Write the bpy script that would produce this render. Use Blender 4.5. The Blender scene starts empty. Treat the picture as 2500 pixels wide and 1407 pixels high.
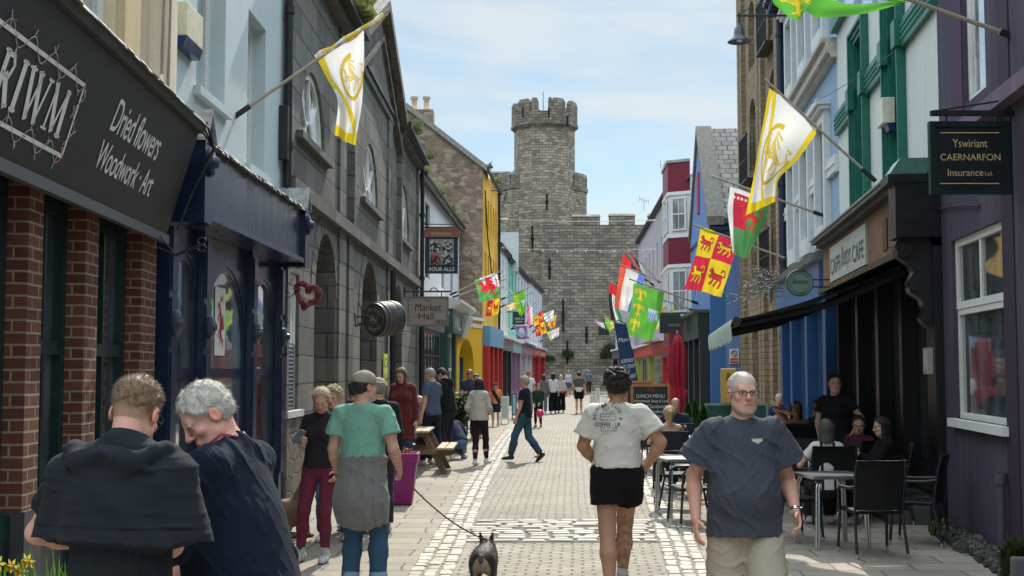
import bpy, bmesh, math, random
import numpy as np
from math import sin, cos, pi, radians, sqrt, atan2
from mathutils import Vector as V, Matrix
random.seed(7)
sc = bpy.context.scene
COL = sc.collection
# ------------------------------------------------------------------ camera
FOC, CX, CY, CH, HOR = 3000.0, 1250.0, 703.5, 1.8, 903.0
TH = math.atan((HOR - CY) / FOC)
cam_d = bpy.data.cameras.new('camera'); cam = bpy.data.objects.new('camera', cam_d); COL.objects.link(cam)
cam.location = (0, 0, CH); cam.rotation_euler = (pi / 2 + TH, 0, 0)
cam_d.sensor_width = 36; cam_d.lens = 36 * FOC / 2500; cam_d.clip_end = 2000; cam_d.clip_start = .05
sc.camera = cam
sc.view_settings.view_transform = 'Standard'; sc.view_settings.look = 'None'
sc.view_settings.gamma = 1; sc.view_settings.use_curve_mapping = False
sc.view_settings.exposure = 0.75
# ------------------------------------------------------------------ sun and sky
SUN_EL, SUN_AZ = radians(44), radians(9)      # azimuth measured from the street axis (+Y) to the right
sun_d = bpy.data.lights.new('sun', 'SUN'); sun_d.energy = 3.3; sun_d.angle = radians(.5); sun_d.color = (1, .93, .80)
sun = bpy.data.objects.new('sun', sun_d); COL.objects.link(sun)
sdir = V((sin(SUN_AZ) * cos(SUN_EL), cos(SUN_AZ) * cos(SUN_EL), sin(SUN_EL)))
sun.rotation_euler = sdir.to_track_quat('Z', 'Y').to_euler(); sun.location = sdir * 80
w = bpy.data.worlds.new('World'); sc.world = w; w.use_nodes = True
nt = w.node_tree; nt.nodes.clear()
def wn(t, **k):
    n = nt.nodes.new(t)
    for a, b in k.items(): setattr(n, a, b)
    return n
sky = wn('ShaderNodeTexSky'); sky.sky_type = 'NISHITA'; sky.sun_disc = False
sky.sun_elevation = SUN_EL; sky.sun_rotation = SUN_AZ; sky.air_density = 1.0; sky.dust_density = .3; sky.ozone_density = 2.2
tc = wn('ShaderNodeTexCoord'); mp = wn('ShaderNodeMapping'); mp.inputs['Scale'].default_value = (1.0, 1.0, 4.5)
mp.inputs['Rotation'].default_value = (.12, .18, 0)
nz = wn('ShaderNodeTexNoise'); nz.inputs['Scale'].default_value = 3.3; nz.inputs['Detail'].default_value = 9; nz.inputs['Roughness'].default_value = .58
nz.inputs['Distortion'].default_value = .35
cr = wn('ShaderNodeValToRGB'); cr.color_ramp.elements[0].position = .40; cr.color_ramp.elements[1].position = .60
cr.color_ramp.elements[0].color = (0.2, 0.2, 0.2, 1); cr.color_ramp.elements[1].color = (.82, .82, .82, 1)
tint = wn('ShaderNodeMixRGB', blend_type='MULTIPLY'); tint.inputs[0].default_value = 1; tint.inputs[2].default_value = (.92, 1.0, .95, 1)
mx = wn('ShaderNodeMixRGB'); mx.inputs[2].default_value = (7.0, 7.5, 7.6, 1)
bg = wn('ShaderNodeBackground'); bg.inputs[1].default_value = .13; wo = wn('ShaderNodeOutputWorld')
L = nt.links.new
L(tc.outputs['Generated'], mp.inputs[0]); L(mp.outputs[0], nz.inputs[0]); L(nz.outputs[0], cr.inputs[0])
L(sky.outputs[0], tint.inputs[1]); L(tint.outputs[0], mx.inputs[1]); L(cr.outputs[0], mx.inputs[0])
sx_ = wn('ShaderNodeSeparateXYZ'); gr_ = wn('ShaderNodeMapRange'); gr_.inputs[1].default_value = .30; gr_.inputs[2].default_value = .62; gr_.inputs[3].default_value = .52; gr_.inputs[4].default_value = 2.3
gm_ = wn('ShaderNodeMixRGB', blend_type='MULTIPLY'); gm_.inputs[0].default_value = 1      # gain by elevation: overhead boosted as added fill, low sky dimmed
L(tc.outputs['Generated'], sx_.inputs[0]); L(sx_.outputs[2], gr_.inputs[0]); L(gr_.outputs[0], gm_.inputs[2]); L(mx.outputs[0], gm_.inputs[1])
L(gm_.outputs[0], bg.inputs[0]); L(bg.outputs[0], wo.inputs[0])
sc.cycles.max_bounces = 6; sc.cycles.diffuse_bounces = 4; sc.cycles.glossy_bounces = 3; sc.cycles.transmission_bounces = 4
sc.cycles.caustics_reflective = False; sc.cycles.caustics_refractive = False
# ------------------------------------------------------------------ pixel (2500 x 1407) <-> world helpers
def ray(px, py):
    a = (px - CX) / FOC; b = (CY - py) / FOC
    return V((a, cos(TH) - b * sin(TH), sin(TH) + b * cos(TH)))
def P(px, py, Y):
    d = ray(px, py); return V((0, 0, CH)) + d * (Y / d.y)
def G(px, py, z=0):
    d = ray(px, py); return V((0, 0, CH)) + d * ((z - CH) / d.z)
def zf(y): return G(1250, y).y          # depth of a foot standing at pixel row y
# ------------------------------------------------------------------ node materials
MATS = {}
class NT:
    def __init__(s, name):
        s.m = bpy.data.materials.new(name); s.m.use_nodes = True; s.t = s.m.node_tree
        s.p = s.t.nodes['Principled BSDF']; s.out = s.t.nodes['Material Output']
    def n(s, t, ins=None, **k):
        n = s.t.nodes.new(t)
        for a, b in k.items(): setattr(n, a, b)
        for a, b in (ins or {}).items(): s.set(n.inputs[a], b)
        return n
    def set(s, sock, v):
        if isinstance(v, bpy.types.NodeSocket): s.t.links.new(v, sock)
        elif isinstance(v, bpy.types.Node): s.t.links.new(v.outputs[0], sock)
        else:
            if isinstance(v, (tuple, list)) and len(v) == 3 and sock.type == 'RGBA': v = (*v, 1)
            sock.default_value = v
    def tex(s, scale=(1, 1, 1), src='Object', rot=(0, 0, 0)):
        c = s.n('ShaderNodeTexCoord'); m = s.n('ShaderNodeMapping', {0: c.outputs[src], 'Scale': scale, 'Rotation': rot}); return m.outputs[0]
    def noise(s, sc_, det=5, rough=.6, scale=(1, 1, 1), src='Object', dist=0):
        return s.n('ShaderNodeTexNoise', {'Vector': s.tex(scale, src), 'Scale': sc_, 'Detail': det, 'Roughness': rough, 'Distortion': dist}).outputs[0]
    def ramp(s, f, a, b, ca=(0, 0, 0), cb=(1, 1, 1)):
        r = s.n('ShaderNodeValToRGB', {0: f}); e = r.color_ramp.elements
        e[0].position = a; e[1].position = b; e[0].color = (*ca, 1); e[1].color = (*cb, 1); return r.outputs[0]
    def mix(s, f, a, b, mode='MIX'):
        n = s.n('ShaderNodeMixRGB', blend_type=mode); s.set(n.inputs[0], f); s.set(n.inputs[1], a); s.set(n.inputs[2], b); return n.outputs[0]
    def bump(s, h, st=.3, d=.02, prev=None):
        n = s.n('ShaderNodeBump', {'Height': h, 'Strength': st, 'Distance': d})
        if prev is not None: s.set(n.inputs['Normal'], prev)
        return n.outputs[0]
    def fin(s, col=None, rough=None, nrm=None, metal=None, spec=None):
        if col is not None: s.set(s.p.inputs['Base Color'], col)
        if rough is not None: s.set(s.p.inputs['Roughness'], rough)
        if nrm is not None: s.set(s.p.inputs['Normal'], nrm)
        if metal is not None: s.p.inputs['Metallic'].default_value = metal
        if spec is not None: s.p.inputs['Specular IOR Level'].default_value = spec
        return s.m
def sc3(c, k): return tuple(max(0, min(1, x * k)) for x in c)
def cached(f):
    def g(*a, **k):
        key = (f.__name__, a, tuple(sorted(k.items())))
        if key not in MATS: MATS[key] = f(*a, **k)
        return MATS[key]
    return g
@cached
def paint(col, rough=.55, var=.14, metal=0.0, bump=.12, scale=9, spec=.4):
    t = NT('paint'); n = t.noise(scale, 6, .65)
    c = t.mix(t.ramp(n, .3, .7), sc3(col, 1 - var), sc3(col, 1 + var))
    n2 = t.noise(70, 3, .6)
    return t.fin(c, t.ramp(n, .2, .8, (rough - .08,) * 3, (rough + .08,) * 3), t.bump(n2, bump, .004), metal, spec)
@cached
def render_wall(col, dirt=(.10, .10, .09), amt=.5, rough=.9, gr=.5):
    """painted render with rain streaks, patches and trowel marks"""
    t = NT('painted_render')
    st = t.ramp(t.noise(2.2, 8, .72, (1.6, 1.6, .16)), .47, .78)
    pa = t.ramp(t.noise(.9, 7, .7), .45, .75)
    fine = t.noise(28, 5, .7)
    c = t.mix(t.ramp(fine, .25, .75), sc3(col, .9), sc3(col, 1.08))
    c = t.mix(t.mix(1, pa, (amt * .45,) * 3, 'MULTIPLY'), c, sc3(col, .72))
    c = t.mix(t.mix(1, st, (amt,) * 3, 'MULTIPLY'), c, dirt)
    hgt = t.mix(.5, t.noise(7, 6, .6), fine)
    return t.fin(c, rough, t.bump(hgt, gr, .012), 0, .2)
@cached
def masonry(c1, c2, mortar, bw=.22, bh=.075, ms=.008, rough=.9, bump=.6, dist=.0, stain=.4, sx=1.0, stcol=(.05, .05, .045), jit=.012):
    t = NT('masonry'); uv = t.tex((1, 1, 1), 'UV')
    nj = t.n('ShaderNodeTexNoise', {'Vector': uv, 'Scale': 2.6, 'Detail': 3})
    off = t.n('ShaderNodeVectorMath', {0: nj.outputs['Color'], 1: (.5, .5, .5)}, operation='SUBTRACT')
    off2 = t.n('ShaderNodeVectorMath', {0: off.outputs[0], 'Scale': jit * 4}, operation='SCALE')
    vec = t.n('ShaderNodeVectorMath', {0: uv, 1: off2.outputs[0]}, operation='ADD')
    b = t.n('ShaderNodeTexBrick', {'Vector': vec.outputs[0], 'Color1': c1, 'Color2': c2, 'Mortar': mortar, 'Scale': 1.0, 'Mortar Size': ms, 'Mortar Smooth': .35, 'Bias': 0., 'Brick Width': bw, 'Row Height': bh})
    b.offset = .5
    n = t.n('ShaderNodeTexNoise', {'Vector': uv, 'Scale': 9, 'Detail': 7, 'Roughness': .7}).outputs[0]
    big = t.n('ShaderNodeTexNoise', {'Vector': uv, 'Scale': .55, 'Detail': 6, 'Roughness': .7}).outputs[0]
    stv = t.n('ShaderNodeMapping', {0: uv, 'Scale': (2.2, .22, 1)}); stn = t.n('ShaderNodeTexNoise', {'Vector': stv, 'Scale': 1.3, 'Detail': 8, 'Roughness': .72}).outputs[0]
    c = t.mix(.5, b.outputs[0], t.ramp(n, .25, .75, (.5,) * 3, (1, 1, 1)), 'MULTIPLY')
    c = t.mix(.6, c, t.ramp(big, .3, .7, (.48,) * 3, (1.0, 1.0, 1.0)), 'MULTIPLY')
    c = t.mix(t.mix(1, t.ramp(stn, .5, .72), (stain,) * 3, 'MULTIPLY'), c, stcol)
    inv = t.ramp(b.outputs['Fac'], 0, 1, (1, 1, 1), (0, 0, 0))
    nb = t.bump(n, bump * .8, .02)
    return t.fin(c, rough, t.bump(inv, bump, .03, nb), 0, .25)
@cached
def rubble(c1, c2, c3, mortar, size=3.0, rough=.95, bump=.8):
    t = NT('rubble_stone'); vec = t.tex((1, 1.6, 1), 'UV')
    d = t.n('ShaderNodeTexNoise', {'Vector': vec, 'Scale': 2.5, 'Detail': 3})
    vv = t.mix(.16, vec, d.outputs['Color'])
    e = t.n('ShaderNodeTexVoronoi', {'Vector': vv, 'Scale': size, 'Randomness': 1.}, feature='DISTANCE_TO_EDGE').outputs[0]
    v = t.n('ShaderNodeTexVoronoi', {'Vector': vv, 'Scale': size, 'Randomness': 1.}).outputs['Color']
    sep = t.n('ShaderNodeSeparateColor', {0: v})
    c = t.mix(sep.outputs[0], c1, c2); c = t.mix(t.ramp(sep.outputs[1], .6, .8), c, c3)
    n = t.n('ShaderNodeTexNoise', {'Vector': vec, 'Scale': 11, 'Detail': 7, 'Roughness': .7}).outputs[0]
    c = t.mix(.6, c, t.ramp(n, .3, .7, (.55,) * 3, (1, 1, 1)), 'MULTIPLY')
    m = t.ramp(e, .02, .07)
    c = t.mix(m, mortar, c)
    return t.fin(c, rough, t.bump(m, bump, .03, t.bump(n, .5, .02)), 0, .2)
@cached
def slate(c1=(.16, .16, .17), c2=(.10, .10, .11), bw=.3, bh=.22):
    return masonry(c1, c2, (.04, .04, .04), bw=bw, bh=bh, ms=.012, rough=.7, bump=.8, stain=.3, stcol=(.14, .15, .09))
@cached
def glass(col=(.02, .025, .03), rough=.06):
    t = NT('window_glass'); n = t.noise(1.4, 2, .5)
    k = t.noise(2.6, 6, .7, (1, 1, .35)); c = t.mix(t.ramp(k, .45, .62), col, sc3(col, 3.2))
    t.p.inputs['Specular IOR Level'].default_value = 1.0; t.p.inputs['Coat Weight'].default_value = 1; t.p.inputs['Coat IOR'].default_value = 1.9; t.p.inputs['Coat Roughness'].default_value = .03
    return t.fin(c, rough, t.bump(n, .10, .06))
@cached
def wood(c1, c2, rough=.75, sx=(1, 1, 1), sc_=6):
    t = NT('wood'); n = t.noise(sc_, 7, .65, sx, dist=.4); f = t.noise(60, 3, .6, sx)
    c = t.mix(t.ramp(n, .3, .7), c1, c2)
    return t.fin(c, rough, t.bump(f, .3, .006), 0, .3)
@cached
def attr(rough=.7, bump=.15, sc_=120, sss=0.0, sheen=0.0, var=.12, spec=.3, stretch=(1, 1, 1), trans=0.0, low=12):
    """material whose albedo is the mesh colour attribute, broken up by fine noise"""
    t = NT('fabric_or_skin'); a = t.n('ShaderNodeAttribute', attribute_name='col')
    n = t.noise(sc_, 4, .6, stretch); n2 = t.noise(low, 4, .6)
    c = t.mix(1, a.outputs['Color'], t.ramp(n, .25, .75, (1 - var,) * 3, (1 + var * .6,) * 3), 'MULTIPLY')
    c = t.mix(1, c, t.ramp(n2, .25, .75, (1 - var * .7,) * 3, (1, 1, 1)), 'MULTIPLY')
    if sss: t.p.inputs['Subsurface Weight'].default_value = sss; t.p.inputs['Subsurface Radius'].default_value = (.012, .005, .003); t.p.inputs['Subsurface Scale'].default_value = 1
    if sheen: t.p.inputs['Sheen Weight'].default_value = sheen
    t.fin(c, rough, t.bump(n, bump, .004), 0, spec)
    if trans:
        tr = t.n('ShaderNodeBsdfTranslucent', {0: c}); m = t.n('ShaderNodeMixShader', {0: trans, 1: t.p.outputs[0], 2: tr.outputs[0]})
        t.t.links.new(m.outputs[0], t.out.inputs[0])
    return t.m
@cached
def leafy(c1=(.05, .10, .02), c2=(.10, .17, .03)):
    t = NT('foliage'); n = t.noise(14, 4, .6)
    c = t.mix(t.ramp(n, .3, .7), c1, c2); t.fin(c, .6, None, 0, .3)
    tr = t.n('ShaderNodeBsdfTranslucent', {0: c}); m = t.n('ShaderNodeMixShader', {0: .35, 1: t.p.outputs[0], 2: tr.outputs[0]})
    t.t.links.new(m.outputs[0], t.out.inputs[0]); return t.m
@cached
def metal(col=(.6, .6, .6), rough=.3): return paint(col, rough, .08, 1.0, .05)
BLACK = (.012, .012, .014)
IRON = paint((.015, .016, .018), .45, .2)
CLOTH_FLAG = attr(.7, .1, 90, var=.05, trans=.45)
# ------------------------------------------------------------------ objects
def tag(o, label=None, cat=None, group=None, kind=None):
    if label: o['label'] = label
    if cat: o['category'] = cat
    if group: o['group'] = group
    if kind: o['kind'] = kind
    return o
def thing(name, loc, label, cat, group=None, rz=0):
    o = bpy.data.objects.new(name, None); COL.objects.link(o); o.empty_display_size = .1
    o.location = loc; o.rotation_euler = (0, 0, rz); return tag(o, label, cat, group)
def rootloc(p):
    l = V((0, 0, 0))
    while p is not None: l += p.location; p = p.parent
    return l
def finish(name, me, mats, parent, base=None):
    """me in world metres -> object whose origin is the parent's (or the base point)"""
    o = bpy.data.objects.new(name, me); COL.objects.link(o)
    for m in (mats if isinstance(mats, (list, tuple)) else [mats]): me.materials.append(m)
    off = rootloc(parent) if parent is not None else (V(base) if base is not None else V((0, 0, 0)))
    if off.length > 0: me.transform(Matrix.Translation(-off))
    if parent is not None: o.parent = parent
    elif base is not None: o.location = base
    return o
def uvbox(me):
    uv = me.uv_layers.new(name='UVMap').data; vs = me.vertices
    for f in me.polygons:
        n = f.normal
        if abs(n.z) > .75:
            for li, vi in zip(f.loop_indices, f.vertices): uv[li].uv = vs[vi].co[:2]
        else:
            t = V((-n.y, n.x, 0)).normalized(); q = abs(n.z) > .3
            s = 1 / max(.3, sqrt(max(0, 1 - n.z * n.z)))
            for li, vi in zip(f.loop_indices, f.vertices):
                c = vs[vi].co; uv[li].uv = (c.x * t.x + c.y * t.y, c.z * s)
class MB:
    def __init__(s, M=None): s.v = []; s.f = []; s.mi = []; s.M = M; s.m = 0; s.sm = []; s.smooth = False
    def add(s, vs, fs, smooth=None):
        b = len(s.v)
        s.v += [(s.M(*p) if s.M else V(p)) for p in vs]
        s.f += [tuple(b + i for i in f) for f in fs]; s.mi += [s.m] * len(fs); s.sm += [s.smooth if smooth is None else smooth] * len(fs); return s
    def box(s, x0, x1, y0, y1, z0, z1):
        return s.add([(x, y, z) for x in (x0, x1) for y in (y0, y1) for z in (z0, z1)],
                     [(0, 1, 3, 2), (4, 6, 7, 5), (0, 4, 5, 1), (2, 3, 7, 6), (0, 2, 6, 4), (1, 5, 7, 3)])
    def bbox(s, x0, x1, y0, y1, z0, z1, b=.01):
        """box with chamfered vertical edges and top edges"""
        c = [(x0 + b, y0), (x1 - b, y0), (x1, y0 + b), (x1, y1 - b), (x1 - b, y1), (x0 + b, y1), (x0, y1 - b), (x0, y0 + b)]
        mx_, my = (x0 + x1) / 2, (y0 + y1) / 2
        sh = lambda k: [(mx_ + (x - mx_) * (1 - 2 * b / abs(x1 - x0)), my + (y - my) * (1 - 2 * b / abs(y1 - y0)), k) for x, y in c]
        vs = sh(z0) + [(x, y, z0 + b) for x, y in c] + [(x, y, z1 - b) for x, y in c] + sh(z1)
        fs = [tuple(range(7, -1, -1)), tuple(range(24, 32))]
        for r in range(3): fs += [(r * 8 + i, r * 8 + (i + 1) % 8, r * 8 + 8 + (i + 1) % 8, r * 8 + 8 + i) for i in range(8)]
        return s.add(vs, fs)
    def prism(s, poly, d):
        """poly: list of 3D points, extruded by vector d"""
        n = len(poly); d = V(d); vs = [V(p) for p in poly] + [V(p) + d for p in poly]
        return s.add([tuple(p) for p in vs], [tuple(range(n)), tuple(range(2 * n - 1, n - 1, -1))] + [(i, (i + 1) % n, n + (i + 1) % n, n + i) for i in range(n)])
    def tube(s, pts, r, seg=8, cap=True):
        pts = [V(p) for p in pts]; n = len(pts); rr = r if isinstance(r, (list, tuple)) else [r] * n
        vs = []; up = None
        for i, p in enumerate(pts):
            t = (pts[min(i + 1, n - 1)] - pts[max(i - 1, 0)]).normalized()
            if up is None: up = V((0, 0, 1)) if abs(t.z) < .9 else V((1, 0, 0))
            a = t.cross(up).normalized(); bb = a.cross(t).normalized(); up = bb
            vs += [tuple(p + (a * cos(2 * pi * k / seg) + bb * sin(2 * pi * k / seg)) * rr[i]) for k in range(seg)]
        fs = [(i * seg + k, i * seg + (k + 1) % seg, (i + 1) * seg + (k + 1) % seg, (i + 1) * seg + k) for i in range(n - 1) for k in range(seg)]
        if cap: fs += [tuple(range(seg - 1, -1, -1)), tuple(range((n - 1) * seg, n * seg))]
        return s.add(vs, fs, True)
    def lathe(s, prof, c=(0, 0, 0), ax='z', seg=20, X=None):
        """prof: (r, h) list; X(p)->world optional"""
        vs = []
        for r, h in prof:
            for k in range(seg):
                a = 2 * pi * k / seg; p = (r * cos(a), r * sin(a), h)
                if ax == 'y': p = (p[0], p[2], p[1])
                if ax == 'x': p = (p[2], p[0], p[1])
                p = V(p)
                if X is not None: p = X @ p
                vs.append(tuple(p + V(c)))
        n = len(prof)
        fs = [(i * seg + k, i * seg + (k + 1) % seg, (i + 1) * seg + (k + 1) % seg, (i + 1) * seg + k) for i in range(n - 1) for k in range(seg)]
        fs += [tuple(range(seg - 1, -1, -1)), tuple(range((n - 1) * seg, n * seg))]
        return s.add(vs, fs, True)
    def build(s, name, mats, parent=None, base=None, recalc=True, bevel=0):
        me = bpy.data.meshes.new(name); me.from_pydata([tuple(p) for p in s.v], [], s.f)
        me.polygons.foreach_set('material_index', s.mi); me.polygons.foreach_set('use_smooth', s.sm)
        if recalc:
            bm = bmesh.new(); bm.from_mesh(me); bmesh.ops.recalc_face_normals(bm, faces=bm.faces); bm.to_mesh(me); bm.free()
        me.update(); uvbox(me)
        o = finish(name, me, mats, parent, base)
        if any(s.sm):
            try: me.set_sharp_from_angle(angle=radians(50))
            except Exception: pass
        if bevel:
            b = o.modifiers.new('bevel', 'BEVEL'); b.width = bevel; b.segments = 2; b.limit_method = 'ANGLE'
        return o
def colour_mesh(name, verts, faces, cols, mat, parent=None, base=None, smooth=True):
    me = bpy.data.meshes.new(name); me.from_pydata(verts.tolist() if hasattr(verts, 'tolist') else verts, [], faces.tolist() if hasattr(faces, 'tolist') else faces)
    me.polygons.foreach_set('use_smooth', [smooth] * len(me.polygons))
    a = me.color_attributes.new('col', 'FLOAT_COLOR', 'POINT')
    c = np.ones((len(me.vertices), 4), np.float32); c[:, :3] = cols; a.data.foreach_set('color', c.ravel())
    me.update(); return finish(name, me, mat, parent, base)
# ------------------------------------------------------------------ lettering
def text(s, O, R, U, mat, parent, name='lettering', depth=.004, shear=0, bold=0, spacing=1, lift=.003):
    """letters fitted in the box O, O+R, O+U"""
    cu = bpy.data.curves.new('t', 'FONT'); cu.body = s; cu.size = 1; cu.shear = shear; cu.offset = bold; cu.space_character = spacing; cu.align_x = 'CENTER'
    cu.space_line = .95
    o = bpy.data.objects.new('t', cu); COL.objects.link(o)
    dg = bpy.context.evaluated_depsgraph_get(); me = bpy.data.meshes.new_from_object(o.evaluated_get(dg))
    bpy.data.objects.remove(o); bpy.data.curves.remove(cu)
    xs = [v.co.x for v in me.vertices]; ys = [v.co.y for v in me.vertices]
    if not xs: return None
    x0, x1, y0, y1 = min(xs), max(xs), min(ys), max(ys)
    O, R, U = V(O), V(R), V(U); N = R.cross(U).normalized()
    for v in me.vertices:
        v.co = O + R * ((v.co.x - x0) / (x1 - x0)) + U * ((v.co.y - y0) / max(1e-6, y1 - y0)) + N * lift
    for m in list(me.materials): pass
    me.materials.clear()
    return finish(name, me, mat, parent)
def strokes(S, O, R, U, mat, parent, name, lift=.004, wd=None):
    """ribbon strokes in the unit box O,R,U ; S = list of (points, width)"""
    O, R, U = V(O), V(R), V(U); N = R.cross(U).normalized(); mb = MB()
    for pts, wdt in S:
        wdt = wdt * wd if wd else wdt
        q = [O + R * x + U * y + N * lift for x, y in pts]
        for i in range(len(q) - 1):
            d = (q[i + 1] - q[i]); 
            if d.length < 1e-6: continue
            t = d.normalized(); s_ = N.cross(t) * wdt * .5; e = t * wdt * .25
            mb.add([tuple(q[i] - e - s_), tuple(q[i + 1] + e - s_), tuple(q[i + 1] + e + s_), tuple(q[i] - e + s_)], [(0, 1, 2, 3)])
            N = N
    return mb.build(name, mat, parent, recalc=False)
# ------------------------------------------------------------------ wall planes
class Wall:
    def __init__(s, A, B, side):
        s.A = V((A[0], A[1], 0)); d = V((B[0] - A[0], B[1] - A[1], 0)); s.L = d.length; s.u = d.normalized()
        s.n = V((s.u.y, -s.u.x, 0)) if side == 'L' else V((-s.u.y, s.u.x, 0)); s.side = side
        s.r = s.u if side == 'L' else -s.u           # reading direction for someone facing the wall
    def __call__(s, u, n, z): return s.A + s.u * u + s.n * n + V((0, 0, z))
    def hit(s, px, py, n=0):
        d = ray(px, py); o = V((0, 0, CH)); a = s.A + s.n * n
        t = (a - o).dot(s.n) / d.dot(s.n); p = o + d * t
        return (p - s.A).dot(s.u), p.z
    def U(s, px, n=0): return s.hit(px, 700, n)[0]
def arcpts(u0, u1, zs, n=10):
    c, r = (u0 + u1) / 2, (u1 - u0) / 2; return [(c - r * cos(pi * i / n), zs + r * sin(pi * i / n)) for i in range(n + 1)]
def facade(W, u0, u1, zt, ops, mat, root, depth=6, reveal=.2, zb=0, name='wall', side_mat=None):
    """wall with true openings: ops = (u0,u1,z0,z1,kind) kind r / a (round arch, z1 = crown)"""
    mb = MB(W); rr = []
    for a, b, c, d, k in ops:
        a, b = min(a, b), max(a, b); rr.append((a, b, c, d, k))
    us = sorted({u0, u1} | {x for o in rr for x in o[:2] if u0 < x < u1}); zs = sorted({zb, zt} | {x for o in rr for x in o[2:4]} | {o[3] - (o[1] - o[0]) / 2 for o in rr if o[4] == 'a'})
    zs = [z for z in zs if zb <= z <= zt]
    for i in range(len(us) - 1):
        for j in range(len(zs) - 1):
            cu, cz = (us[i] + us[i + 1]) / 2, (zs[j] + zs[j + 1]) / 2
            if any(o[0] < cu < o[1] and o[2] < cz < o[3] for o in rr): continue
            mb.add([(us[i], 0, zs[j]), (us[i + 1], 0, zs[j]), (us[i + 1], 0, zs[j + 1]), (us[i], 0, zs[j + 1])], [(0, 1, 2, 3)])
    for a, b, c, d, k in rr:
        if k == 'a':
            r = (b - a) / 2; s0 = d - r; pts = arcpts(a, b, s0, 14)
            for i in range(14):
                (x0, z0), (x1, z1) = pts[i], pts[i + 1]
                mb.add([(x0, 0, z0), (x1, 0, z1), (x1, 0, d), (x0, 0, d)], [(0, 1, 2, 3)])
                mb.add([(x0, 0, z0), (x1, 0, z1), (x1, -reveal, z1), (x0, -reveal, z0)], [(0, 1, 2, 3)])
            top = s0
        else:
            top = d; mb.add([(a, 0, d), (b, 0, d), (b, -reveal, d), (a, -reveal, d)], [(0, 1, 2, 3)])
        for x in (a, b): mb.add([(x, 0, c), (x, 0, top), (x, -reveal, top), (x, -reveal, c)], [(0, 1, 2, 3)])
        mb.add([(a, 0, c), (b, 0, c), (b, -reveal, c), (a, -reveal, c)], [(0, 1, 2, 3)])
    # sides and back mass
    for x in (u0, u1): mb.add([(x, 0, zb), (x, 0, zt), (x, -depth, zt), (x, -depth, zb)], [(0, 1, 2, 3)])
    mb.add([(u0, 0, zt), (u1, 0, zt), (u1, -depth, zt), (u0, -depth, zt)], [(0, 1, 2, 3)])
    mb.add([(u0, -depth, zb), (u1, -depth, zb), (u1, -depth, zt), (u0, -depth, zt)], [(0, 1, 2, 3)])
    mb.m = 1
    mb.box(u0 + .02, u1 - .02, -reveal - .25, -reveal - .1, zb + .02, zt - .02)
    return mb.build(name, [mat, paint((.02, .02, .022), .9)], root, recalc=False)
def window(W, u0, u1, z0, z1, root, fm, gm, nx=2, nz_=2, n=-.15, fw=.05, arch=False, th=.05, name='window', bar=.022, sill=None):
    a, b = min(u0, u1), max(u0, u1); mb = MB(W); r = (b - a) / 2; zt = z1 - r if arch else z1
    mb.box(a, a + fw, n, n + th, z0, zt); mb.box(b - fw, b, n, n + th, z0, zt); mb.box(a + fw, b - fw, n, n + th, z0, z0 + fw)
    if not arch: mb.box(a + fw, b - fw, n, n + th, z1 - fw, z1)
    else:
        o_, i_ = arcpts(a, b, zt, 14), arcpts(a + fw, b - fw, zt, 14)
        for i in range(14):
            q = [o_[i], o_[i + 1], i_[i + 1], i_[i]]
            mb.prism([(x, n, z) for x, z in q], (0, th, 0))
    for i in range(1, nx): 
        x = a + (b - a) * i / nx; zz = zt if not arch else zt + sqrt(max(0, r * r - (x - a - r) ** 2)) - .02
        mb.box(x - bar / 2, x + bar / 2, n + .008, n + th - .008, z0 + fw, zz)
    for j in range(1, nz_):
        z = z0 + (z1 - z0) * j / nz_
        if arch and z > zt: continue
        t = bar * (1.9 if (nz_ % 2 == 0 and j == nz_ // 2) else 1); mb.box(a + fw, b - fw, n + .006, n + th - .006, z - t / 2, z + t / 2)
    o = mb.build(name, fm, root)
    g = MB(W)
    if arch: g.add([(x, n + .02, z) for x, z in [(a, z0)] + arcpts(a, b, zt, 14) + [(b, z0)]], [tuple(range(17))])
    else: g.add([(a, n + .02, z0), (b, n + .02, z0), (b, n + .02, z1), (a, n + .02, z1)], [(0, 1, 2, 3)])
    g.build('pane', gm, o)
    if sill is not None: MB(W).box(a - .08, b + .08, n, .07, z0 - .09, z0 - .003).build('window_sill', sill, o)
    return o
def box_part(W, name, mat, root, *a, bevel=0): return MB(W).box(*a).build(name, mat, root, bevel=bevel)
# ================================================================== ground
def smooth_poly(pts, ys):
    out = []
    for y in ys:
        for (x0, y0), (x1, y1) in zip(pts[:-1], pts[1:]):
            if y0 <= y <= y1: t = (y - y0) / (y1 - y0); out.append(x0 + (x1 - x0) * t); break
        else: out.append(pts[-1][0])
    return out
LEFT = [(-1.15, 0), (-1.0, 6), (-.925, 10.7), (-.86, 13.3), (-.76, 19), (-.62, 24), (-.38, 32), (0, 40.5), (.5, 49), (1.1, 58), (2.1, 74), (3.2, 96)]
RIGHT = [(1.15, 0), (1.45, 6), (1.74, 10.7), (1.93, 13), (2.3, 18), (2.6, 22), (3.1, 30), (3.7, 40), (4.2, 49), (4.8, 58), (5.8, 74), (7, 96)]
YS = [i * 1.0 for i in range(0, 97)]
LX, RX = smooth_poly(LEFT, YS), smooth_poly(RIGHT, YS)
gl = lambda y: float(np.interp(y, YS, LX)); gr = lambda y: float(np.interp(y, YS, RX))
GW = .40   # width of the sett gutters
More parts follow.
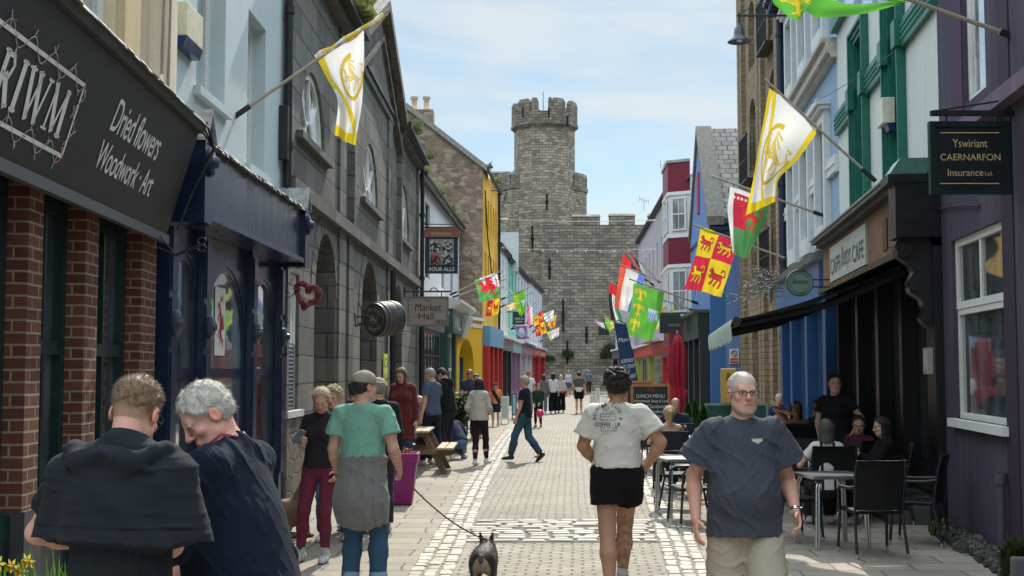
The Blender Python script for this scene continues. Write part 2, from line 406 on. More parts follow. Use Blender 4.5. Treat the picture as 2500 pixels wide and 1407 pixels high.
def strip(fa, fb, y0, y1, z, name, mat, ny=60, nx=1, kind='structure'):
    vs, fs = [], []
    for i in range(ny + 1):
        y = y0 + (y1 - y0) * i / ny; a, b = fa(y), fb(y)
        for k in range(nx + 1): vs.append((a + (b - a) * k / nx, y, z))
    for i in range(ny):
        for k in range(nx): q = i * (nx + 1) + k; fs.append((q, q + 1, q + nx + 2, q + nx + 1))
    me = bpy.data.meshes.new(name); me.from_pydata(vs, [], fs); me.update(); uv = me.uv_layers.new(name='UVMap').data
    for f in me.polygons:
        for li, vi in zip(f.loop_indices, f.vertices):
            c = me.vertices[vi].co; uv[li].uv = (c.x - (fa(c.y) + fb(c.y)) / 2, c.y)
    return tag(finish(name, me, mat, None), kind=kind)
asphalt = paint((.12, .115, .105), .95, .2, 0, .3)
MB().add([(-600, -200, -.02), (600, -200, -.02), (600, 900, -.02), (-600, 900, -.02)], [(0, 1, 2, 3)]).build('ground', asphalt, recalc=False)
tag(bpy.data.objects['ground'], kind='structure')
flag = masonry((.42, .37, .30), (.33, .295, .24), (.15, .135, .11), bw=.72, bh=.43, ms=.012, rough=.85, bump=.35, stain=.25, stcol=(.2, .18, .15), jit=.02)
sett = masonry((.43, .385, .31), (.33, .295, .24), (.15, .135, .11), bw=.20, bh=.105, ms=.014, rough=.75, bump=.8, stain=.2, stcol=(.2, .18, .15), jit=.02)
strip(lambda y: -9, gl, 0, 96, 0, 'pavement', flag)
strip(gr, lambda y: 12, 0, 96, 0, 'pavement', flag)
strip(lambda y: gl(y) + GW, lambda y: gr(y) - GW, 0, 96, .004, 'road', sett)
strip(gl, lambda y: gl(y) + GW, 0, 96, .002, 'gutter', paint((.21, .19, .155), .95, .3))
strip(lambda y: gr(y) - GW, gr, 0, 96, .002, 'gutter', paint((.21, .19, .155), .95, .3))
MB().add([(-14, 96, .0), (40, 96, .0), (40, 118, .0), (-14, 118, .0)], [(0, 1, 2, 3)]).build('pavement', flag, recalc=False)
tag(bpy.data.objects['pavement.002'], kind='structure')
def stone_mat(c):
    t = NT('worn_sett'); n = t.noise(5, 6, .7); f = t.noise(45, 5, .7)
    col_ = t.mix(t.ramp(n, .3, .7), sc3(c, .72), sc3(c, 1.15)); col_ = t.mix(t.ramp(f, .5, .75), col_, sc3(c, .65))
    return t.fin(col_, .62, t.bump(f, .5, .008), 0, .4)
SETT = [stone_mat((.37, .335, .275)), stone_mat((.29, .26, .21)), stone_mat((.42, .39, .33))]
def stones(name, cells, top=.012):
    mb = MB()
    for cx, cy, wx, wy, rot in cells:
        mb.m = random.choices((0, 1, 2), (5, 3, 3))[0]; b = min(wx, wy) * .16; z1 = top + random.uniform(-.004, .006)
        q = [(-1, -1), (1, -1), (1, 1), (-1, 1)]; j = [(random.uniform(-.012, .012), random.uniform(-.01, .01)) for _ in q]
        c_, s_ = cos(rot), sin(rot); ring = []
        for hx, hy, z in ((wx / 2, wy / 2, -.03), (wx / 2, wy / 2, z1 - b * .5), (wx / 2 - b * .5, wy / 2 - b * .5, z1)):
            for (sx, sy), (jx, jy) in zip(q, j):
                # clip corners
                for ex, ey in (((.72, 1), (1, .72)) if sx * sy < 0 else ((1, .72), (.72, 1))):
                    x, y = sx * hx * ex + jx, sy * hy * ey + jy; ring.append((cx + x * c_ - y * s_, cy + x * s_ + y * c_, z))
        fs = [tuple(range(16, 24))] + [(r * 8 + i, r * 8 + (i + 1) % 8, r * 8 + 8 + (i + 1) % 8, r * 8 + 8 + i) for r in range(2) for i in range(8)]
        mb.add(ring, fs)
    return tag(mb.build(name, SETT), kind='structure')
cells = []
for fn, sgn in ((lambda y: gl(y), 1), (lambda y: gr(y) - GW, 1)):
    for row in range(3):
        y = 6 + random.random() * .1
        while y < 62:
            ln = random.uniform(.15, .27) if y < 30 else random.uniform(.2, .3)
            x = fn(y + ln / 2) + (row + .5) * GW / 3
            dx = (fn(y + 1) - fn(y)); cells.append((x, y + ln / 2, GW / 3 - .018, ln - .02, -math.atan(dx))); y += ln
stones('gutter_setts', cells)
cells = []
y = 12.95; r = 0
while y < 14.75:
    x = gl(y) + GW + .02 - random.random() * .1; xe = gr(y) - GW
    while x < xe - .05:
        ln = min(random.uniform(.2, .36), xe - x + .02)
        if random.random() > .04: cells.append((x + ln / 2, y + .09, ln - .035, .145, random.uniform(-.04, .04)))
        x += ln
    y += .185; r += 1
MB().add([(gl(13) + GW, 12.9, .0065), (gr(13) - GW, 12.9, .0065), (gr(14.8) - GW, 14.8, .0065), (gl(14.8) + GW, 14.8, .0065)], [(0, 1, 2, 3)]).build('gutter', paint((.13, .12, .10), .95, .3), recalc=False)
tag(bpy.data.objects['gutter.002'], kind='structure')
stones('crossing_setts', cells, .022)
# ================================================================== shared parts
LEAD = paint((.30, .31, .31), .55, .35, .0, .5, 14)
WHITEP = paint((.72, .72, .69), .45, .06)
NAVY = paint((.012, .022, .055), .22, .25, 0, .06)
DGREEN = paint((.006, .022, .024), .35, .3)
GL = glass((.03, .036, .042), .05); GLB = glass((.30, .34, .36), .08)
@cached
def navy_streaked():  # pale vertical streaks mixed into the navy colour
    t = NT('streaked_navy'); k = t.noise(3.2, 8, .75, (1, 1, .14)); h_ = t.noise(1.1, 3, .5)
    f = t.mix(1, t.ramp(k, .52, .80), t.ramp(h_, .46, .66), 'MULTIPLY'); c = t.mix(f, (.008, .015, .036), (.30, .34, .38)); return t.fin(c, t.ramp(k, .3, .8, (.12,) * 3, (.45,) * 3), t.bump(k, .15, .01), 0, .6)
def downpipe(W, u, z0, z1, root, mat=IRON, n=.09, r=.045, name='downpipe'):
    mb = MB(W); mb.tube([(u, n, z0), (u, n, z1)], r, 10)
    z = z0 + .8
    while z < z1: mb.tube([(u, n, z - .05), (u, n, z + .05)], r * 1.35, 10); z += 1.8
    return mb.build(name, mat, root)
def gutter_(W, u0, u1, z, root, mat=IRON, n=.1, r=.06, name='roof_gutter'):
    return MB(W).tube([(u0, n, z), (u1, n, z)], r, 8).build(name, mat, root)
def roof(W, u0, u1, ze, zr, d, root, mat=None, over=.15, name='roof', back=True):
    mb = MB(W); k = (zr - ze) / (d)
    mb.prism([(u0, over, ze - over * k), (u0, -d, zr), (u0, -d, zr - .12), (u0, over, ze - over * k - .1)], (u1 - u0, 0, 0))
    if back: mb.prism([(u0, -d, zr), (u0, -2 * d, ze), (u0, -2 * d, ze - .12), (u0, -d, zr - .12)], (u1 - u0, 0, 0))
    return mb.build(name, mat or slate(), root)
def gable_end(W, u, ze, zr, d, mat, root, t=.05, name='gable_wall'):
    return MB(W).prism([(u, 0, ze - .02), (u, -d, zr - .05), (u, -2 * d, ze - .02)], (t, 0, 0)).build(name, mat, root)
def chimney(W, u, n, z0, z1, root, mat, wd=.5, ln=.9, pots=2, pm=None):
    o = MB(W).box(u - ln / 2, u + ln / 2, n - wd / 2, n + wd / 2, z0, z1).box(u - ln / 2 - .06, u + ln / 2 + .06, n - wd / 2 - .06, n + wd / 2 + .06, z1, z1 + .12).build('chimney', mat, root)
    for i in range(pots):
        x = u - ln / 2 + ln * (i + .5) / pots
        MB(W).lathe([(.11, z1 + .12), (.12, z1 + .2), (.095, z1 + .25), (.09, z1 + .5), (.12, z1 + .55), (.12, z1 + .6), (.07, z1 + .6)], c=(x, n, 0), seg=10).build('chimney_pot', pm or paint((.45, .28, .15), .8), o)
    return o
def rand_shape(n, f):
    return [f(i) for i in range(n)]
def moss(W, u0, u1, z, n, root, dens=60, name='moss', h=.28, cols=((.055, .085, .02), (.13, .16, .03))):
    """tufts of grass and moss growing in a roof gutter"""
    mb = MB(W); ln = abs(u1 - u0)
    for _ in range(int(dens * ln)):
        u = random.uniform(u0, u1)
        k = max(0, sin(u * 3.1) * .5 + sin(u * 1.3 + 2) * .5 + .35); hh = h * random.uniform(.3, 1) * (k + .15); nn = n + random.uniform(-.09, .12); a = random.uniform(-1, 1); w_ = random.uniform(.012, .03)
        p = [(u, nn, z), (u + w_, nn, z), (u + w_ + a * hh * .3, nn + hh * .25, z + hh * .7), (u + a * hh * .6, nn + hh * .6, z + hh * (.9 if random.random() > .45 else .1))]
        mb.add(p, [(0, 1, 2, 3)])
    return tag(mb.build(name, leafy(*cols), root, recalc=False), kind='stuff')
def plane_hit(px, py, p0, n):
    d = ray(px, py); o = V((0, 0, CH)); t = (p0 - o).dot(n) / d.dot(n); return o + d * t
# ================================================================== LEFT 1 : flower shop with black fascia
W = Wall((-2.80, 4.2), (-3.09, 10.85), 'L')
cream = render_wall((.62, .53, .37), (.30, .25, .17), .55)
b = thing('shop_building', W(0, 0, 0), 'cream rendered building with black tilted shop fascia over red brick piers', 'building')
ue = W.L
ow = W.U(205), W.U(268)
facade(W, 0, ue, 10.5, [(ow[0] - .35, ow[1] + .0, 4.35, 6.3, 'r')], cream, b, zb=3.6, reveal=.18)
window(W, ow[0] - .35, ow[1], 4.35, 6.3, b, WHITEP, glass((.10, .13, .15)), 2, 4, n=-.14, fw=.07)
# pilaster strips of render beside the window and the quoin
box_part(W, 'pilaster', render_wall((.55, .44, .27), (.3, .22, .12), .5), b, W.U(272), W.U(312), 0, .06, 3.9, 10)
box_part(W, 'pilaster', render_wall((.66, .60, .46), (.3, .22, .12), .6), b, W.U(352), W.U(398) - .02, 0, .09, 3.9, 10)
cb = MB(W)
for u_, z0, z1 in ((W.U(356), 4.3, 9.9), (W.U(372), 4.0, 9.9)): cb.tube([(u_, .1, z0), (u_ + .015, .12, (z0 + z1) / 2), (u_, .1, z1)], .012, 6)
cb.build('cable', paint((.30, .24, .17), .7), b)
# window infill behind the piers
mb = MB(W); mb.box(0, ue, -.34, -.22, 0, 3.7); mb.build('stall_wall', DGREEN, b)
PIERS = [(W.U(67) - 2.6, W.U(67) - 2.2), (W.U(67) - 1.35, W.U(67) - .95), (W.U(67), W.U(103)), (W.U(207), W.U(239)), (W.U(345), W.U(381))]
brick = masonry((.19, .068, .046), (.11, .042, .032), (.32, .26, .17), bw=.225, bh=.075, ms=.009, bump=.5, stain=.2, jit=.004)
for a, c in PIERS:
    o = box_part(W, 'brick_pier', brick, b, a, c, -.22, .0, .95, 3.3)
    MB(W).box(a - .02, c + .02, -.22, .025, 0, .95).build('plinth', paint((.045, .045, .05), .8, .3), o)
edges = [0] + [x for p_ in PIERS for x in p_] + [ue]
for i in range(0, len(edges) - 1, 2):
    a, c = edges[i], edges[i + 1]
    if c - a < .25: continue
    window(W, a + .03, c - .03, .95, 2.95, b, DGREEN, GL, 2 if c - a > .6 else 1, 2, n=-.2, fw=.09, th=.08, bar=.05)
    MB(W).box(a, c, -.2, -.06, .0, .93).build('stall_riser', DGREEN, b)
# tilted fascia
FO = W(.2, .10, 2.95); FT = W(.2, .36, 3.84); FR = W.u; FU = (FT - FO).normalized(); FN = FR.cross(FU).normalized()
if FN.x < 0: FN = -FN
u_end = 6.32
black = paint((.018, .019, .021), .5, .35, 0, .15, 5)
mb = MB(W); mb.prism([(.2, .10, 2.95), (.2, .36, 3.84), (.2, .02, 3.84), (.2, .02, 2.95)], (u_end - .2, 0, 0)); fas = mb.build('fascia', black, b)
box_part(W, 'fascia_rail', paint((.07, .075, .08), .4, .2), fas, .2, u_end + .01, .07, .125, 2.88, 2.955)
mb = MB(W); mb.prism([(.2, .40, 3.845), (.2, .42, 3.90), (.2, 0, 4.05), (.2, 0, 3.845)], (u_end - .17, 0, 0)); mb.build('cornice', paint((.05, .05, .052), .6, .4), fas)
mb = MB(W); u_ = .2
while u_ < u_end:
    l_ = random.uniform(.05, .16); z = 3.905 + random.uniform(0, .012); mb.prism([(u_, .435 + random.uniform(0, .02), z - .01), (u_, .43, z + .014), (u_, 0, z + .165), (u_, 0, z + .145)], (l_, 0, 0)); u_ += l_
mb.build('lead_flashing', LEAD, fas)
mb = MB(W)
for k in range(3): mb.tube([(u_end + .03 + .02 * k, .42 - .05 * k, 3.95), (u_end + .16 + .03 * k, .46, 3.75), (u_end + .1, .3, 3.35), (u_end - .02, .2, 3.0)], .010, 6)
mb.build('cable', IRON, fas)
def FH(px, py):
    p = plane_hit(px, py, FO, FN) - FO; return p.dot(FR), p.dot(FU)
LW = paint((.72, .72, .70), .6, .05)
FP = lambda u, v, l=.0: FO + FR * u + FU * v + FN * l
def ftext(s, pl, pr, ht, **k):
    (u0, v0), (u1, v1) = FH(*pl), FH(*pr)
    vm = (v0 + v1) / 2
    return text(s, FP(u0, vm), FR * (u1 - u0), FU * ht, LW, fas, **k)
ftext('Dried flowers', (264, 322), (381, 390), .235, shear=.25, bold=.004, spacing=.95)
ftext('Woodwork · Art', (231, 408), (362, 483), .20, shear=.25, bold=.004, spacing=.95)
(ua, va), (ub, vb) = FH(4, 256), FH(131, 325); vb = (va + vb) / 2
def serif_word(word, u0, u1, v0, h):
    S = {'R': [([(0.2, 0), (.2, 1)], 1.5), ([(.2, .97), (.6, .97), (.75, .8), (.6, .55), (.2, .55)], .8), ([(.4, .55), (.85, 0)], 1.5), ([(0, .0), (.4, 0)], .45), ([(.0, 1), (.3, 1)], .45), ([(.7, 0), (1, 0)], .45)],
         'I': [([(.5, 0), (.5, 1)], 1.6), ([(.15, 0), (.85, 0)], .45), ([(.15, 1), (.85, 1)], .45)],
         'W': [([(.1, 1), (.32, 0)], 1.5), ([(.32, 0), (.52, .95)], .7), ([(.45, 1), (.7, 0)], 1.5), ([(.7, 0), (.92, 1)], .7), ([(-.02, 1), (.25, 1)], .45), ([(.36, 1), (.58, 1)], .45), ([(.82, 1), (1.02, 1)], .45)],
         'M': [([(.12, 0), (.2, 1)], .7), ([(.18, 1), (.5, .05)], 1.5), ([(.5, .05), (.8, 1)], .7), ([(.8, 1), (.88, 0)], 1.6), ([(0, 0), (.25, 0)], .45), ([(.75, 0), (1, 0)], .45), ([(.08, 1), (.22, 1)], .45), ([(.78, 1), (.92, 1)], .45)]}
    wd = {'R': .2, 'I': .11, 'W': .34, 'M': .30}; tot = sum(wd[c] for c in word) + .02 * len(word); x = 0; out = []
    for c in word:
        w0 = wd[c] / tot; s0 = x / tot
        for pts, t in S[c]: out.append(([((x + p * wd[c]) / tot, q) for p, q in pts], t * .036))
        x += wd[c] + .02
    return strokes(out, FP(u0, v0), FR * (u1 - u0), FU * h, LW, fas, 'lettering')
rw = (ub - ua)
# white frame lines and the painted garland
(fx1, fv0), (fx2, fv1) = FH(155, 385), FH(200, 205); fx = (fx1 + fx2) / 2; fh = fv1 - fv0; serif_word('RIWM', ua - rw * .20, fx - .13, fv0 + fh * .21, fh * .58)
st = [([(0, 0), (1, 0), (1, 1), (0, 1)], .026)]
strokes(st, FP(.3, fv0), FR * (fx - .3), FU * (fv1 - fv0), LW, fas, 'border')
vine, leaves, berries = [], [], []
def garland(u0, v0, u1, v1, n):
    pts = []
    for i in range(n * 10 + 1):
        t = i / (n * 10); s_ = sin(t * n * 2 * pi) * .055; du, dv = u1 - u0, v1 - v0; l_ = sqrt(du * du + dv * dv)
        pts.append((u0 + du * t - dv / l_ * s_, v0 + dv * t + du / l_ * s_))
        if i % 5 == 2:
            for k in range(2): a = random.uniform(0, 6.3); leaves.append((pts[-1], (pts[-1][0] + .04 * cos(a), pts[-1][1] + .05 * sin(a))))
        if i % 4 == 0:
            for k in range(2): berries.append((pts[-1][0] + random.uniform(-.05, .05), pts[-1][1] + random.uniform(-.05, .05)))
    vine.append((pts, .007))
garland(.4, fv0 - .0, fx, fv0, 8); garland(.4, fv1, fx, fv1, 8); garland(fx, fv0, fx, fv1, 2)
strokes(vine, FO, FR, FU, paint((.45, .42, .34), .6), fas, 'garland', lift=.006)
strokes([([a, c], .009) for a, c in leaves], FO, FR, FU, paint((.35, .48, .44), .6), fas, 'leaves', lift=.008)
strokes([([(x, y), (x + .007, y)], .011) for x, y in berries], FO, FR, FU, paint((.55, .09, .05), .6), fas, 'berries', lift=.009)['kind'] = 'stuff'
# hanging sign bracket below the fascia end
mb = MB(); q0 = P(385, 605, 10.2); q1 = P(492, 597, 10.2)
mb.tube([q0, P(430, 623, 10.2), q1], .012, 6); mb.tube([P(385, 570, 10.2), P(425, 618, 10.2)], .007, 6)
for s_ in (1, -1): mb.tube([q1 + V((.035 * cos(a) - .0, 0, s_ * .03 + .028 * sin(a))) for a in [k * .5 for k in range(12)]], .008, 6)
tag(mb.build('sign_bracket', IRON, base=q0), 'empty black scrolled iron sign bracket below the end of the black fascia', 'bracket')
# ================================================================== LEFT 2 : navy shopfront, pale blue render
W = Wall((-3.09, 10.85), (-3.00, 15.9), 'L'); WL1 = W
pblue = render_wall((.47, .55, .56), (.40, .45, .42), .5)
b = thing('shop_building', W(0, 0, 0), 'pale blue rendered building above a glossy navy shopfront with round bosses', 'building')
wu = [(W.U(470), W.U(541), 4.55, 7.3, 'r'), (W.U(597), W.U(641), 4.15, 5.95, 'r')]
facade(W, 0, W.L, 10.8, wu, pblue, b, zb=3.5, reveal=.24)
for a, c, z0, z1, k in wu: window(W, a, c, z0, z1, b, WHITEP, glass((.1, .13, .14)), 1, 2, n=-.22, fw=.06, sill=pblue)
NR = .30
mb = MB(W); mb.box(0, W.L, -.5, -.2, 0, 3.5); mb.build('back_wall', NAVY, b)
ZF0, ZF1 = 3.16, 3.84
fas = box_part(W, 'fascia', navy_streaked(), b, .02, W.L, -.02, NR, ZF0 + .06, ZF1)
box_part(W, 'fascia_rail', paint((.03, .05, .10), .25, .2), fas, .02, W.L, -.02, NR + .05, ZF0, ZF0 + .06)
mb = MB(W); u_ = .1
while u_ < W.L - .1:
    l_ = random.uniform(.04, .12); z = ZF1 + random.uniform(0, .02); mb.prism([(u_, NR + .06 + random.uniform(0, .03), z - random.uniform(.0, .035)), (u_, NR + .05, z + .02), (u_, 0, z + .16), (u_, 0, z + .1)], (l_, 0, 0)); u_ += l_
mb.build('lead_flashing', LEAD, fas)
for u_, w_ in ((0, .26), (W.L - .24, .24)):   # console blocks with gabled lead caps and a boss
    o = MB(W).box(u_, u_ + w_, -.02, NR + .06, ZF0 - .05, ZF1 + .02).prism([(u_, NR + .06, ZF1 + .02), (u_ + w_ / 2, NR + .06, ZF1 + .26), (u_ + w_, NR + .06, ZF1 + .02)], (0, -NR - .06, 0)).build('console', NAVY, b)
    MB(W).prism([(u_ - .03, NR + .09, ZF1), (u_ + w_ / 2, NR + .09, ZF1 + .27), (u_ + w_ + .03, NR + .09, ZF1), (u_ + w_ + .03, NR + .09, ZF1 + .03), (u_ + w_ / 2, NR + .09, ZF1 + .31), (u_ - .03, NR + .09, ZF1 + .03)], (0, -NR - .1, 0)).build('lead_cap', LEAD, o)
    MB(W).lathe([(.13, .0), (.13, .03), (.10, .05), (.06, .05), (.05, .09), (.0, .10)], c=(u_ + w_ / 2, NR + .055, ZF1 - .18), ax='y', seg=18).build('boss', NAVY, o)
pil = [(W.U(400, .1), W.U(430, .1)), (W.U(500, .1), W.U(530, .1)), (W.U(612, .1), W.U(640, .1)), (W.U(682, .1), W.U(697, .1))]
pil = [(0.0, .25), (1.15, 1.40), (3.2, 3.45), (4.78, W.L)]
for a, c in pil:
    o = box_part(W, 'pilaster', NAVY, b, a, c, -.2, .06, 0, ZF0)
    MB(W).box(a + .04, c - .04, .06, .078, .5, 1.95).box(a + .04, c - .04, .06, .078, 2.5, ZF0 - .08).build('panel', NAVY, o)
    MB(W).lathe([(.12, .0), (.12, .025), (.09, .045), (.045, .045), (.035, .075), (0, .08)], c=((a + c) / 2, .078, 2.22), ax='y', seg=18).build('boss', paint((.035, .05, .08), .3, .2), o)
    box_part(W, 'boss_block', NAVY, o, a + .03, c - .03, .06, .077, 2.0, 2.44)
for i in range(3):
    a, c = pil[i][1], pil[i + 1][0]
    MB(W).box(a, c, -.2, .02, 0, .62).build('stall_riser', NAVY, b); MB(W).box(a, c, -.2, -.03, 2.9, ZF0).build('transom_panel', NAVY, b)
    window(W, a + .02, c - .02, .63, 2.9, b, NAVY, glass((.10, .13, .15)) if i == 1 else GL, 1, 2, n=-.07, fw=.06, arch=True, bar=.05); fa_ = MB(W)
    r_, z_ = (c - a) / 2 - .02, 2.9; pa = arcpts(a + .02, c - .02, z_ - r_, 14)
    for q in range(14): fa_.prism([(pa[q][0], -.08, pa[q][1]), (pa[q + 1][0], -.08, pa[q + 1][1]), (pa[q + 1][0], -.08, z_), (pa[q][0], -.08, z_)], (0, .07, 0))
    fa_.build('spandrel', NAVY, b)
# welsh dragon poster in the arched window
p0 = W(1.62, -.12, 2.03)
_wl = W
downpipe(W, W.L - .08, 3.9, 10.6, b, r=.05)
box_part(W, 'cable_box', IRON, b, W.L - .26, W.L - .16, 0, .12, 4.5, 5.2)
# ================================================================== LEFT 3 : old stone market hall
W = Wall((-2.95, 15.9), (-2.70, 35.0), 'L'); WL2 = W
ash = masonry((.25, .243, .215), (.155, .153, .138), (.085, .08, .07), bw=.82, bh=.40, ms=.012, bump=1.0, stain=.85, stcol=(.06, .058, .05), jit=.01)
ash2 = masonry((.22, .213, .19), (.14, .138, .125), (.08, .075, .068), bw=.6, bh=.36, ms=.012, bump=1.0, stain=.8, stcol=(.07, .065, .06), jit=.01)
b = thing('market_hall', W(0, 0, 0), 'long soot-stained grey stone market hall with arched doorways and fan windows under a pediment', 'building')
lun = [(1.55, 2.0 + 2.05, 5.05), (8.3, 10.9, 5.05), (14.9, 17.5, 5.05)]
lun = [(W.U(728), W.U(789), 5.07), (W.U(883), W.U(921), 5.07), (W.U(971), W.U(998), 5.07)]
ops = [(a, c, z, z + 1.28, 'a') for a, c, z in [(a, c, z) for a, c, z in lun]]
ops = [(a, c, z, z + .05 + (c - a) / 2, 'a') for a, c, z in lun]
door = [(W.U(768), W.U(818), 3.92), (W.U(880), W.U(921), 3.95), (W.U(959), W.U(982), 3.85)]
ops += [(a, c, 0.02, t, 'a') for a, c, t in door]
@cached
def painted_shards():  # bright sky reflection painted into the glass colour as pale jagged patches
    t = NT('painted_reflection_glass'); k = t.noise(1.6, 4, .6, (1, 1, .5)); c = t.mix(t.ramp(k, .47, .50), (.14, .15, .15), (.80, .84, .86)); return t.fin(c, .1, None, 0, .8)
wsm = (W.U(697), W.U(731), 1.26, 3.1)
ops += [(max(.08, wsm[0]), wsm[1], 1.26, 3.1, 'r')]
ZE = 7.75
facade(W, 0, W.L, ZE, ops, ash, b, depth=9, reveal=.42)
for a, c, z in lun:
    r = (c - a) / 2; m = (a + c) / 2; n = -.12; z0 = z + .0
    o = window(W, a, c, z0, z0 + .05 + r, b, paint((.62, .62, .60), .5), painted_shards(), 1, 1, n=n, fw=.10, arch=True, th=.07)
    mb = MB(W)
    for ang in (45, 90, 135):
        x, q = cos(radians(ang)), sin(radians(ang)); s_ = .03
        mb.prism([(m + x * .28 - q * s_, n + .01, z0 + .06 + q * .28 + x * s_), (m + x * .28 + q * s_, n + .01, z0 + .06 + q * .28 - x * s_), (m + x * (r - .06) + q * s_, n + .01, z0 + .05 + q * (r - .06) - x * s_), (m + x * (r - .06) - q * s_, n + .01, z0 + .05 + q * (r - .06) + x * s_)], (0, .05, 0))
    mb.tube([(m + .28 * cos(pi * i / 12), n + .035, z0 + .06 + .28 * sin(pi * i / 12)) for i in range(13)], .028, 6); mb.build('fan_bars', paint((.62, .62, .60), .5), o)
    MB(W).box(a - .30, c + .30, -.2, .10, z - .11, z - .01).build('window_sill', paint((.10, .10, .095), .9, .35, 0, .6), o)
# voussoir hoods, string courses, pilaster strips
def band(W, a, c, zt, wd_, n1, mat, root, name, n=14, zs=None):
    r = (c - a) / 2; zs = zt - r if zs is None else zs; m = (a + c) / 2; mb = MB(W)
    for i in range(n):
        t0, t1 = pi * i / n + .01, pi * (i + 1) / n - .01; j = random.uniform(0, .012)
        mb.prism([(m - r * cos(t0), 0, zs + r * sin(t0)), (m - r * cos(t1), 0, zs + r * sin(t1)), (m - (r + wd_) * cos(t1), 0, zs + (r + wd_) * sin(t1)), (m - (r + wd_) * cos(t0), 0, zs + (r + wd_) * sin(t0))], (0, n1 + j, 0))
    return mb.build(name, mat, root)
for a, c, t in door: band(W, a, c, t, .34, .012, ash, b, 'arch_stones')
box_part(W, 'string_course', ash2, b, 0, W.L, 0, .13, 4.12, 4.32)
for a, c in ((0.0, .14), (W.U(822), W.U(838)), (W.U(846), W.U(857)), (W.U(943), W.U(952)), (W.L - .5, W.L)):
    box_part(W, 'pilaster_strip', ash, b, a, c, 0, .045, .0, 4.115); box_part(W, 'pilaster_strip', ash, b, a, c, 0, .045, 4.325, ZE - .25)
gt0, gt1 = 5.7, 13.5; gm = (gt0 + gt1) / 2; GZ = 9.35
for a, c in ((0, gt0), (gt1, W.L)):
    box_part(W, 'eaves_course', ash2, b, a, c, 0, .18, ZE - .24, ZE - .02); box_part(W, 'roof_gutter', IRON, b, a, c, .18, .34, ZE - .1, ZE + .04)
box_part(W, 'pilaster_strip', ash, b, gt0 - .2, gt0, 0, .12, 4.33, ZE); box_part(W, 'pilaster_strip', ash, b, gt1, gt1 + .2, 0, .12, 4.33, ZE)
MB(W).prism([(gt0, .06, ZE - .3), (gm, .06, GZ), (gt1, .06, ZE - .3)], (0, -.6, 0)).build('pediment', ash, b)
mb = MB(W)
for (a, z0, c, z1) in ((gt0 - .25, ZE - .1, gm, GZ + .12), (gm, GZ + .12, gt1 + .25, ZE - .1)):
    mb.prism([(a, -.6, z0 - .12), (c, -.6, z1 - .12), (c, -.6, z1 + .12), (a, -.6, z0 + .12)], (0, .86, 0))
    mb.prism([(a, -.1, z0 - .75), (c, -.1, z1 - .75), (c, -.1, z1 - .62), (a, -.1, z0 - .62)], (0, .24, 0))
mb.build('raking_cornice', ash2, b)
roof(W, 0, W.L, ZE, ZE + 2.0, 4.5, b, over=.1)
mb = MB(W); mb.prism([(gm, -.6, GZ), (gt0, -.6, ZE), (gt1, -.6, ZE)], (0, -4, 0)); mb.build('cross_roof', slate(), b)
chimney(W, 14.4, -1.3, 8.0, 9.75, b, ash2, .8, .8, 1, paint((.5, .48, .42), .8))
moss(W, 3.6, 5.7, ZE + .02, .26, b, 150, h=.38, cols=((.14, .17, .04), (.30, .31, .10))); moss(W, gt1, W.L - .2, ZE + .02, .26, b, 70, h=.26, cols=((.06, .085, .03), (.16, .18, .07)))
downpipe(W, W.L - .12, 0, ZE, b, r=.06, n=.14)
# small window beside the navy shop : white sash above a slatted lower half
window(W, max(.08, wsm[0]), wsm[1], 1.26, 3.1, b, WHITEP, glass((.30, .33, .33)), 1, 2, n=-.1, fw=.05, sill=paint((.5, .5, .47), .7))
mb = MB(W)
for k in range(16): z = 1.32 + k * .055; mb.prism([(.12, -.07, z), (.12, -.055, z + .005), (.12, -.03, z - .04), (.12, -.045, z - .045)], (wsm[1] - .2, 0, 0))
mb.build('shutter', paint((.10, .12, .13), .5), b)
box_part(W, 'rubble_base', rubble((.13, .11, .09), (.20, .17, .13), (.09, .08, .07), (.12, .11, .1), 3.2), b, .03, wsm[1] + .1, .0, .05, 0, 1.16)
# iron gates with glazing bars inside the arches
for i, (a, c, t) in enumerate(door):
    mb = MB(W); r = (c - a) / 2; m = (a + c) / 2
    x = a + .06
    while x < c:
        zz = t - r + sqrt(max(.0001, r * r - (x - m) ** 2)) - .03
        mb.tube([(x, -.34, .04), (x, -.34, zz if i == 0 else min(zz, 3.0))], .013, 5); x += .13
    for z in (.15, 1.0, 1.1, 2.2, t - r): mb.box(a + .01, c - .01, -.36, -.325, z, z + .05)
    mb.build('iron_gate', IRON, b)
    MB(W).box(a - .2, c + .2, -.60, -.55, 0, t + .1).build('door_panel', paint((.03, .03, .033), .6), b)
downpipe(W, W.U(935), .0, 3.95, b, r=.065, n=.22)
# light fitting cable and the notice
q = W.hit(943, 880, .1)
nb = MB(W).box(W.U(938, .03), W.U(958, .03), .02, .04, 1.45, 2.15).build('poster', paint((.72, .78, .10), .6), None, base=W(W.U(948), .02, 1.45))
tag(nb, 'yellow poster with black capital letters on the stone wall behind the barrel sign', 'poster')
uu0, uu1 = W.U(938, .03), W.U(958, .03)
text('CASK', W(uu0 + .05, .041, 1.85), W.r * (uu1 - uu0 - .1), V((0, 0, .2)), paint((.05, .05, .03), .7), nb); text('SAINT', W(uu0 + .05, .041, 1.52), W.r * (uu1 - uu0 - .1), V((0, 0, .2)), paint((.05, .05, .03), .7), nb)
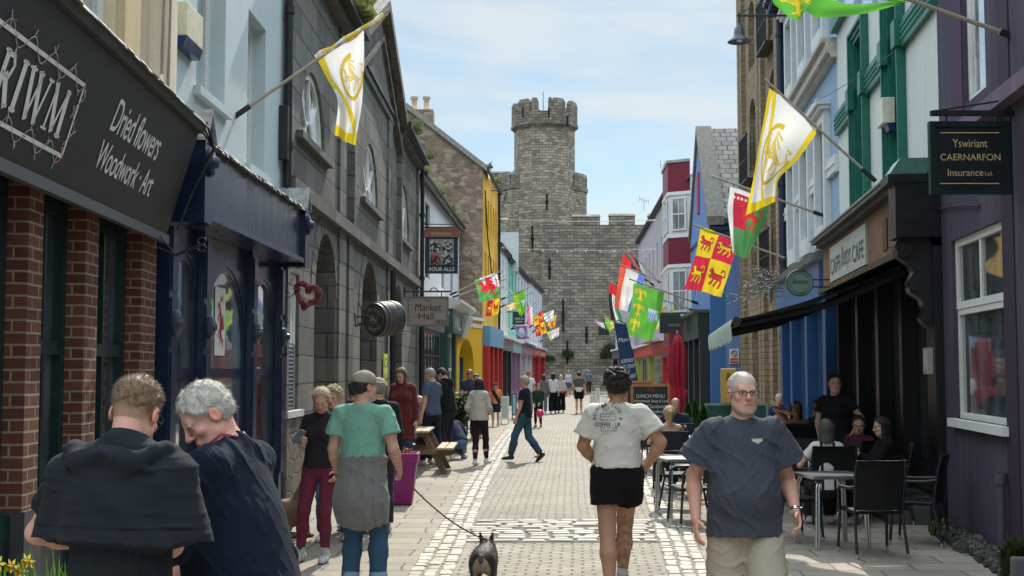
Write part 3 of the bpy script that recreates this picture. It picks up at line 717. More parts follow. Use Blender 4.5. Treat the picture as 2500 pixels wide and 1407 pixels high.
# ================================================================== LEFT 4 : white building with mossy roof, ground floor shops
W = Wall((-2.70, 35.0), (-2.10, 48.6), 'L'); WL3 = W
b = thing('white_building', W(0, 0, 0), 'white rendered building with mossy slate roof between the market hall and the rubble gable', 'building')
whiter = render_wall((.66, .68, .68), (.35, .36, .36), .4)
ops = [(W.U(1037), W.U(1049), 4.6, 6.9, 'r'), (W.U(1078), W.U(1085), 4.6, 6.5, 'r'), (W.U(1100), W.U(1106), 4.6, 6.3, 'r')]
facade(W, 0, W.L, 7.45, ops, whiter, b, reveal=.15)
for o_ in ops: window(W, *o_[:4], b, paint((.06, .08, .10), .4), GL, 2, 2, n=-.12)
roof(W, -.0, W.L, 7.45, 9.6, 3.2, b, over=.2); gutter_(W, 0, W.L, 7.42, b, n=.22)
moss(W, .2, W.L, 7.5, .1, b, 60, h=.26, cols=((.10, .12, .04), (.22, .23, .09))); moss(W, .2, W.L, 7.75, -.4, b, 30, h=.22)
# first shop (dark, red neon), second shop (dark green and cream cornice)
u0, u1 = .4, 5.4
sf = MB(W).box(u0, u1, 0, .25, 3.0, 3.6).build('fascia', paint((.10, .11, .13), .5), b)
MB(W).box(u0, u1, 0, .4, 3.6, 3.7).build('cornice', paint((.20, .22, .23), .5), sf)
text('MOMO\'S', W(u0 + 1.6, .25, 3.08), W.r * 2.6, V((0, 0, .42)), paint((.5, .03, .03), .5), sf)
MB(W).box(u0, u1, 0, .12, 0, .7).build('stall_riser', DGREEN, b)
window(W, u0, u1, .7, 3.0, b, DGREEN, GL, 6, 3, n=.03, fw=.12, bar=.05)
u0, u1 = 6.2, 12.6
for a in (u0, u0 + 2.8, u1 - .3): MB(W).box(a, a + .3, 0, .28, 0, 3.1).build('pilaster', paint((.02, .06, .055), .4), b)
sf = MB(W).box(u0, u1, 0, .45, 3.05, 3.85).build('fascia', paint((.03, .08, .075), .4), b)
MB(W).prism([(u0 - .1, .45, 3.85), (u0 - .1, .75, 4.05), (u0 - .1, .75, 4.15), (u0 - .1, 0, 4.25), (u0 - .1, 0, 3.85)], (u1 - u0 + .2, 0, 0)).build('cornice', paint((.45, .48, .44), .5), sf)
MB(W).prism([(u1 - 2.8, .46, 2.95), (u1 - 2.8, .7, 3.75), (u1 - 2.8, .1, 3.75), (u1 - 2.8, .1, 2.95)], (2.85, 0, 0)).build('canopy_box', paint((.42, .50, .46), .5), sf)
text('HALL', W(u0 + .8, .455, 3.2), W.r * 2.2, V((0, 0, .45)), paint((.7, .66, .6), .6), sf)
window(W, u0 + .3, u1 - .3, .55, 3.05, b, paint((.62, .68, .62), .5), GL, 5, 2, n=.1, fw=.1, bar=.06)
MB(W).box(u0, u1, 0, .14, 0, .55).build('stall_riser', paint((.03, .07, .065), .5), b)
# ================================================================== LEFT 5 : rubble gable with yellow front
W = Wall((-1.17, 49.0), (-.66, 56.0), 'L'); WL4 = W
yel = render_wall((.66, .38, .035), (.35, .20, .04), .35)
yel2 = render_wall((.70, .42, .03), (.35, .20, .04), .3)
rub = rubble((.33, .235, .165), (.20, .145, .105), (.42, .33, .25), (.32, .26, .20), 4.0)
b = thing('gabled_building', W(0, 0, 0), 'tall rubble stone gable with steep slate roof and ochre yellow street front', 'building')
YE = 9.9
ops = []
for k in range(5): 
    u_ = .9 + k * 1.25; ops += [(u_, u_ + .55, 5.2, 6.6, 'r'), (u_, u_ + .55, 7.6, 8.9, 'r')]
facade(W, 0, W.L, YE, ops, yel, b, depth=6.1, side_mat=rub)
for o_ in ops: window(W, *o_[:4], b, WHITEP, GL, 1, 2, n=-.12)
RX0 = -1.17; apx = -4.22; az = 12.25
MB().prism([(-7.4, 48.97, 0), (-1.175, 48.97, 0), (-1.175, 48.97, YE), (apx, 48.97, az), (-7.4, 48.97, YE + .05)], (0, -.28, 0)).build('gable_wall', rub, b)
mb = MB(); 
for (x0, z0, x1, z1) in ((-1.0, YE - .12, apx, az + .03), (apx, az + .03, -7.6, YE - .1)):
    mb.prism([(x0, 48.6, z0), (x1, 48.6, z1), (x1, 48.6, z1 + .16), (x0, 48.6, z0 + .16)], (0, 7.6, 0))
mb.build('roof', slate(), b)
mb = MB()
for (x0, z0, x1, z1) in ((-1.0, YE - .2, apx, az - .03), (apx, az - .03, -7.6, YE - .2)): mb.prism([(x0, 48.55, z0), (x1, 48.55, z1), (x1, 48.55, z1 + .24), (x0, 48.55, z0 + .24)], (0, .2, 0))
mb.build('verge', paint((.26, .25, .23), .9, .3), b)
ch = MB().box(-4.3, -3.2, 49.3, 50.2, 11.6, 12.35).build('chimney', rub, b)
for x in (-4.0, -3.5): MB().lathe([(.13, 12.35), (.15, 12.45), (.11, 12.5), (.11, 12.8), (.16, 12.85), (.16, 12.95), (.1, 12.95)], c=(x, 49.7, 0), seg=10).build('chimney_pot', paint((.55, .42, .28), .8), ch)
moss(W, .3, W.L, YE + .05, .1, b, 50, h=.28); gutter_(W, 0, W.L, YE - .05, b, n=.18, r=.07)
MB(W).tube([(.1, .08, 9.0), (1.2, .08, 7.3), (3, .08, 6.0), (5.5, .08, 5.4)], .03, 5).build('cable', IRON, b)
downpipe(W, W.L - .15, 0, YE, b, r=.06)
sf = MB(W).box(.1, W.L - .1, 0, .3, 2.75, 3.55).build('fascia', paint((.12, .30, .45), .5), b)
for a in (.1, 2.1, 4.3, W.L - .5): MB(W).box(a, a + .4, 0, .25, 0, 2.75).build('pilaster', paint((.42, .03, .025), .4), b)
window(W, .5, W.L - .5, .6, 2.75, b, paint((.42, .03, .025), .4), GL, 4, 1, n=.03, fw=.12, bar=.12); MB(W).box(.4, W.L - .5, 0, .1, 0, .6).build('stall_riser', paint((.42, .03, .025), .4), b)
# low yellow wing with an arch, obliquely in front of the gable
W = Wall((-2.02, 45.0), (-1.18, 48.4), 'L')
b = thing('yellow_wing', W(0, 0, 0), 'low ochre yellow wing with a round archway and white coping below the rubble gable', 'building')
facade(W, 0, W.L, 3.7, [(.25, 2.3, .02, 2.95, 'a')], yel2, b, depth=1.0, reveal=.75)
MB(W).box(-.05, W.L, -1, .1, 3.7, 3.82).build('coping', WHITEP, b)
mb = MB(W)
for k in range(9): mb.box(.1 + k * .38, .34 + k * .38, .0, .05, 3.42, 3.56)
mb.build('dentils', WHITEP, b)
# ================================================================== generic far houses
def house(name, A, B, side, ze, zr, col, label, floors, nw, shop=None, fcol=(.7, .7, .68), roofm=None, d=3.5, trim=None, txt=None, winw=.75, glassm=None, chim=0, doorcol=None):
    W = Wall(A, B, side); b = thing(name, W(0, 0, 0), label, 'building'); m = render_wall(col, sc3(col, .5), .35); fm = paint(fcol, .5); ops = []
    for z0, z1 in floors:
        for k in range(nw):
            c = W.L * (k + .5) / nw; ops.append((c - winw / 2, c + winw / 2, z0, z1, 'r'))
    facade(W, 0, W.L, ze, ops, m, b, depth=2 * d, reveal=.14)
    for o_ in ops: window(W, *o_[:4], b, fm, glassm or GL, 2, 2, n=-.1, sill=fm)
    roof(W, 0, W.L, ze, zr, d, b, mat=roofm)
    for u_ in (0.0, W.L - .05): gable_end(W, u_, ze, zr, d, m, b)
    gutter_(W, 0, W.L, ze - .03, b, n=.18)
    if shop:
        pc, fc, z = shop; pm, fa = paint(pc, .4), paint(fc, .45)
        sf = MB(W).box(.1, W.L - .1, 0, .28, z, z + .55).build('fascia', fa, b); MB(W).box(.05, W.L - .05, 0, .42, z + .55, z + .67).build('cornice', fm, sf)
        for k in range(3):
            a = .1 + (W.L - .5) * k / 2; MB(W).box(a, a + .3, 0, .2, 0, z).build('pilaster', pm, b)
        MB(W).box(.4, W.L - .4, 0, .1, 0, .6).build('stall_riser', pm, b)
        window(W, .4, W.L - .4, .6, z, b, pm, GL, 4, 1, n=.02, fw=.1, bar=.08)
        if txt: text(txt, W(.9, .28, z + .12) if side == 'L' else W(W.L - .9, .28, z + .12), W.r * (W.L - 1.8), V((0, 0, .3)), paint((.75, .72, .6), .5), sf)
    for k in range(chim): chimney(W, (.5 if k == 0 else W.L - .5), -d, zr - .5, zr + .9, b, m)
    return W, b
WL5, b5 = house('terraced_house', (-.66, 56), (-.22, 62), 'L', 7.6, 9.4, (.66, .70, .70), 'tall white rendered terraced house next to the yellow front', ((3.9, 5.1), (5.9, 7.1)), 3, ((.03, .035, .04), (.22, .2, .2), 2.7), txt=None)
WL6, b6 = house('terraced_house', (-.22, 62), (.28, 69), 'L', 7.5, 9.4, (.22, .52, .43), 'mint green terraced house with lilac shopfront', ((3.9, 5.1), (5.9, 7.1)), 3, ((.36, .20, .36), (.30, .55, .48), 2.7))
MB(WL5).box(5.7, 6.2, -3.6, -1.4, 7, 9.1).build('gable_stack', whiter, b5)
MB().box(-.65, .35, 64.6, 65.4, 7.0, 9.05).build('gable_stack', render_wall((.55, .62, .62), (.4, .42, .4), .3), b6)
WL7, b7 = house('terraced_house', (.28, 69), (1.1, 80), 'L', 7.6, 9.8, (.62, .62, .66), 'lilac white terraced house with black slate roof and pale shopfront', ((3.9, 5.1), (5.9, 7.1)), 4, ((.6, .6, .62), (.35, .2, .3), 2.7), fcol=(.06, .06, .07))
WL8, b8 = house('terraced_house', (1.1, 80), (2.3, 94), 'L', 7.8, 10.2, (.60, .62, .66), 'last white house before the castle with bright red shopfront', ((3.9, 5.1), (5.9, 7.1)), 5, ((.50, .02, .03), (.50, .02, .03), 2.7), fcol=(.5, .55, .62), txt='CAFE BAR')
# ================================================================== RIGHT 1 : purple building
W = Wall((3.69, 3.9), (4.85, 13.8), 'R'); WR0 = W
pur = render_wall((.070, .058, .088), (.17, .15, .165), .5, gr=.9)
b = thing('purple_building', W(0, 0, 0), 'dark purple roughcast building with white sash windows at the right edge', 'building')
wz = [(W.U(2452), W.U(2325), 1.28, 3.2, 'r'), (W.U(2420) , W.U(2365), 4.55, 7.1, 'r')]
wz[0] = (W.U(2412) - .55, W.U(2325), 1.28, 3.2, 'r')
facade(W, 0, W.L, 10.5, wz, pur, b, reveal=.16)
window(W, wz[0][0], wz[0][1], 1.28, 2.45, b, WHITEP, glass((.05, .06, .065)), 1, 1, n=-.10, fw=.06, sill=WHITEP); window(W, wz[0][0], wz[0][1], 2.453, 3.2, b, WHITEP, glass((.05, .06, .065)), 2, 1, n=-.09, fw=.075, bar=.07)
window(W, *wz[1][:4], b, WHITEP, glass((.2, .22, .22)), 1, 2, n=-.10, fw=.07)
box_part(W, 'window_reveal', paint((.05, .02, .06), .8), b, W.U(2365) + .02, W.U(2335), 0, .012, 4.3, 9.8)
box_part(W, 'window_reveal', paint((.03, .015, .035), .8), b, W.U(2480), W.U(2452), 0, .012, 0, 9.8)
mb = MB(W); u_a, z_a = W.hit(2345, 300, .1); u_b, z_b = W.hit(2490, 165, .1)
MB(W).box(0, W.U(2345, .1) + .2, 0, .13, z_a - .13, z_a + .02).build('string_course', render_wall((.17, .12, .17), (.3, .25, .28), .5), b)
mb = MB(W); mb.tube([(W.U(2400), .02, 3.42), (W.U(2370), .03, 3.5), (W.U(2300), .02, 3.62)], .012, 5); mb.build('crack', paint((.05, .035, .06), .9), b)
downpipe(W, W.U(2447), 0, .85, b, paint((.08, .06, .09), .7), n=.06, r=.04)
mb = MB(W); 
for k in range(170):
    u_ = random.uniform(W.L - 4.2, W.L - .1); s_ = random.uniform(.03, .075); nn = random.uniform(.02, .20); z = max(0, .16 - nn * .6) * random.uniform(.4, 1)
    mb.bbox(u_ - s_, u_ + s_, nn, nn + s_ * 1.2, -.02, z + .05, b=.025)
mb.build('rubble_footing', rubble((.09, .09, .08), (.13, .13, .12), (.06, .07, .05), (.04, .04, .04), 5), b)
box_part(W, 'doorstep', paint((.10, .10, .11), .7), b, W.U(2600), W.U(2462, .4), .0, .45, 0, .33, bevel=.02)
def tuft(o3, n, h, mat, spread=.1, name='weed', root=None, wd=.02):
    mb = MB()
    for _ in range(n):
        a = random.uniform(0, 6.28); r = random.uniform(0, spread); x, y = o3[0] + r * cos(a), o3[1] + r * sin(a); hh = h * random.uniform(.4, 1); b_ = random.uniform(.1, .5) * hh; t = random.uniform(0, 6.28); dx, dy = cos(t) * b_, sin(t) * b_; w2 = wd * random.uniform(.6, 1.2); px_, py_ = -sin(t) * w2 / 2, cos(t) * w2 / 2
        p0 = (x - px_, y - py_, o3[2]); p1 = (x + px_, y + py_, o3[2]); m0 = (x + dx * .3 - px_, y + dy * .3 - py_, o3[2] + hh * .6); m1 = (x + dx * .3 + px_, y + dy * .3 + py_, o3[2] + hh * .6)
        mb.add([p0, p1, m1, m0, (x + dx, y + dy, o3[2] + hh * random.uniform(.75, 1))], [(0, 1, 2, 3), (3, 2, 4)])
    return mb.build(name, mat, root, None if root else o3, recalc=False)
tag(tuft(W(W.U(2447, .2), .12, .0), 260, .42, leafy((.02, .035, .012), (.05, .075, .02)), .13, 'climbing_weed', wd=.05), 'small dark green weed growing up the foot of the purple wall', 'plant')
tag(tuft(P(2292, 1300, W(W.L - .4, .1, 0).y), 60, .16, leafy((.05, .10, .02), (.1, .18, .03)), .1, 'weed'), 'pale green weed in the rubble at the corner of the purple wall', 'plant')
# ================================================================== RIGHT 2 : cafe, white render with dark green trim
W = Wall((4.85, 13.8), (5.77, 21.5), 'R'); WR1 = W
b = thing('cafe_building', W(0, 0, 0), 'white cafe building with dark green window surrounds above a black and terracotta shopfront', 'building')
wht = render_wall((.60, .64, .60), (.36, .40, .36), .35); grn = paint((.012, .13, .095), .4, .2)
wq = [(W.U(2215), W.U(2172), 4.6, 6.75, 'r'), (W.U(2122), W.U(2094), 4.6, 6.75, 'r')]
wq = [(1.55, 2.6, 4.55, 6.75, 'r'), (4.4, 5.45, 4.55, 6.75, 'r')]
_a = [(W.U(2216), W.U(2188)), (W.U(2127), W.U(2101))]
wq = [(a, c, 4.5, zt, 'r') for (a, c), zt in zip(_a, (7.0, 7.0))]
facade(W, 0, W.L, 9.6, wq, wht, b, zb=3.9, reveal=.2)
for a, c, z0, z1, k in wq:
    o = window(W, a, c, z0, z1, b, paint((.01, .09, .065), .4), glass((.02, .05, .045)), 1, 2, n=-.17)
    mb = MB(W)
    for k_, (w0, w1, nn) in enumerate(((0, .07, .05), (.07, .14, .08), (.14, .19, .12))):
        mb.box(a - w1, a - w0, 0, nn, z0 - .1, z1 + w1); mb.box(c + w0, c + w1, 0, nn, z0 - .1, z1 + w1); mb.box(a - w0, c + w0, 0, nn - .003, z1 + w0, z1 + w1)
    mb.box(a, a + .012, -.168, 0, z0, z1); mb.box(c - .012, c, -.168, 0, z0, z1); mb.box(a + .012, c - .012, -.168, 0, z1 - .012, z1); mb.box(a - .25, a + .0, 0, .15, 5.95, 6.3); mb.box(c, c + .25, 0, .15, 5.95, 6.3); mb.build('window_surround', grn, o)
segs = [(0.0, _a[0][0] - .25), (_a[0][1] + .25, _a[1][0] - .25), (_a[1][1] + .25, W.L - .02)]
for a, c in segs:
    if c - a < .1: continue
    o = box_part(W, 'string_course', grn, b, a, c, 0, .07, 5.92, 6.28); mb = MB(W); x = a + .05
    while x < c - .04:
        for z in (6.02, 6.1, 6.18): mb.lathe([(.035, 0), (.025, .015), (0, .02)], c=(x + random.uniform(-.01, .01), .071, z), ax='y', seg=6)
        x += .085
    mb.build('carving', paint((.03, .17, .13), .5), o)
box_part(W, 'string_course', grn, b, 0, W.L - .02, 0, .12, 7.75, 8.0); box_part(W, 'string_course', grn, b, 0, W.L - .02, 0, .2, 9.3, 9.6)
# shopfront
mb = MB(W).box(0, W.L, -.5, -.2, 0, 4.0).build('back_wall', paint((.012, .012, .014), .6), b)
terra = paint((.24, .115, .06), .5, .45, 0, .2, 3); blk = paint((.010, .010, .012), .35, .2)
fs0, fs1 = 3.2, 3.92
fas = box_part(W, 'fascia', terra, b, .45, W.L, 0, .30, fs0, fs1)
MB(W).box(.4, W.L, 0, .42, fs1, fs1 + .06).box(.4, W.L, 0, .5, fs1 + .06, fs1 + .13).build('cornice', paint((.13, .12, .11), .6, .3), fas)
MB(W).box(.4, W.L, 0, .40, fs0 - .08, fs0).build('fascia_rail', blk, fas)
mb = MB(W); u_ = .4
while u_ < W.L: l_ = random.uniform(.06, .1); mb.prism([(u_, .52, fs1 + .12), (u_, .52, fs1 + .15), (u_, 0, fs1 + .25), (u_, 0, fs1 + .2)], (l_ * .8, 0, 0)); u_ += l_
mb.build('lead_flashing', LEAD, fas)
for a, c, m_ in ((.75, 1.45, terra), (1.6, 1.9, blk)): MB(W).box(a, c, .3, .315, fs0 + .12, fs1 - .2).build('panel', m_, fas)
ga, gb = W.U(2122, .3), W.U(2033, .3); sg = MB(W).box(ga, gb, .3, .34, fs0 + .05, fs1 - .10).build('sign_board', paint((.50, .52, .45), .5, .08), fas)
tm = paint((.10, .11, .10), .5); rd = W.r
text('CAFFI', W(gb - .1, .342, fs0 + .16), rd * (gb - ga) * .3, V((0, 0, .26)), tm, sg, bold=.01); text('CAFE', W(ga + (gb - ga) * .32, .342, fs0 + .16), rd * (gb - ga) * .28, V((0, 0, .26)), tm, sg, bold=.01)
text('Bettys', W(ga + (gb - ga) * .64, .342, fs0 + .10), rd * (gb - ga) * .28, V((0, 0, .42)), paint((.2, .21, .18), .5), sg, shear=.35)
con = MB(W).box(0, .42, -.02, .50, 3.3, 3.92).box(-.02, .46, -.02, .58, 3.92, 4.02).build('console', blk, b)
MB(W).prism([(-.02, .56, 4.02), (.44, .56, 4.02), (.44, .44, 4.20), (-.02, .44, 4.20)], (0, -.4, 0)).build('copper_cap', paint((.06, .17, .14), .6, .3), con)
mb = MB(W)
pr = [(.1, 3.3), (.46, 3.3), (.50, 3.2), (.46, 3.08), (.34, 3.0), (.30, 2.9), (.36, 2.8), (.34, 2.68), (.22, 2.6), (.18, 2.48), (.24, 2.38), (.16, 2.28), (.1, 2.3)]
mb.prism([(.10, n_, z_) for n_, z_ in pr], (.22, 0, 0))
for z_, n_, r_ in ((3.16, .40, .085), (2.76, .28, .07), (2.40, .17, .05)): mb.tube([(.06, n_, z_), (.36, n_, z_)], r_, 12)
mb.build('scroll', blk, con)
for a, c in ((0, .42), (1.9, 2.1), (3.6, 3.85), (5.4, 5.6), (W.L - .3, W.L)): box_part(W, 'pilaster', blk, b, a, c, -.2, .1, 0, 3.2)
for a, c in ((.42, 1.9), (2.1, 3.6), (3.85, 5.4), (5.6, W.L - .3)):
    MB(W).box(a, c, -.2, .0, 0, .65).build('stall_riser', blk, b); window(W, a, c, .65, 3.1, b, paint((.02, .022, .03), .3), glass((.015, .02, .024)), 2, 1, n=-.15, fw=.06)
bx = box_part(W, 'menu_case', paint((.33, .31, .28), .5), b, .12, .36, .1, .16, 1.75, 2.05)
MB(W).box(.15, .33, .16, .165, 1.79, 2.01).build('menu_sheet', paint((.42, .40, .36), .5), bx)
box_part(W, 'doorstep', paint((.06, .06, .06), .7), b, .6, 1.8, 0, .55, 0, .16); box_part(W, 'doorstep', paint((.07, .07, .07), .7), b, .6, 1.8, 0, .3, .16, .32)
# ================================================================== RIGHT 3 : blue and white decorated facade
W = Wall((5.77, 21.5), (6.53, 29.0), 'R'); WR2 = W
b = thing('blue_and_white_building', W(0, 0, 0), 'sky blue rendered building with white moulded window surrounds and string course', 'building')
sky_r = render_wall((.27, .40, .52), (.42, .46, .48), .5); wtr = paint((.62, .64, .62), .6, .1)
wq = [(a, a + 1.0, 4.5, 6.4, 'r') for a in (1.1, 3.3, 5.5)] + [(a, a + 1.0, 8.2, 9.7, 'r') for a in (1.1, 3.3, 5.5)]
facade(W, 0, W.L, 10.6, wq, sky_r, b, reveal=.2)
for a, c, z0, z1, k in wq:
    o = window(W, a, c, z0, z1, b, wtr, glass((.10, .13, .14)), 1, 2, n=-.17)
    MB(W).box(a - .2, a, 0, .12, z0 - .35, z1 + .2).box(c, c + .2, 0, .12, z0 - .35, z1 + .2).box(a, c, 0, .115, z1, z1 + .2).box(a - .26, c + .26, 0, .2, z1 + .2, z1 + .28).box(a - .3, c + .3, 0, .26, z1 + .28, z1 + .38).box(a, c, 0, .14, z0 - .35, z0 - .02).build('window_surround', wtr, o)
for z0, z1, nn in ((7.35, 7.42, .12), (7.42, 7.62, .2), (7.62, 7.7, .28)): box_part(W, 'string_course', paint((.45, .43, .38), .8, .3), b, 0, W.L, 0, nn, z0, z1)
for a, c in ((0, .9), (2.3, 3.1), (4.5, 5.3), (6.7, W.L)):
    o = box_part(W, 'string_course', wtr, b, a, c, 0, .08, 5.3, 5.6); mb = MB(W); x = a + .05
    while x < c: mb.lathe([(.04, 0), (.03, .02), (0, .03)], c=(x, .081, 5.45), ax='y', seg=6); x += .1
    mb.build('carving', wtr, o)
# black eaves with brackets
mb = MB(W).box(0, W.L, 0, .5, 10.45, 10.6)
for k in range(24): u_ = .15 + k * .31; mb.box(u_, u_ + .12, 0, .42, 10.2, 10.45)
mb.build('eaves', paint((.02, .035, .06), .4), b); downpipe(W, W.L - .05, 0, 10.3, b, paint((.02, .035, .06), .4), r=.08, n=.12)
roof(W, 0, W.L, 10.6, 12.4, 3, b)
sf = MB(W).box(.2, W.L - .5, 0, .35, 3.1, 3.75).build('fascia', paint((.05, .14, .33), .45), b)
MB(W).prism([(.2, .45, 3.75), (.2, .5, 3.85), (.2, 0, 4.1), (.2, 0, 3.75)], (W.L - .6, 0, 0)).build('cornice', paint((.24, .26, .27), .6, .3), sf)
for a in (.2, 2.6, 5.0, W.L - .8): box_part(W, 'pilaster', paint((.02, .08, .22), .4), b, a, a + .3, 0, .25, 0, 3.1)
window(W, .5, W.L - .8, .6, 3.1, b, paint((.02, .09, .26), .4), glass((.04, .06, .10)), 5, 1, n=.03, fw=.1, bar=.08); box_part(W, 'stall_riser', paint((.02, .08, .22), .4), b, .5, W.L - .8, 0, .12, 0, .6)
# ================================================================== RIGHT 4 : buff brick warehouse
W = Wall((6.53, 29.0), (6.86, 36.6), 'R'); WR3 = W
b = thing('brick_building', W(0, 0, 0), 'tall narrow buff brick building with iron balconies above the street', 'building')
bbr = masonry((.44, .34, .215), (.33, .25, .155), (.20, .16, .11), bw=.46, bh=.15, ms=.012, bump=.6, stain=.45, stcol=(.12, .10, .07), jit=.006)
ops = [(a, a + 1.1, z0, z1, 'a') for a in (1.2, 4.6) for z0, z1 in ((1.0, 3.2), (4.4, 6.5), (7.4, 9.4), (10.3, 12.2))]
facade(W, 0, W.L, 14.6, ops, bbr, b, depth=6, reveal=.3)
for o_ in ops: window(W, *o_[:4], b, paint((.3, .3, .28), .5), GL, 2, 2, n=-.25, arch=True)
mb = MB(W)
for a in (.0, .5, 2.9, 3.4, 6.4, 6.9): mb.box(a, a + .35, 0, .12, 0, 14)
mb.build('pilaster_strip', bbr, b)
mb = MB(W).box(-.05, W.L + .05, 0, .3, 14.0, 14.2).box(-.1, W.L + .1, 0, .45, 14.2, 14.45)
for k in range(22): mb.box(k * .35, k * .35 + .16, 0, .25, 13.7, 14.0)
mb.build('cornice', bbr, b)
for a, z in ((1.0, 9.9), (4.4, 7.0), (1.0, 4.0)):
    mb = MB(W).box(a, a + 1.5, 0, .30, z, z + .06)
    for k in range(11): mb.box(a + k * .145, a + k * .145 + .02, .265, .285, z + .06, z + 1.25)
    for k in range(2): 
        for x in (a, a + 1.475): mb.box(x, x + .02, .07 + k * .1, .09 + k * .1, z + .06, z + 1.25)
    mb.box(a, a + 1.5, .25, .30, z + 1.25, z + 1.3); mb.box(a, a + 1.5, .26, .29, z + .6, z + .63); mb.build('balcony', IRON, b)
box_part(W, 'wall_plaque', paint((.16, .18, .21), .5), b, 2.2, 2.6, .0, .06, 3.55, 4.1)
box_part(W, 'menu_board', paint((.10, .07, .05), .5), b, 3.8, 4.2, .0, .06, 1.0, 2.4)
# ================================================================== RIGHT 5 : blue gabled house
W = Wall((5.90, 36.6), (6.32, 43.2), 'R'); WR4 = W
b = thing('blue_gabled_house', W(0, 0, 0), 'cornflower blue house with stepped slate roof and stone verge facing the street', 'building')
blu = render_wall((.14, .25, .48), (.30, .33, .42), .3); blu2 = render_wall((.06, .17, .40), (.12, .16, .3), .3)
ez, rz_ = 6.35, 9.5; m = W.L / 2
facade(W, 0, W.L, ez, [(1.0, 1.7, 4.3, 5.5, 'r'), (4.6, 5.3, 4.3, 5.5, 'r')], blu, b, depth=7)
for a in (1.0, 4.6): window(W, a, a + .7, 4.3, 5.5, b, WHITEP, GL, 2, 2, n=-.1)
MB(W).prism([(0, 0, ez), (W.L, 0, ez), (m, 0, rz_)], (0, -.3, 0)).build('gable_wall', blu, b)
MB().box(5.915, 7.6, 36.57, 36.6, 0, ez).build('side_wall', blu2, b)
mb = MB(W); 
for x0, z0, x1, z1 in ((-.25, ez - .2, m, rz_ + .05), (m, rz_ + .05, W.L + .25, ez - .2)): mb.prism([(x0, -.2, z0), (x1, -.2, z1), (x1, -.2, z1 + .14), (x0, -.2, z0 + .14)], (0, -7, 0))
mb.build('roof', masonry((.33, .33, .31), (.22, .22, .21), (.05, .05, .05), bw=.34, bh=.26, ms=.02, rough=.75, bump=1., stain=.35, stcol=(.5, .5, .42)), b)
mb = MB(W)
for x0, z0, x1, z1 in ((-.3, ez - .25, m, rz_ + .02), (m, rz_ + .02, W.L + .3, ez - .25)): mb.prism([(x0, .08, z0), (x1, .08, z1), (x1, .08, z1 + .26), (x0, .08, z0 + .26)], (0, -.5, 0))
mb.build('verge', paint((.20, .195, .17), .9, .35), b)
MB(W).box(-.3, W.L, -3.5, .02, ez - .42, ez - .3).build('eaves', paint((.015, .03, .06), .4), b)
mb = MB(W)
for k in range(3): pass
box_part(W, 'wall_emblem', paint((.35, .05, .09), .6), b, m - .35, m + .35, .0, .05, 6.9, 8.2)
MB().tube([(6.95, 36.45, 0), (6.95, 36.45, 6.1)], .07, 8).build('downpipe', IRON, b)
sf = MB(W).box(.1, W.L - .1, 0, .35, 2.75, 3.5).build('fascia', paint((.012, .03, .032), .45), b); MB(W).box(.05, W.L, 0, .5, 3.5, 3.6).build('cornice', paint((.06, .07, .07), .5), sf)
for a in (.1, 2.2, 4.3, W.L - .4): box_part(W, 'pilaster', paint((.02, .03, .035), .4), b, a, a + .3, 0, .3, 0, 2.75)
window(W, .4, W.L - .4, .6, 2.75, b, paint((.02, .03, .035), .4), GL, 4, 1, n=.03, fw=.1)
ns = MB().box(7.0 - .55, 7.0 - .27, 36.50, 36.53, 1.97, 2.42).build('notice_sign', WHITEP, None, base=(6.6, 36.5, 1.97))
tag(ns, 'small white no dogs notice with red band on the blue side wall', 'sign')
RED = paint((.5, .02, .02), .5)
MB().box(6.47, 6.71, 36.493, 36.499, 1.99, 2.14).build('red_band', RED, ns)
text('NO FOULING', (6.48, 36.492, 2.03), (.22, 0, 0), (0, 0, .07), WHITEP, ns)
MB().tube([(6.59 + .085 * cos(k * .4), 36.488, 2.28 + .085 * sin(k * .4)) for k in range(17)], .012, 6).tube([(6.53, 36.488, 2.34), (6.65, 36.488, 2.22)], .01, 6).build('prohibition_ring', paint((.05, .05, .06), .5), ns)
# ================================================================== RIGHT 6 : maroon bay house
W = Wall((6.32, 43.2), (6.75, 53.0), 'R'); WR5 = W
b = thing('bay_windowed_house', W(0, 0, 0), 'white house with stacked canted bay windows and maroon panels', 'building')
lil = render_wall((.52, .47, .50), (.35, .32, .34), .3); mar = paint((.17, .012, .03), .45, .15)
facade(W, 0, W.L, 8.7, [(6.2, 7.0, 4.2, 5.7, 'r'), (6.2, 7.0, 6.6, 8.0, 'r')], render_wall((.58, .58, .60), (.4, .38, .4), .3), b)
for z0, z1 in ((4.2, 5.7), (6.6, 8.0)): window(W, 6.2, 7.0, z0, z1, b, WHITEP, GL, 2, 2, n=-.1)
roof(W, 0, W.L, 8.7, 10.4, 3.2, b)
by = thing('bay', W(1.7, 0, 2.6), None, None); by.parent = b; by.location = W(1.7, 0, 2.6) - W(0, 0, 0)
BP = [(.1, 0), (.55, .75), (2.9, .75), (3.4, 0)]
def bay_ring(z0, z1, mat, name, g=0):
    pts = [(BP[0][0] - g, 0), (BP[1][0] - g * .5, BP[1][1] + g), (BP[2][0] + g * .5, BP[2][1] + g), (BP[3][0] + g, 0)]
    return MB(W).prism([(x, n_, z0) for x, n_ in pts], (0, 0, z1 - z0)).build(name, mat, by)
bay_ring(2.6, 3.6, mar, 'panel'); bay_ring(5.55, 6.5, mar, 'panel'); bay_ring(8.15, 9.2, mar, 'panel'); bay_ring(9.2, 9.3, LEAD, 'bay_roof', .05)
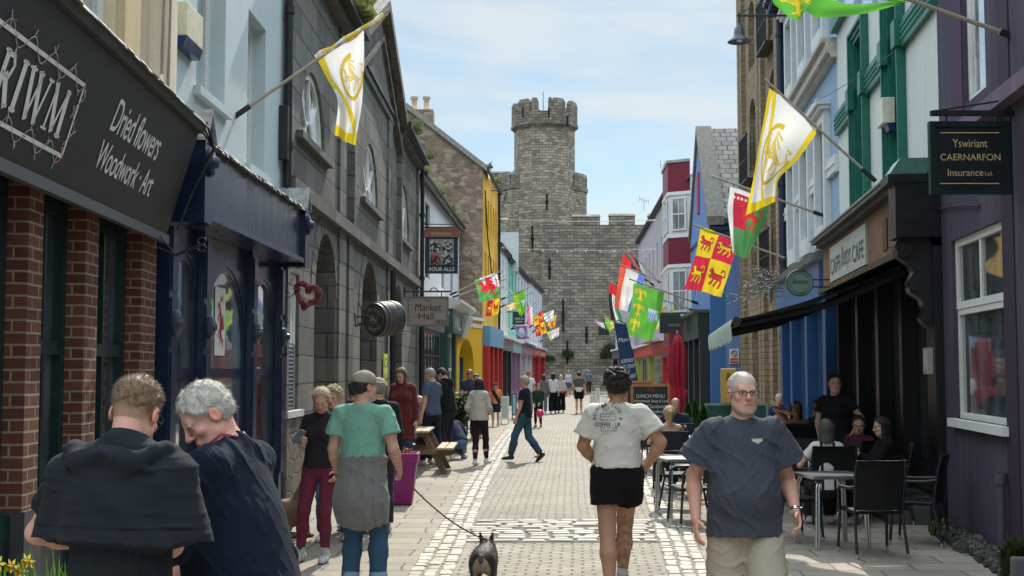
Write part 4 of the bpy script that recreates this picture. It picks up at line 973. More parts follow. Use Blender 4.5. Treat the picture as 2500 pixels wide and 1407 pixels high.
for z0, z1 in ((3.6, 5.55), (6.5, 8.15)):
    bay_ring(z0, z0 + .12, WHITEP, 'bay_sill', .03); bay_ring(z1 - .12, z1, WHITEP, 'bay_head', .03); bay_ring(z0 + .12, z1 - .12, paint((.62, .63, .63), .5), 'bay_frame', -.02)
    for (x0, n0), (x1, n1) in zip(BP[:-1], BP[1:]):
        A_, B_ = W(x0, n0, 0), W(x1, n1, 0); W2 = Wall(A_[:2], B_[:2], 'R')
        k = 2 if W2.L > 1.5 else 1
        for q in range(k):
            a = W2.L * (q + .18) / k; c = W2.L * (q + .82) / k; window(W2, a, c, z0 + .25, z1 - .22, by, WHITEP, glass((.12, .13, .14)), 2, 2, n=.0, fw=.05)
sf = MB(W).box(.1, W.L - .1, 0, .3, 2.3, 2.6).build('fascia', mar, b)
for a in (.1, 3.5, 6.6, W.L - .5): box_part(W, 'pilaster', paint((.45, .04, .03), .4), b, a, a + .4, 0, .3, 0, 2.3)
window(W, .5, W.L - .5, .6, 2.3, b, paint((.62, .64, .6), .5), glass((.12, .12, .11)), 7, 3, n=.03, fw=.1, bar=.06); box_part(W, 'stall_riser', paint((.4, .03, .03), .4), b, .5, W.L - .5, 0, .2, 0, .6)
# ================================================================== RIGHT 7, 8
WR6, b = house('terraced_house', (6.82, 53), (7.75, 75), 'R', 9.6, 11.2, (.44, .40, .42), 'long lilac grey rendered house beyond the maroon bays', ((3.9, 5.3), (6.3, 8.0)), 8, ((.45, .50, .12), (.55, .06, .04), 2.5), chim=1)
MB(WR6).box(.1, 7, .29, .9, 3.05, 3.15).build('canopy', paint((.5, .5, .42), .6), b)
WR7, b = house('terraced_house', (7.45, 75), (7.75, 92), 'R', 8.0, 10.5, (.42, .42, .44), 'low grey rendered house with black bargeboards next to the castle wall', ((3.9, 5.2),), 4, ((.03, .03, .04), (.1, .1, .11), 2.6), d=3.2)
MB(WR7).box(.2, .35, -3.2, 0, 3, 8).prism([(-.2, .5, 7.2), (-.2, -3.2, 10.3), (-.2, -3.2, 10.7), (-.2, .5, 7.6)], (.35, 0, 0)).build('bargeboard', IRON, b)
# ================================================================== castle
CST = masonry((.54, .465, .365), (.25, .215, .175), (.19, .165, .14), bw=.60, bh=.26, ms=.022, rough=.95, bump=1.0, dist=0, stain=.5, stcol=(.075, .072, .062), jit=.05)
CST2 = masonry((.40, .35, .285), (.20, .18, .15), (.13, .12, .10), bw=.62, bh=.27, ms=.022, rough=.95, bump=1.0, stain=.55, stcol=(.06, .058, .05), jit=.05)
CZ = 112.0
def cx_(px, Y=CZ): return (px - CX) * Y / FOC
def cz_(py, Y=CZ): return P(1250, py, Y).z
ct = thing('castle', (cx_(1350), CZ, 0), 'medieval grey stone castle with polygonal turret and battlements closing the street', 'castle')
def ngon_tower(c, r, z0, z1, n, name, mat, mer=None, rot=0, parapet=.0, batt=2.2, flare=.25):
    mb = MB(); ring = lambda R: [(c[0] + R * cos(2 * pi * (k + .5) / n + rot), c[1] + R * sin(2 * pi * (k + .5) / n + rot)) for k in range(n)]
    a = ring(r); mb.prism([(x, y, z0) for x, y in a], (0, 0, z1 - z0)); o = mb.build(name, mat, ct)
    if mer:
        R = r + flare; mb = MB(); p, q = ring(R), ring(R - .55)
        s1 = ring(R + .08); mb.prism([(x, y, z1 - .1) for x, y in s1], (0, 0, .3))
        mb2 = MB(); mb2.prism([(x, y, z1 - .25) for x, y in ring(R - .1)], (0, 0, .15))
        for k in range(n):
            p0, p1, q0, q1 = V(p[k]), V(p[(k + 1) % n]), V(q[k]), V(q[(k + 1) % n])
            def seg(t0, t1, z):
                pts = [p0.lerp(p1, t0), p0.lerp(p1, t1), q0.lerp(q1, t1), q0.lerp(q1, t0)]; mb.prism([(x.x, x.y, z1 + .2) for x in pts], (0, 0, z - z1 - .2))
            seg(0, 1, z1 + parapet)
            for t0, t1 in mer[k % len(mer)]:
                pts = [p0.lerp(p1, t0), p0.lerp(p1, t1), q0.lerp(q1, t1), q0.lerp(q1, t0)]; zb_ = z1 + parapet; hh = batt
                mb.prism([(x.x, x.y, zb_) for x in pts], (0, 0, hh - .3))
                ce = sum((x for x in pts), V((0, 0))) / 4; top = [x.lerp(ce, .3) for x in pts]
                vs = [(x.x, x.y, zb_ + hh - .3) for x in pts] + [(x.x, x.y, zb_ + hh) for x in top]
                mb.add(vs, [(4, 5, 6, 7)] + [(i, (i + 1) % 4, 4 + (i + 1) % 4, 4 + i) for i in range(4)])
        mb.build('battlements', CST2, o); mb2.build('corbel_course', CST2, o)
    return o
Zt = 114
T = ngon_tower((cx_(1330, Zt), Zt), (cx_(1405, Zt) - cx_(1258, Zt)) / 2 * 1.02, 0, cz_(300, Zt - 2.8), 10, 'turret', CST, mer=[[(.12, .88)], [(0, .3), (.85, 1)], [(.0, .75)], [(.2, 1)], [(0, .4)]], rot=.2, parapet=1.1, batt=1.25)
ngon_tower((cx_(1318, 116.5), 116.5), (cx_(1440, 116) - cx_(1196, 116)) / 2 * .98, 0, cz_(455, 112), 10, 'great_tower', CST, mer=[[(.0, .45), (.72, 1)], [(.05, .65)], [(.25, .95)]], rot=0, parapet=.35, batt=1.2, flare=.05)
# curtain wall with merlons
def curtain(x0, x1, Y, z, merl, mh, name='curtain_wall', th=1.6, mat=CST2):
    o = MB().box(x0, x1, Y, Y + th, 0, z).build(name, mat, ct); mb = MB()
    for a, c, zz in merl: mb.box(a, c, Y - .05, Y + .7, z, zz - .12).add([(a - .06, Y - .12, zz - .12), (c + .06, Y - .12, zz - .12), (c + .06, Y + .76, zz - .12), (a - .06, Y + .76, zz - .12), (a, Y + .25, zz + .1), (c, Y + .25, zz + .1), (c, Y + .5, zz + .1), (a, Y + .5, zz + .1)], [(0, 1, 2, 3), (4, 5, 6, 7), (0, 1, 5, 4), (1, 2, 6, 5), (2, 3, 7, 6), (3, 0, 4, 7)])
    mb.build('merlons', mat, o); return o
Y = 104.0; f = lambda px: cx_(px, Y); g = lambda py: cz_(py, Y)
cw = curtain(f(1325), f(1700), Y, g(549), [(f(1398), f(1466), g(526)), (f(1489), f(1552), g(524)), (f(1585), f(1650), g(524))], 1)
curtain(f(1326), f(1400), Y + .02, g(553), [], 0)
curtain(f(1190), f(1327), Y + 3, cz_(575, Y + 3), [], 0, mat=CST)
curtain(cx_(1080, 118), cx_(1215, 118), 118, cz_(440, 118), [(cx_(1196, 118), cx_(1246, 118), cz_(420, 118))], 1)
for px, py, h_, Yc in ((1336, 493, .9, 109.6), (1300, 583, 1.4, Y + 2.96), (1342, 656, 1.1, Y - .04), (1375, 770, 1.7, Y - .04), (1432, 818, .9, Y - .04), (1385, 230, 0, Y), (1385, 860, 1.2, Y - .04)):
    if h_: mb = MB(); x, z = cx_(px, Yc), cz_(py, Yc); mb.box(x - .08, x + .08, Yc - .03, Yc + .3, z - h_ * .8, z + h_ * .8); mb.box(x - .14, x + .14, Yc - .035, Yc + .25, z - .15, z + .12); mb.build('arrow_slit', paint((.008, .008, .009), 1), ct)
mb = MB()
for px, py in ((1277, 250), (1341, 250), (1387, 270)): 
    mb.box(cx_(px, 110.8) - .07, cx_(px, 110.8) + .07, 110.9, 111.3, cz_(py + 35, 110.8), cz_(py + 12, 110.8))
mb.build('loophole', paint((.008, .008, .009), 1), ct)
MB().tube([(cx_(1327, 114), 114, 24), (cx_(1327, 114), 114, cz_(224, 114))], .03, 4).build('flagstaff', IRON, ct)
for px, py, Yc, s_ in ((1385, 860, Y - .3, .8), (1340, 870, Y - .5, .7), (1480, 865, Y - .6, 1.2), (1488, 850, 96, 1.0)):
    tag(tuft((cx_(px, Yc), Yc, cz_(py, Yc) - .4), 160, s_, leafy((.03, .05, .02), (.06, .09, .03)), .5, 'wall_shrub', wd=.1), {1385: 'small shrub rooted in the castle wall below the lowest slit', 1340: 'dark shrub at the left foot of the castle wall', 1480: 'bushy plant at the right foot of the castle wall', 1488: 'leafy bush beside the last house in front of the castle wall'}[px], 'plant')
# ================================================================== flags
def seg_dist(x, y, ax, ay, bx, by):
    dx, dy = bx - ax, by - ay; t = np.clip(((x - ax) * dx + (y - ay) * dy) / (dx * dx + dy * dy + 1e-9), 0, 1)
    return np.hypot(x - ax - t * dx, y - ay - t * dy)
def stroke_mask(x, y, S, k=1.0):
    m = np.zeros_like(x, bool)
    for pts, wd in S:
        for (ax, ay), (bx, by) in zip(pts[:-1], pts[1:]): m |= seg_dist(x, y, ax, ay, bx, by) < wd * k / 2
    return m
DRAGON = [([(.22, .55), (.38, .5), (.55, .55), (.72, .45)], .12), ([(.24, .55), (.17, .7), (.12, .78)], .07), ([(.16, .80), (.02, .76)], .055), ([(.13, .82), (.16, .9)], .03),
          ([(.36, .52), (.38, .92)], .05), ([(.38, .92), (.60, .86)], .04), ([(.40, .86), (.62, .70)], .05), ([(.38, .8), (.56, .6)], .06), ([(.4, .7), (.5, .58)], .08),
          ([(.72, .46), (.86, .42), (.95, .55), (.88, .68)], .04), ([(.88, .68), (.97, .75), (.84, .78)], .035), ([(.28, .52), (.18, .42), (.08, .48)], .05), ([(.36, .48), (.3, .3), (.22, .24)], .05),
          ([(.66, .45), (.6, .28), (.5, .2)], .06), ([(.75, .42), (.82, .26), (.74, .16)], .055)]
LION = [([(.25, .58), (.5, .54), (.74, .55)], .15), ([(.24, .6), (.16, .74)], .13), ([(.12, .76), (.05, .72)], .06), ([(.3, .55), (.16, .46), (.05, .52)], .06), ([(.36, .5), (.3, .3), (.18, .22)], .07),
        ([(.68, .52), (.58, .34), (.48, .2)], .07), ([(.76, .52), (.84, .34), (.78, .18)], .075), ([(.8, .58), (.94, .62), (.9, .82), (.76, .84)], .045), ([(.76, .84), (.70, .76)], .06)]
EAGLE = [([(.5, .85), (.5, .2)], .13), ([(.5, .85), (.38, .92)], .08), ([(.5, .7), (.2, .85), (.05, .7)], .07), ([(.45, .62), (.2, .68), (.08, .5)], .06), ([(.5, .7), (.8, .85), (.95, .7)], .07), ([(.55, .62), (.8, .68), (.92, .5)], .06), ([(.5, .3), (.3, .12)], .06), ([(.5, .3), (.7, .12)], .06), ([(.5, .25), (.5, .02)], .1)]
YEL, WHI, FRED, FGRN, GOLD = (.78, .60, .03), (.80, .80, .80), (.62, .03, .07), (.10, .36, .08), (.62, .44, .04)
def setc(c, m, v): c[m] = v
def d_royal(a, b):
    c = np.tile(np.array(WHI), (a.size, 1)); bd = .085
    setc(c, (a < bd) | (a > 1 - bd) | (b > 1 - bd), YEL)
    setc(c, (np.abs((b - .0) - (a - .12) * 2.3) < .10) & (b < .95), YEL)
    x, y = (a - .22) / .66, 1 - (b - .2) / .52; r = np.hypot(x - .5, y - .5)
    setc(c, (np.abs(r - .52) < .04) & ~((x > .5) & (y > .6)), GOLD)
    setc(c, stroke_mask(x, y, DRAGON, 1.0) & (x > 0) & (x < 1), GOLD); setc(c, stroke_mask(x, y, DRAGON, .45), (.72, .58, .16)); return c
def d_royal2(a, b):
    c = np.tile(np.array(WHI), (a.size, 1)); bd = .1
    setc(c, ((a < bd * 1.4) & (b < .5)) | (b > .90), YEL); setc(c, (np.abs(b - (.35 + a * .62)) < .06), YEL)
    x, y = (a - .42) / .56, 1 - (b - .15) / .40; r = np.hypot(x - .5, y - .5)
    setc(c, (np.abs(r - .5) < .055) & ~((x > .5) & (y > .6)), GOLD); setc(c, stroke_mask(x, y, DRAGON, .9), GOLD); setc(c, stroke_mask(x, y, DRAGON, .4), (.74, .62, .3)); return c
def d_quart(a, b):
    c = np.tile(np.array(FRED), (a.size, 1)); q = ((a < .5) & (b < .5)) | ((a >= .5) & (b >= .5)); setc(c, q, YEL)
    for ox, oy, col, out in ((0, 0, FRED, (.12, .03, .03)), (.5, .5, FRED, (.12, .03, .03)), (.5, 0, YEL, (.2, .05, .02)), (0, .5, YEL, (.2, .05, .02))):
        x, y = (a - ox - .05) / .4, 1 - (b - oy - .07) / .38; i = (a >= ox) & (a < ox + .5) & (b >= oy) & (b < oy + .5)
        setc(c, stroke_mask(x, y, LION, 1.5) & i, out); setc(c, stroke_mask(x, y, LION, .95) & i, col)
    return c
def d_wales(a, b):
    c = np.tile(np.array((.10, .30, .09)), (a.size, 1)); setc(c, (a < .5), (.52, .03, .06)); setc(c, (b > .68) & (a < .55), (.09, .27, .1))
    setc(c, (a < .12) | ((b < .10) & (a < .6)) | ((b < .22) & (b > .17) & (a < .6) & (np.sin(a * 60) > 0)), WHI)
    x, y = (a - .28) / .6, 1 - (b - .18) / .6; setc(c, stroke_mask(x, y, DRAGON, 1.35), (.66, .04, .05)); return c
def d_wales_small(a, b):
    c = np.tile(np.array(WHI), (a.size, 1)); setc(c, (b > .5) | (a < .18), (.12, .42, .12)); x, y = (a - .08) / .8, 1 - (b - .02) / .85; setc(c, stroke_mask(x, y, DRAGON, 1.9), (.78, .04, .05)); return c
def d_eagles(a, b):
    c = np.tile(np.array((.13, .46, .06)), (a.size, 1))
    for oy in (.06, .37, .68):
        x, y = (a - .04) / .42, 1 - (b - oy) / .27; x2, y2 = 1 - y, x
        setc(c, stroke_mask(x, y, EAGLE, 1.55), (.25, .3, .02)); setc(c, stroke_mask(x, y, EAGLE, 1.15), (.80, .58, .05))
    x, y = (a - .58) / .34, 1 - (b - .4) / .24; s = (x > 0) & (x < 1) & (y > 0) & (y < 1) & (y > np.abs(x - .5) * .9 - .1); setc(c, s, (.35, .50, .75)); setc(c, s & (np.sin(x * 26) > .2) & (y < .62), (.16, .22, .35)); setc(c, s & (y > .78), (.62, .65, .68)); return c
def d_stripes(cols, vert=True):
    def f(a, b):
        c = np.zeros((a.size, 3)); n = len(cols); i = np.clip(((a if vert else b) * n).astype(int), 0, n - 1)
        for k, v in enumerate(cols): setc(c, i == k, v)
        return c
    return f
def d_uae(a, b):
    c = d_stripes(((.03, .03, .035), (.75, .75, .75), (.05, .3, .1)))(a, b); setc(c, b < .28, (.65, .03, .04)); return c
def catmull(Pts, t):
    n = len(Pts) - 1; f = np.clip(t * n, 0, n - 1e-6); i = f.astype(int); u = (f - i)[:, None]
    P_ = np.array([2 * Pts[0] - Pts[1]] + list(Pts) + [2 * Pts[-1] - Pts[-2]])
    p0, p1, p2, p3 = (P_[i + k] for k in range(4))
    return .5 * ((2 * p1) + (-p0 + p2) * u + (2 * p0 - 5 * p1 + 4 * p2 - p3) * u ** 2 + (-p0 + 3 * p1 - 3 * p2 + p3) * u ** 3)
def cloth(name, grid, Y, design, n, parent, amp=.03, ph=0, base=None, skew=0):
    """grid rows (pole edge -> free edge) of pixel points, laid at depth Y with real folds"""
    rows = [[np.array(P(x, y, Y + (g[2] if len(g) > 2 else 0))) for g in r for x, y in [g[:2]]] for r in grid]
    a = np.linspace(0, 1, n); rr = np.array([catmull(np.array(r), a) for r in rows])      # rows x n x 3
    m = int(n * 1.3); b = np.linspace(0, 1, m); pts = np.array([catmull(rr[:, k], b) for k in range(n)])  # n x m x 3
    A, B = np.meshgrid(a, b, indexing='ij')
    pts[..., 1] += amp * (np.sin(A * 9 + B * 3 + ph) * (.3 + .7 * B) + .55 * np.sin(A * 17 - B * 6 + ph * 2) * B + .3 * np.sin(B * 14 + A * 5 + ph)) + skew * A
    idx = np.arange(n * m).reshape(n, m); q = np.stack([idx[:-1, :-1], idx[1:, :-1], idx[1:, 1:], idx[:-1, 1:]], -1).reshape(-1, 4)
    return colour_mesh(name, pts.reshape(-1, 3), q, design(A.ravel(), B.ravel()), CLOTH_FLAG, parent, base)
POLE = wood((.30, .25, .20), (.42, .37, .31), .7, (1, 1, 1), 4)
def flag_on_pole(label, b, t, Y, grid, design, n=60, r=.018, amp=.03, ph=0, Yt=None, group=None, mat=None, roll=None, socket=True):
    A_, B_ = P(*b, Y), P(*t, Yt or Y); o = thing('flag', A_, label, 'flag', group)
    MB().tube([A_, B_], [r, r * .85], 8).build('flagpole', mat or POLE, o)
    if socket: MB().tube([A_ + (A_ - B_).normalized() * .02, A_ + (B_ - A_).normalized() * .22], r * 1.6, 8).build('pole_socket', IRON, o)
    c = cloth('cloth', grid, Y, design, n, o, amp, ph)
    if roll: 
        x0, y0, x1, y1, rr_, cc = roll; p0, p1 = P(x0, y0, Y), P(x1, y1, Y); pts = [p0.lerp(p1, k / 12) + V((0, .004 * sin(k * 2), -.012 + .01 * sin(k * 1.7))) for k in range(13)]
        MB().tube(pts, [rr_ * (.8 + .25 * sin(k * 1.3)) for k in range(13)], 8).build('furled_cloth', attr_plain(cc), c)
    return o
@cached
def attr_plain(c):
    t = NT('furled_cloth'); n = t.noise(11, 2, .5); col_ = t.mix(t.ramp(n, .48, .55), c, WHI); return t.fin(col_, .7)
flag_on_pole('large white and yellow flag with gold dragon ring on a pole above the navy shopfront', (570, 287), (951, 24), 13.4,
    [[(771, 140), (830, 106), (889, 73)], [(797, 190, -.1), (842, 190, .1), (888, 180)], [(823, 245, -.15), (851, 268, .12), (883, 262)], [(815, 328, -.1), (843, 345, .1), (869, 358)]], d_royal2, 130, .02, .05, roll=(771, 139, 938, 36, .038, (.72, .52, .04)))
flag_on_pole('large white flag with yellow border and gold dragon on a pole over the cafe fascia', (2135, 440), (1865, 192), 15.8,
    [[(1879, 214), (1935, 256), (1993, 326)], [(1860, 318, -.1), (1893, 348, .12), (1947, 390)], [(1841, 422, -.12), (1868, 430, .15), (1900, 440, -.05)], [(1820, 527), (1860, 508, .12), (1895, 492)]], d_royal, 130, .02, .05, ph=1)
flag_on_pole('green flag with yellow eagles on a long pole fixed to the purple building', (2497, 97), (1880, -120), 11.0,
    [[(1882, -118), (1930, -100), (1975, -84), (2030, -65), (2120, -33), (2212, 2)], [(1885, -50), (1934, -30, .05), (1972, -25, -.06), (2020, -15, .05), (2115, 0), (2200, 6)], [(1889, 8), (1941, 52, .1), (1970, 26, -.1), (2005, 43, .06), (2108, 35), (2212, 9)]], d_eagles, 100, .022, .03)
flag_on_pole('welsh flag with red dragon on green hanging partly behind the big white flag', (2012, 527), (1737, 430), 23.6,
    [[(1783, 455), (1825, 470), (1880, 492)], [(1777, 520, .1), (1826, 530, -.1), (1866, 545)], [(1787, 618, .1), (1808, 628, -.05), (1824, 631)]], d_wales, 90, .024, .06, ph=2)
flag_on_pole('yellow and red quartered flag with four lions below the welsh flag', (1937, 638), (1693, 549), 28.0,
    [[(1711, 553), (1757, 570), (1802, 588)], [(1697, 625, .05), (1735, 632, -.05), (1786, 648)], [(1670, 706, .1), (1712, 712, -.05), (1761, 726)]], d_quart, 110, .025, .06, ph=3)
G1 = 'flags on poles along the right hand facades'
flag_on_pole('bright green flag with three yellow eagles and a small blue shield', (1704, 741), (1536, 681), 40.5,
    [[(1547, 691), (1585, 703), (1622, 715)], [(1541, 750, .1), (1576, 762, -.1), (1610, 775)], [(1526, 811, .1), (1557, 823, -.1), (1592, 832)]], d_eagles, 90, .03, .08, ph=1)
flag_on_pole('red white and blue striped flag behind the green eagle flag', (1640, 699), (1512, 645), 46,
    [[(1514, 650), (1545, 660), (1576, 671)], [(1507, 700, .1), (1530, 712, -.1), (1564, 722)], [(1500, 752, .1), (1521, 758, -.1), (1541, 764)]], d_stripes(((.72, .12, .07), (.78, .76, .72), (.75, .75, .75), (.12, .22, .6))), 50, .028, .09)
flag_on_pole('red and black flag on the steepest pole behind the striped flag', (1596, 700), (1520, 606), 52,
    [[(1521, 618), (1535, 634), (1552, 655)], [(1519, 640, .1), (1535, 656), (1556, 665)], [(1520, 655), (1540, 670), (1588, 692)]], d_stripes(((.72, .03, .04), (.70, .04, .05), (.03, .03, .04))), 30, .028, .09)
flag_on_pole('black and grey flag hanging above the lilac house', (1610, 690), (1531, 605), 55,
    [[(1538, 620), (1552, 634), (1566, 648)], [(1550, 650, .1), (1565, 664), (1580, 676)], [(1560, 672), (1575, 684), (1592, 694)]], d_stripes(((.55, .05, .06), (.03, .03, .04), (.45, .5, .48))), 30, .025, .08)
flag_on_pole('long flag of red black white and green strips hanging left of the striped flag', (1570, 735), (1484, 684), 50,
    [[(1487, 690), (1500, 697), (1512, 704)], [(1487, 735, .1), (1498, 740), (1508, 746)], [(1492, 782, .1), (1508, 786), (1521, 788)]], d_uae, 36, .028, .1)
flag_on_pole('small white flag with yellow border tucked behind the green eagle flag', (1698, 760), (1600, 726), 42,
    [[(1613, 733), (1628, 738), (1641, 742)], [(1606, 770), (1624, 772, .1), (1644, 772)], [(1600, 806), (1622, 799, .1), (1646, 789)]], d_royal, 50, .025, .06)
flag_on_pole('tiny green and white flag nearest the castle on the right', (1512, 800), (1463, 757), 74,
    [[(1477, 772), (1486, 778), (1497, 783)], [(1478, 790), (1488, 796), (1499, 800)], [(1484, 806), (1490, 811), (1494, 806)]], d_stripes(((.2, .5, .1), (.3, .55, .1), (.7, .65, .2))), 24, .03, .1)
flag_on_pole('tiny white pennant on the last pole at the right foot of the castle', (1500, 795), (1450, 780), 84,
    [[(1452, 782), (1462, 786), (1474, 790)], [(1463, 796), (1470, 800), (1478, 803)]], d_stripes(((.6, .5, .55), (.7, .7, .72))), 16, .03, .1)
G2 = 'flags on poles along the left hand facades'
flag_on_pole('welsh flag with red dragon nearest on the left, beside the hanging pub sign', (1100, 720), (1226, 661), 40,
    [[(1158, 684), (1182, 676), (1205, 668), (1213, 666)], [(1166, 712, .1), (1188, 708, -.1), (1207, 702), (1220, 700, .1)], [(1172, 739, .1), (1190, 734), (1206, 728), (1222, 724)]], d_wales_small, 60, .022, .07)
flag_on_pole('red and yellow lion flag hanging below the small welsh flag', (1106, 726), (1236, 681), 42,
    [[(1207, 690), (1214, 687), (1220, 685)], [(1190, 735, .1), (1205, 732, -.1), (1221, 728)], [(1186, 773, .1), (1200, 772), (1217, 766)]], d_quart, 50, .022, .07)
flag_on_pole('green flag with blue emblem hanging to a point beside the mint house', (1222, 732), (1302, 697), 52,
    [[(1251, 720), (1266, 713), (1281, 706)], [(1258, 745, .1), (1271, 742, -.1), (1284, 735)], [(1268, 769, .1), (1273, 773), (1283, 757)]], d_eagles, 40, .025, .08)
flag_on_pole('small cream and gold flag bunched under the green pointed flag', (1222, 750), (1304, 712), 54,
    [[(1238, 741), (1250, 739), (1260, 736)], [(1236, 750), (1249, 750), (1262, 748)], [(1234, 757), (1247, 758), (1258, 758)]], d_stripes(((.72, .6, .3), (.75, .72, .6), (.75, .5, .1))), 20, .022, .06)
flag_on_pole('narrow pink and white flag left of the quartered flag', (1252, 790), (1312, 735), 60,
    [[(1285, 752), (1292, 748), (1299, 745)], [(1287, 775), (1294, 772), (1301, 770)], [(1289, 797), (1296, 794), (1301, 792)]], d_stripes(((.7, .2, .35), (.75, .72, .75))), 20, .022, .06)
flag_on_pole('small yellow and red quartered flag in the middle of the left row', (1285, 790), (1342, 742), 62,
    [[(1302, 772), (1313, 766), (1324, 759)], [(1305, 797), (1317, 791), (1329, 786)], [(1309, 823), (1322, 818), (1335, 812)]], d_quart, 50, .024, .08)
flag_on_pole('small white flag with grey emblem right of the small quartered flag', (1292, 800), (1352, 756), 66,
    [[(1325, 768), (1338, 762), (1352, 756)], [(1328, 778), (1340, 775), (1352, 770)], [(1334, 786), (1343, 786), (1350, 783)]], d_stripes(((.78, .78, .78), (.5, .55, .62), (.78, .78, .78))), 24, .022, .08)
flag_on_pole('crumpled orange flag under the small white emblem flag', (1300, 812), (1360, 765), 68,
    [[(1338, 785), (1348, 778), (1358, 768)], [(1338, 795), (1348, 792), (1357, 785)], [(1344, 802), (1350, 803), (1355, 799)]], d_stripes(((.75, .5, .05), (.65, .15, .05), (.75, .4, .05))), 20, .022, .08)
flag_on_pole('low white and pink striped flag at the end of the left row', (1318, 835), (1368, 798), 72,
    [[(1335, 812), (1350, 806), (1365, 799)], [(1338, 820), (1350, 816), (1365, 812)], [(1345, 832), (1350, 828), (1364, 820)]], d_stripes(((.6, .65, .3), (.78, .78, .78), (.78, .7, .72))), 20, .022, .08)
# ================================================================== hanging signs
def board(name, label, cat, x0, y0, x1, y1, Y, mat, th=.06, frame=None, fw=.05, fmat=None):
    a, c = P(x0, y1, Y), P(x1, y0, Y); o = thing(name, ((a.x + c.x) / 2, Y, a.z), label, cat)
    if frame: 
        MB().box(a.x, c.x, Y, Y + th, a.z, a.z + fw).box(a.x, c.x, Y, Y + th, c.z - fw, c.z).box(a.x, a.x + fw, Y, Y + th, a.z + fw, c.z - fw).box(c.x - fw, c.x, Y, Y + th, a.z + fw, c.z - fw).build('frame', fmat, o)
        MB().box(a.x + fw, c.x - fw, Y + .012, Y + th - .012, a.z + fw, c.z - fw).build('panel', mat, o); yy = Y + .011
    else: MB().box(a.x, c.x, Y, Y + th, a.z, c.z).build('panel', mat, o, bevel=.004); yy = Y - .001
    def tx(s, px0, py0, px1, py1, m, **k):
        p, q = P(px0, py1, yy), P(px1, py0, yy); return text(s, p, (q.x - p.x, 0, 0), (0, 0, q.z - p.z), m, o, lift=.002, **k)
    return o, a, c, tx
GOLDL = paint((.52, .40, .20), .5)
o, a, c, tx = board('hanging_sign', 'black insurance office sign with gold lettering hanging from an iron bar by the purple wall', 'sign', 2274, 296, 2466, 474, 10.9, paint((.010, .014, .018), .4), .07, True, .05, paint((.008, .022, .022), .35))
tx('Yswiriant', 2326, 340, 2410, 360, GOLDL); tx('CAERNARFON', 2296, 376, 2442, 392, GOLDL); tx('Insurance', 2314, 413, 2400, 430, GOLDL); tx('Ltd.', 2405, 419, 2424, 429, GOLDL)
for yy in (324, 448): p, q = P(2296, yy, 10.9), P(2440, yy, 10.9); MB().box(p.x, q.x, 10.906, 10.911, p.z - .004, p.z + .004).build('rule', GOLDL, o)
mb = MB(); p, q = P(2272, 276, 10.93), P(2500, 276, 10.93); mb.box(p.x, q.x, 10.91, 10.96, p.z - .025, p.z + .02)
for x in (2310, 2430): k = P(x, 276, 10.93); mb.tube([k, P(x, 297, 10.93)], .012, 6)
mb.tube([P(2278, 272, 10.93), P(2500, 238, 10.93)], .009, 5); mb.tube([P(2488, 240, 10.94), P(2488, 430, 10.94)], .02, 6); mb.build('bracket', IRON, o)
# pub sign
o, a, c, tx = board('hanging_sign', 'dark blue pub sign with four small pictures under a copper coloured header', 'sign', 1037, 580, 1118, 668, 36.3, paint((.014, .026, .05), .45), .12)
MB().box(a.x - .05, c.x + .05, 36.25, 36.47, c.z - .0, c.z + .20).prism([(a.x - .05, 36.24, c.z + .2), (c.x + .05, 36.24, c.z + .2), (c.x - .05, 36.24, c.z + .27), (a.x + .05, 36.24, c.z + .27)], (0, .24, 0)).build('header', paint((.22, .08, .05), .5), o)
text('ROBINSONS', (a.x + .2, 36.245, c.z + .05), (c.x - a.x - .4, 0, 0), (0, 0, .1), paint((.5, .35, .28), .5), o); tx('FOUR ALLS', 1048, 653, 1109, 662, paint((.6, .62, .62), .5), bold=.01)
mb = MB(); p, q = P(1048, 646, 36.3), P(1108, 584, 36.3); MB().box(p.x, q.x, 36.285, 36.3, p.z, q.z).build('picture_frame', paint((.22, .24, .24), .6), o)
for i in range(2):
    for j in range(2):
        w_ = (q.x - p.x) / 2; h_ = (q.z - p.z) / 2; x = p.x + w_ * (i + .5); z = p.z + h_ * (j + .5)
        MB().lathe([(w_ * .42, 0), (w_ * .42, .012), (0, .013)], c=(x, 36.283, z - .05), ax='y', seg=14, X=Matrix.Scale(-1, 3, V((0, 1, 0)))).box(x - w_ * .42, x + w_ * .42, 36.27, 36.28, z - h_ * .44, z - .05).build('picture', paint((.03, .03, .03), .6), o)
        mb = MB(); random.seed(i * 2 + j)
        for k in range(16): rx, rz__ = random.uniform(-.15, .15), random.uniform(-.2, .12); mb.lathe([(random.uniform(.02, .05), 0), (.02, .01), (0, .012)], c=(x + rx, 36.262, z + rz__), ax='y', seg=6, X=Matrix.Scale(-1, 3, V((0, 1, 0))))
        mb.build('figure', paint((.42, .08, .07) if (i, j) == (0, 0) else (.42, .40, .38), .6), o)
mb = MB().tube([P(1021, 556, 36.4), P(1120, 556, 36.4)], .025, 6).tube([P(1021, 548, 36.4), P(1120, 548, 36.4)], .015, 6).tube([P(1020, 520, 36.4), P(1045, 556, 36.4)], .015, 6)
for x in (1045, 1110): mb.tube([P(x, 556, 36.4), P(x, 568, 36.4)], .015, 6)
mb.build('bracket', IRON, o)
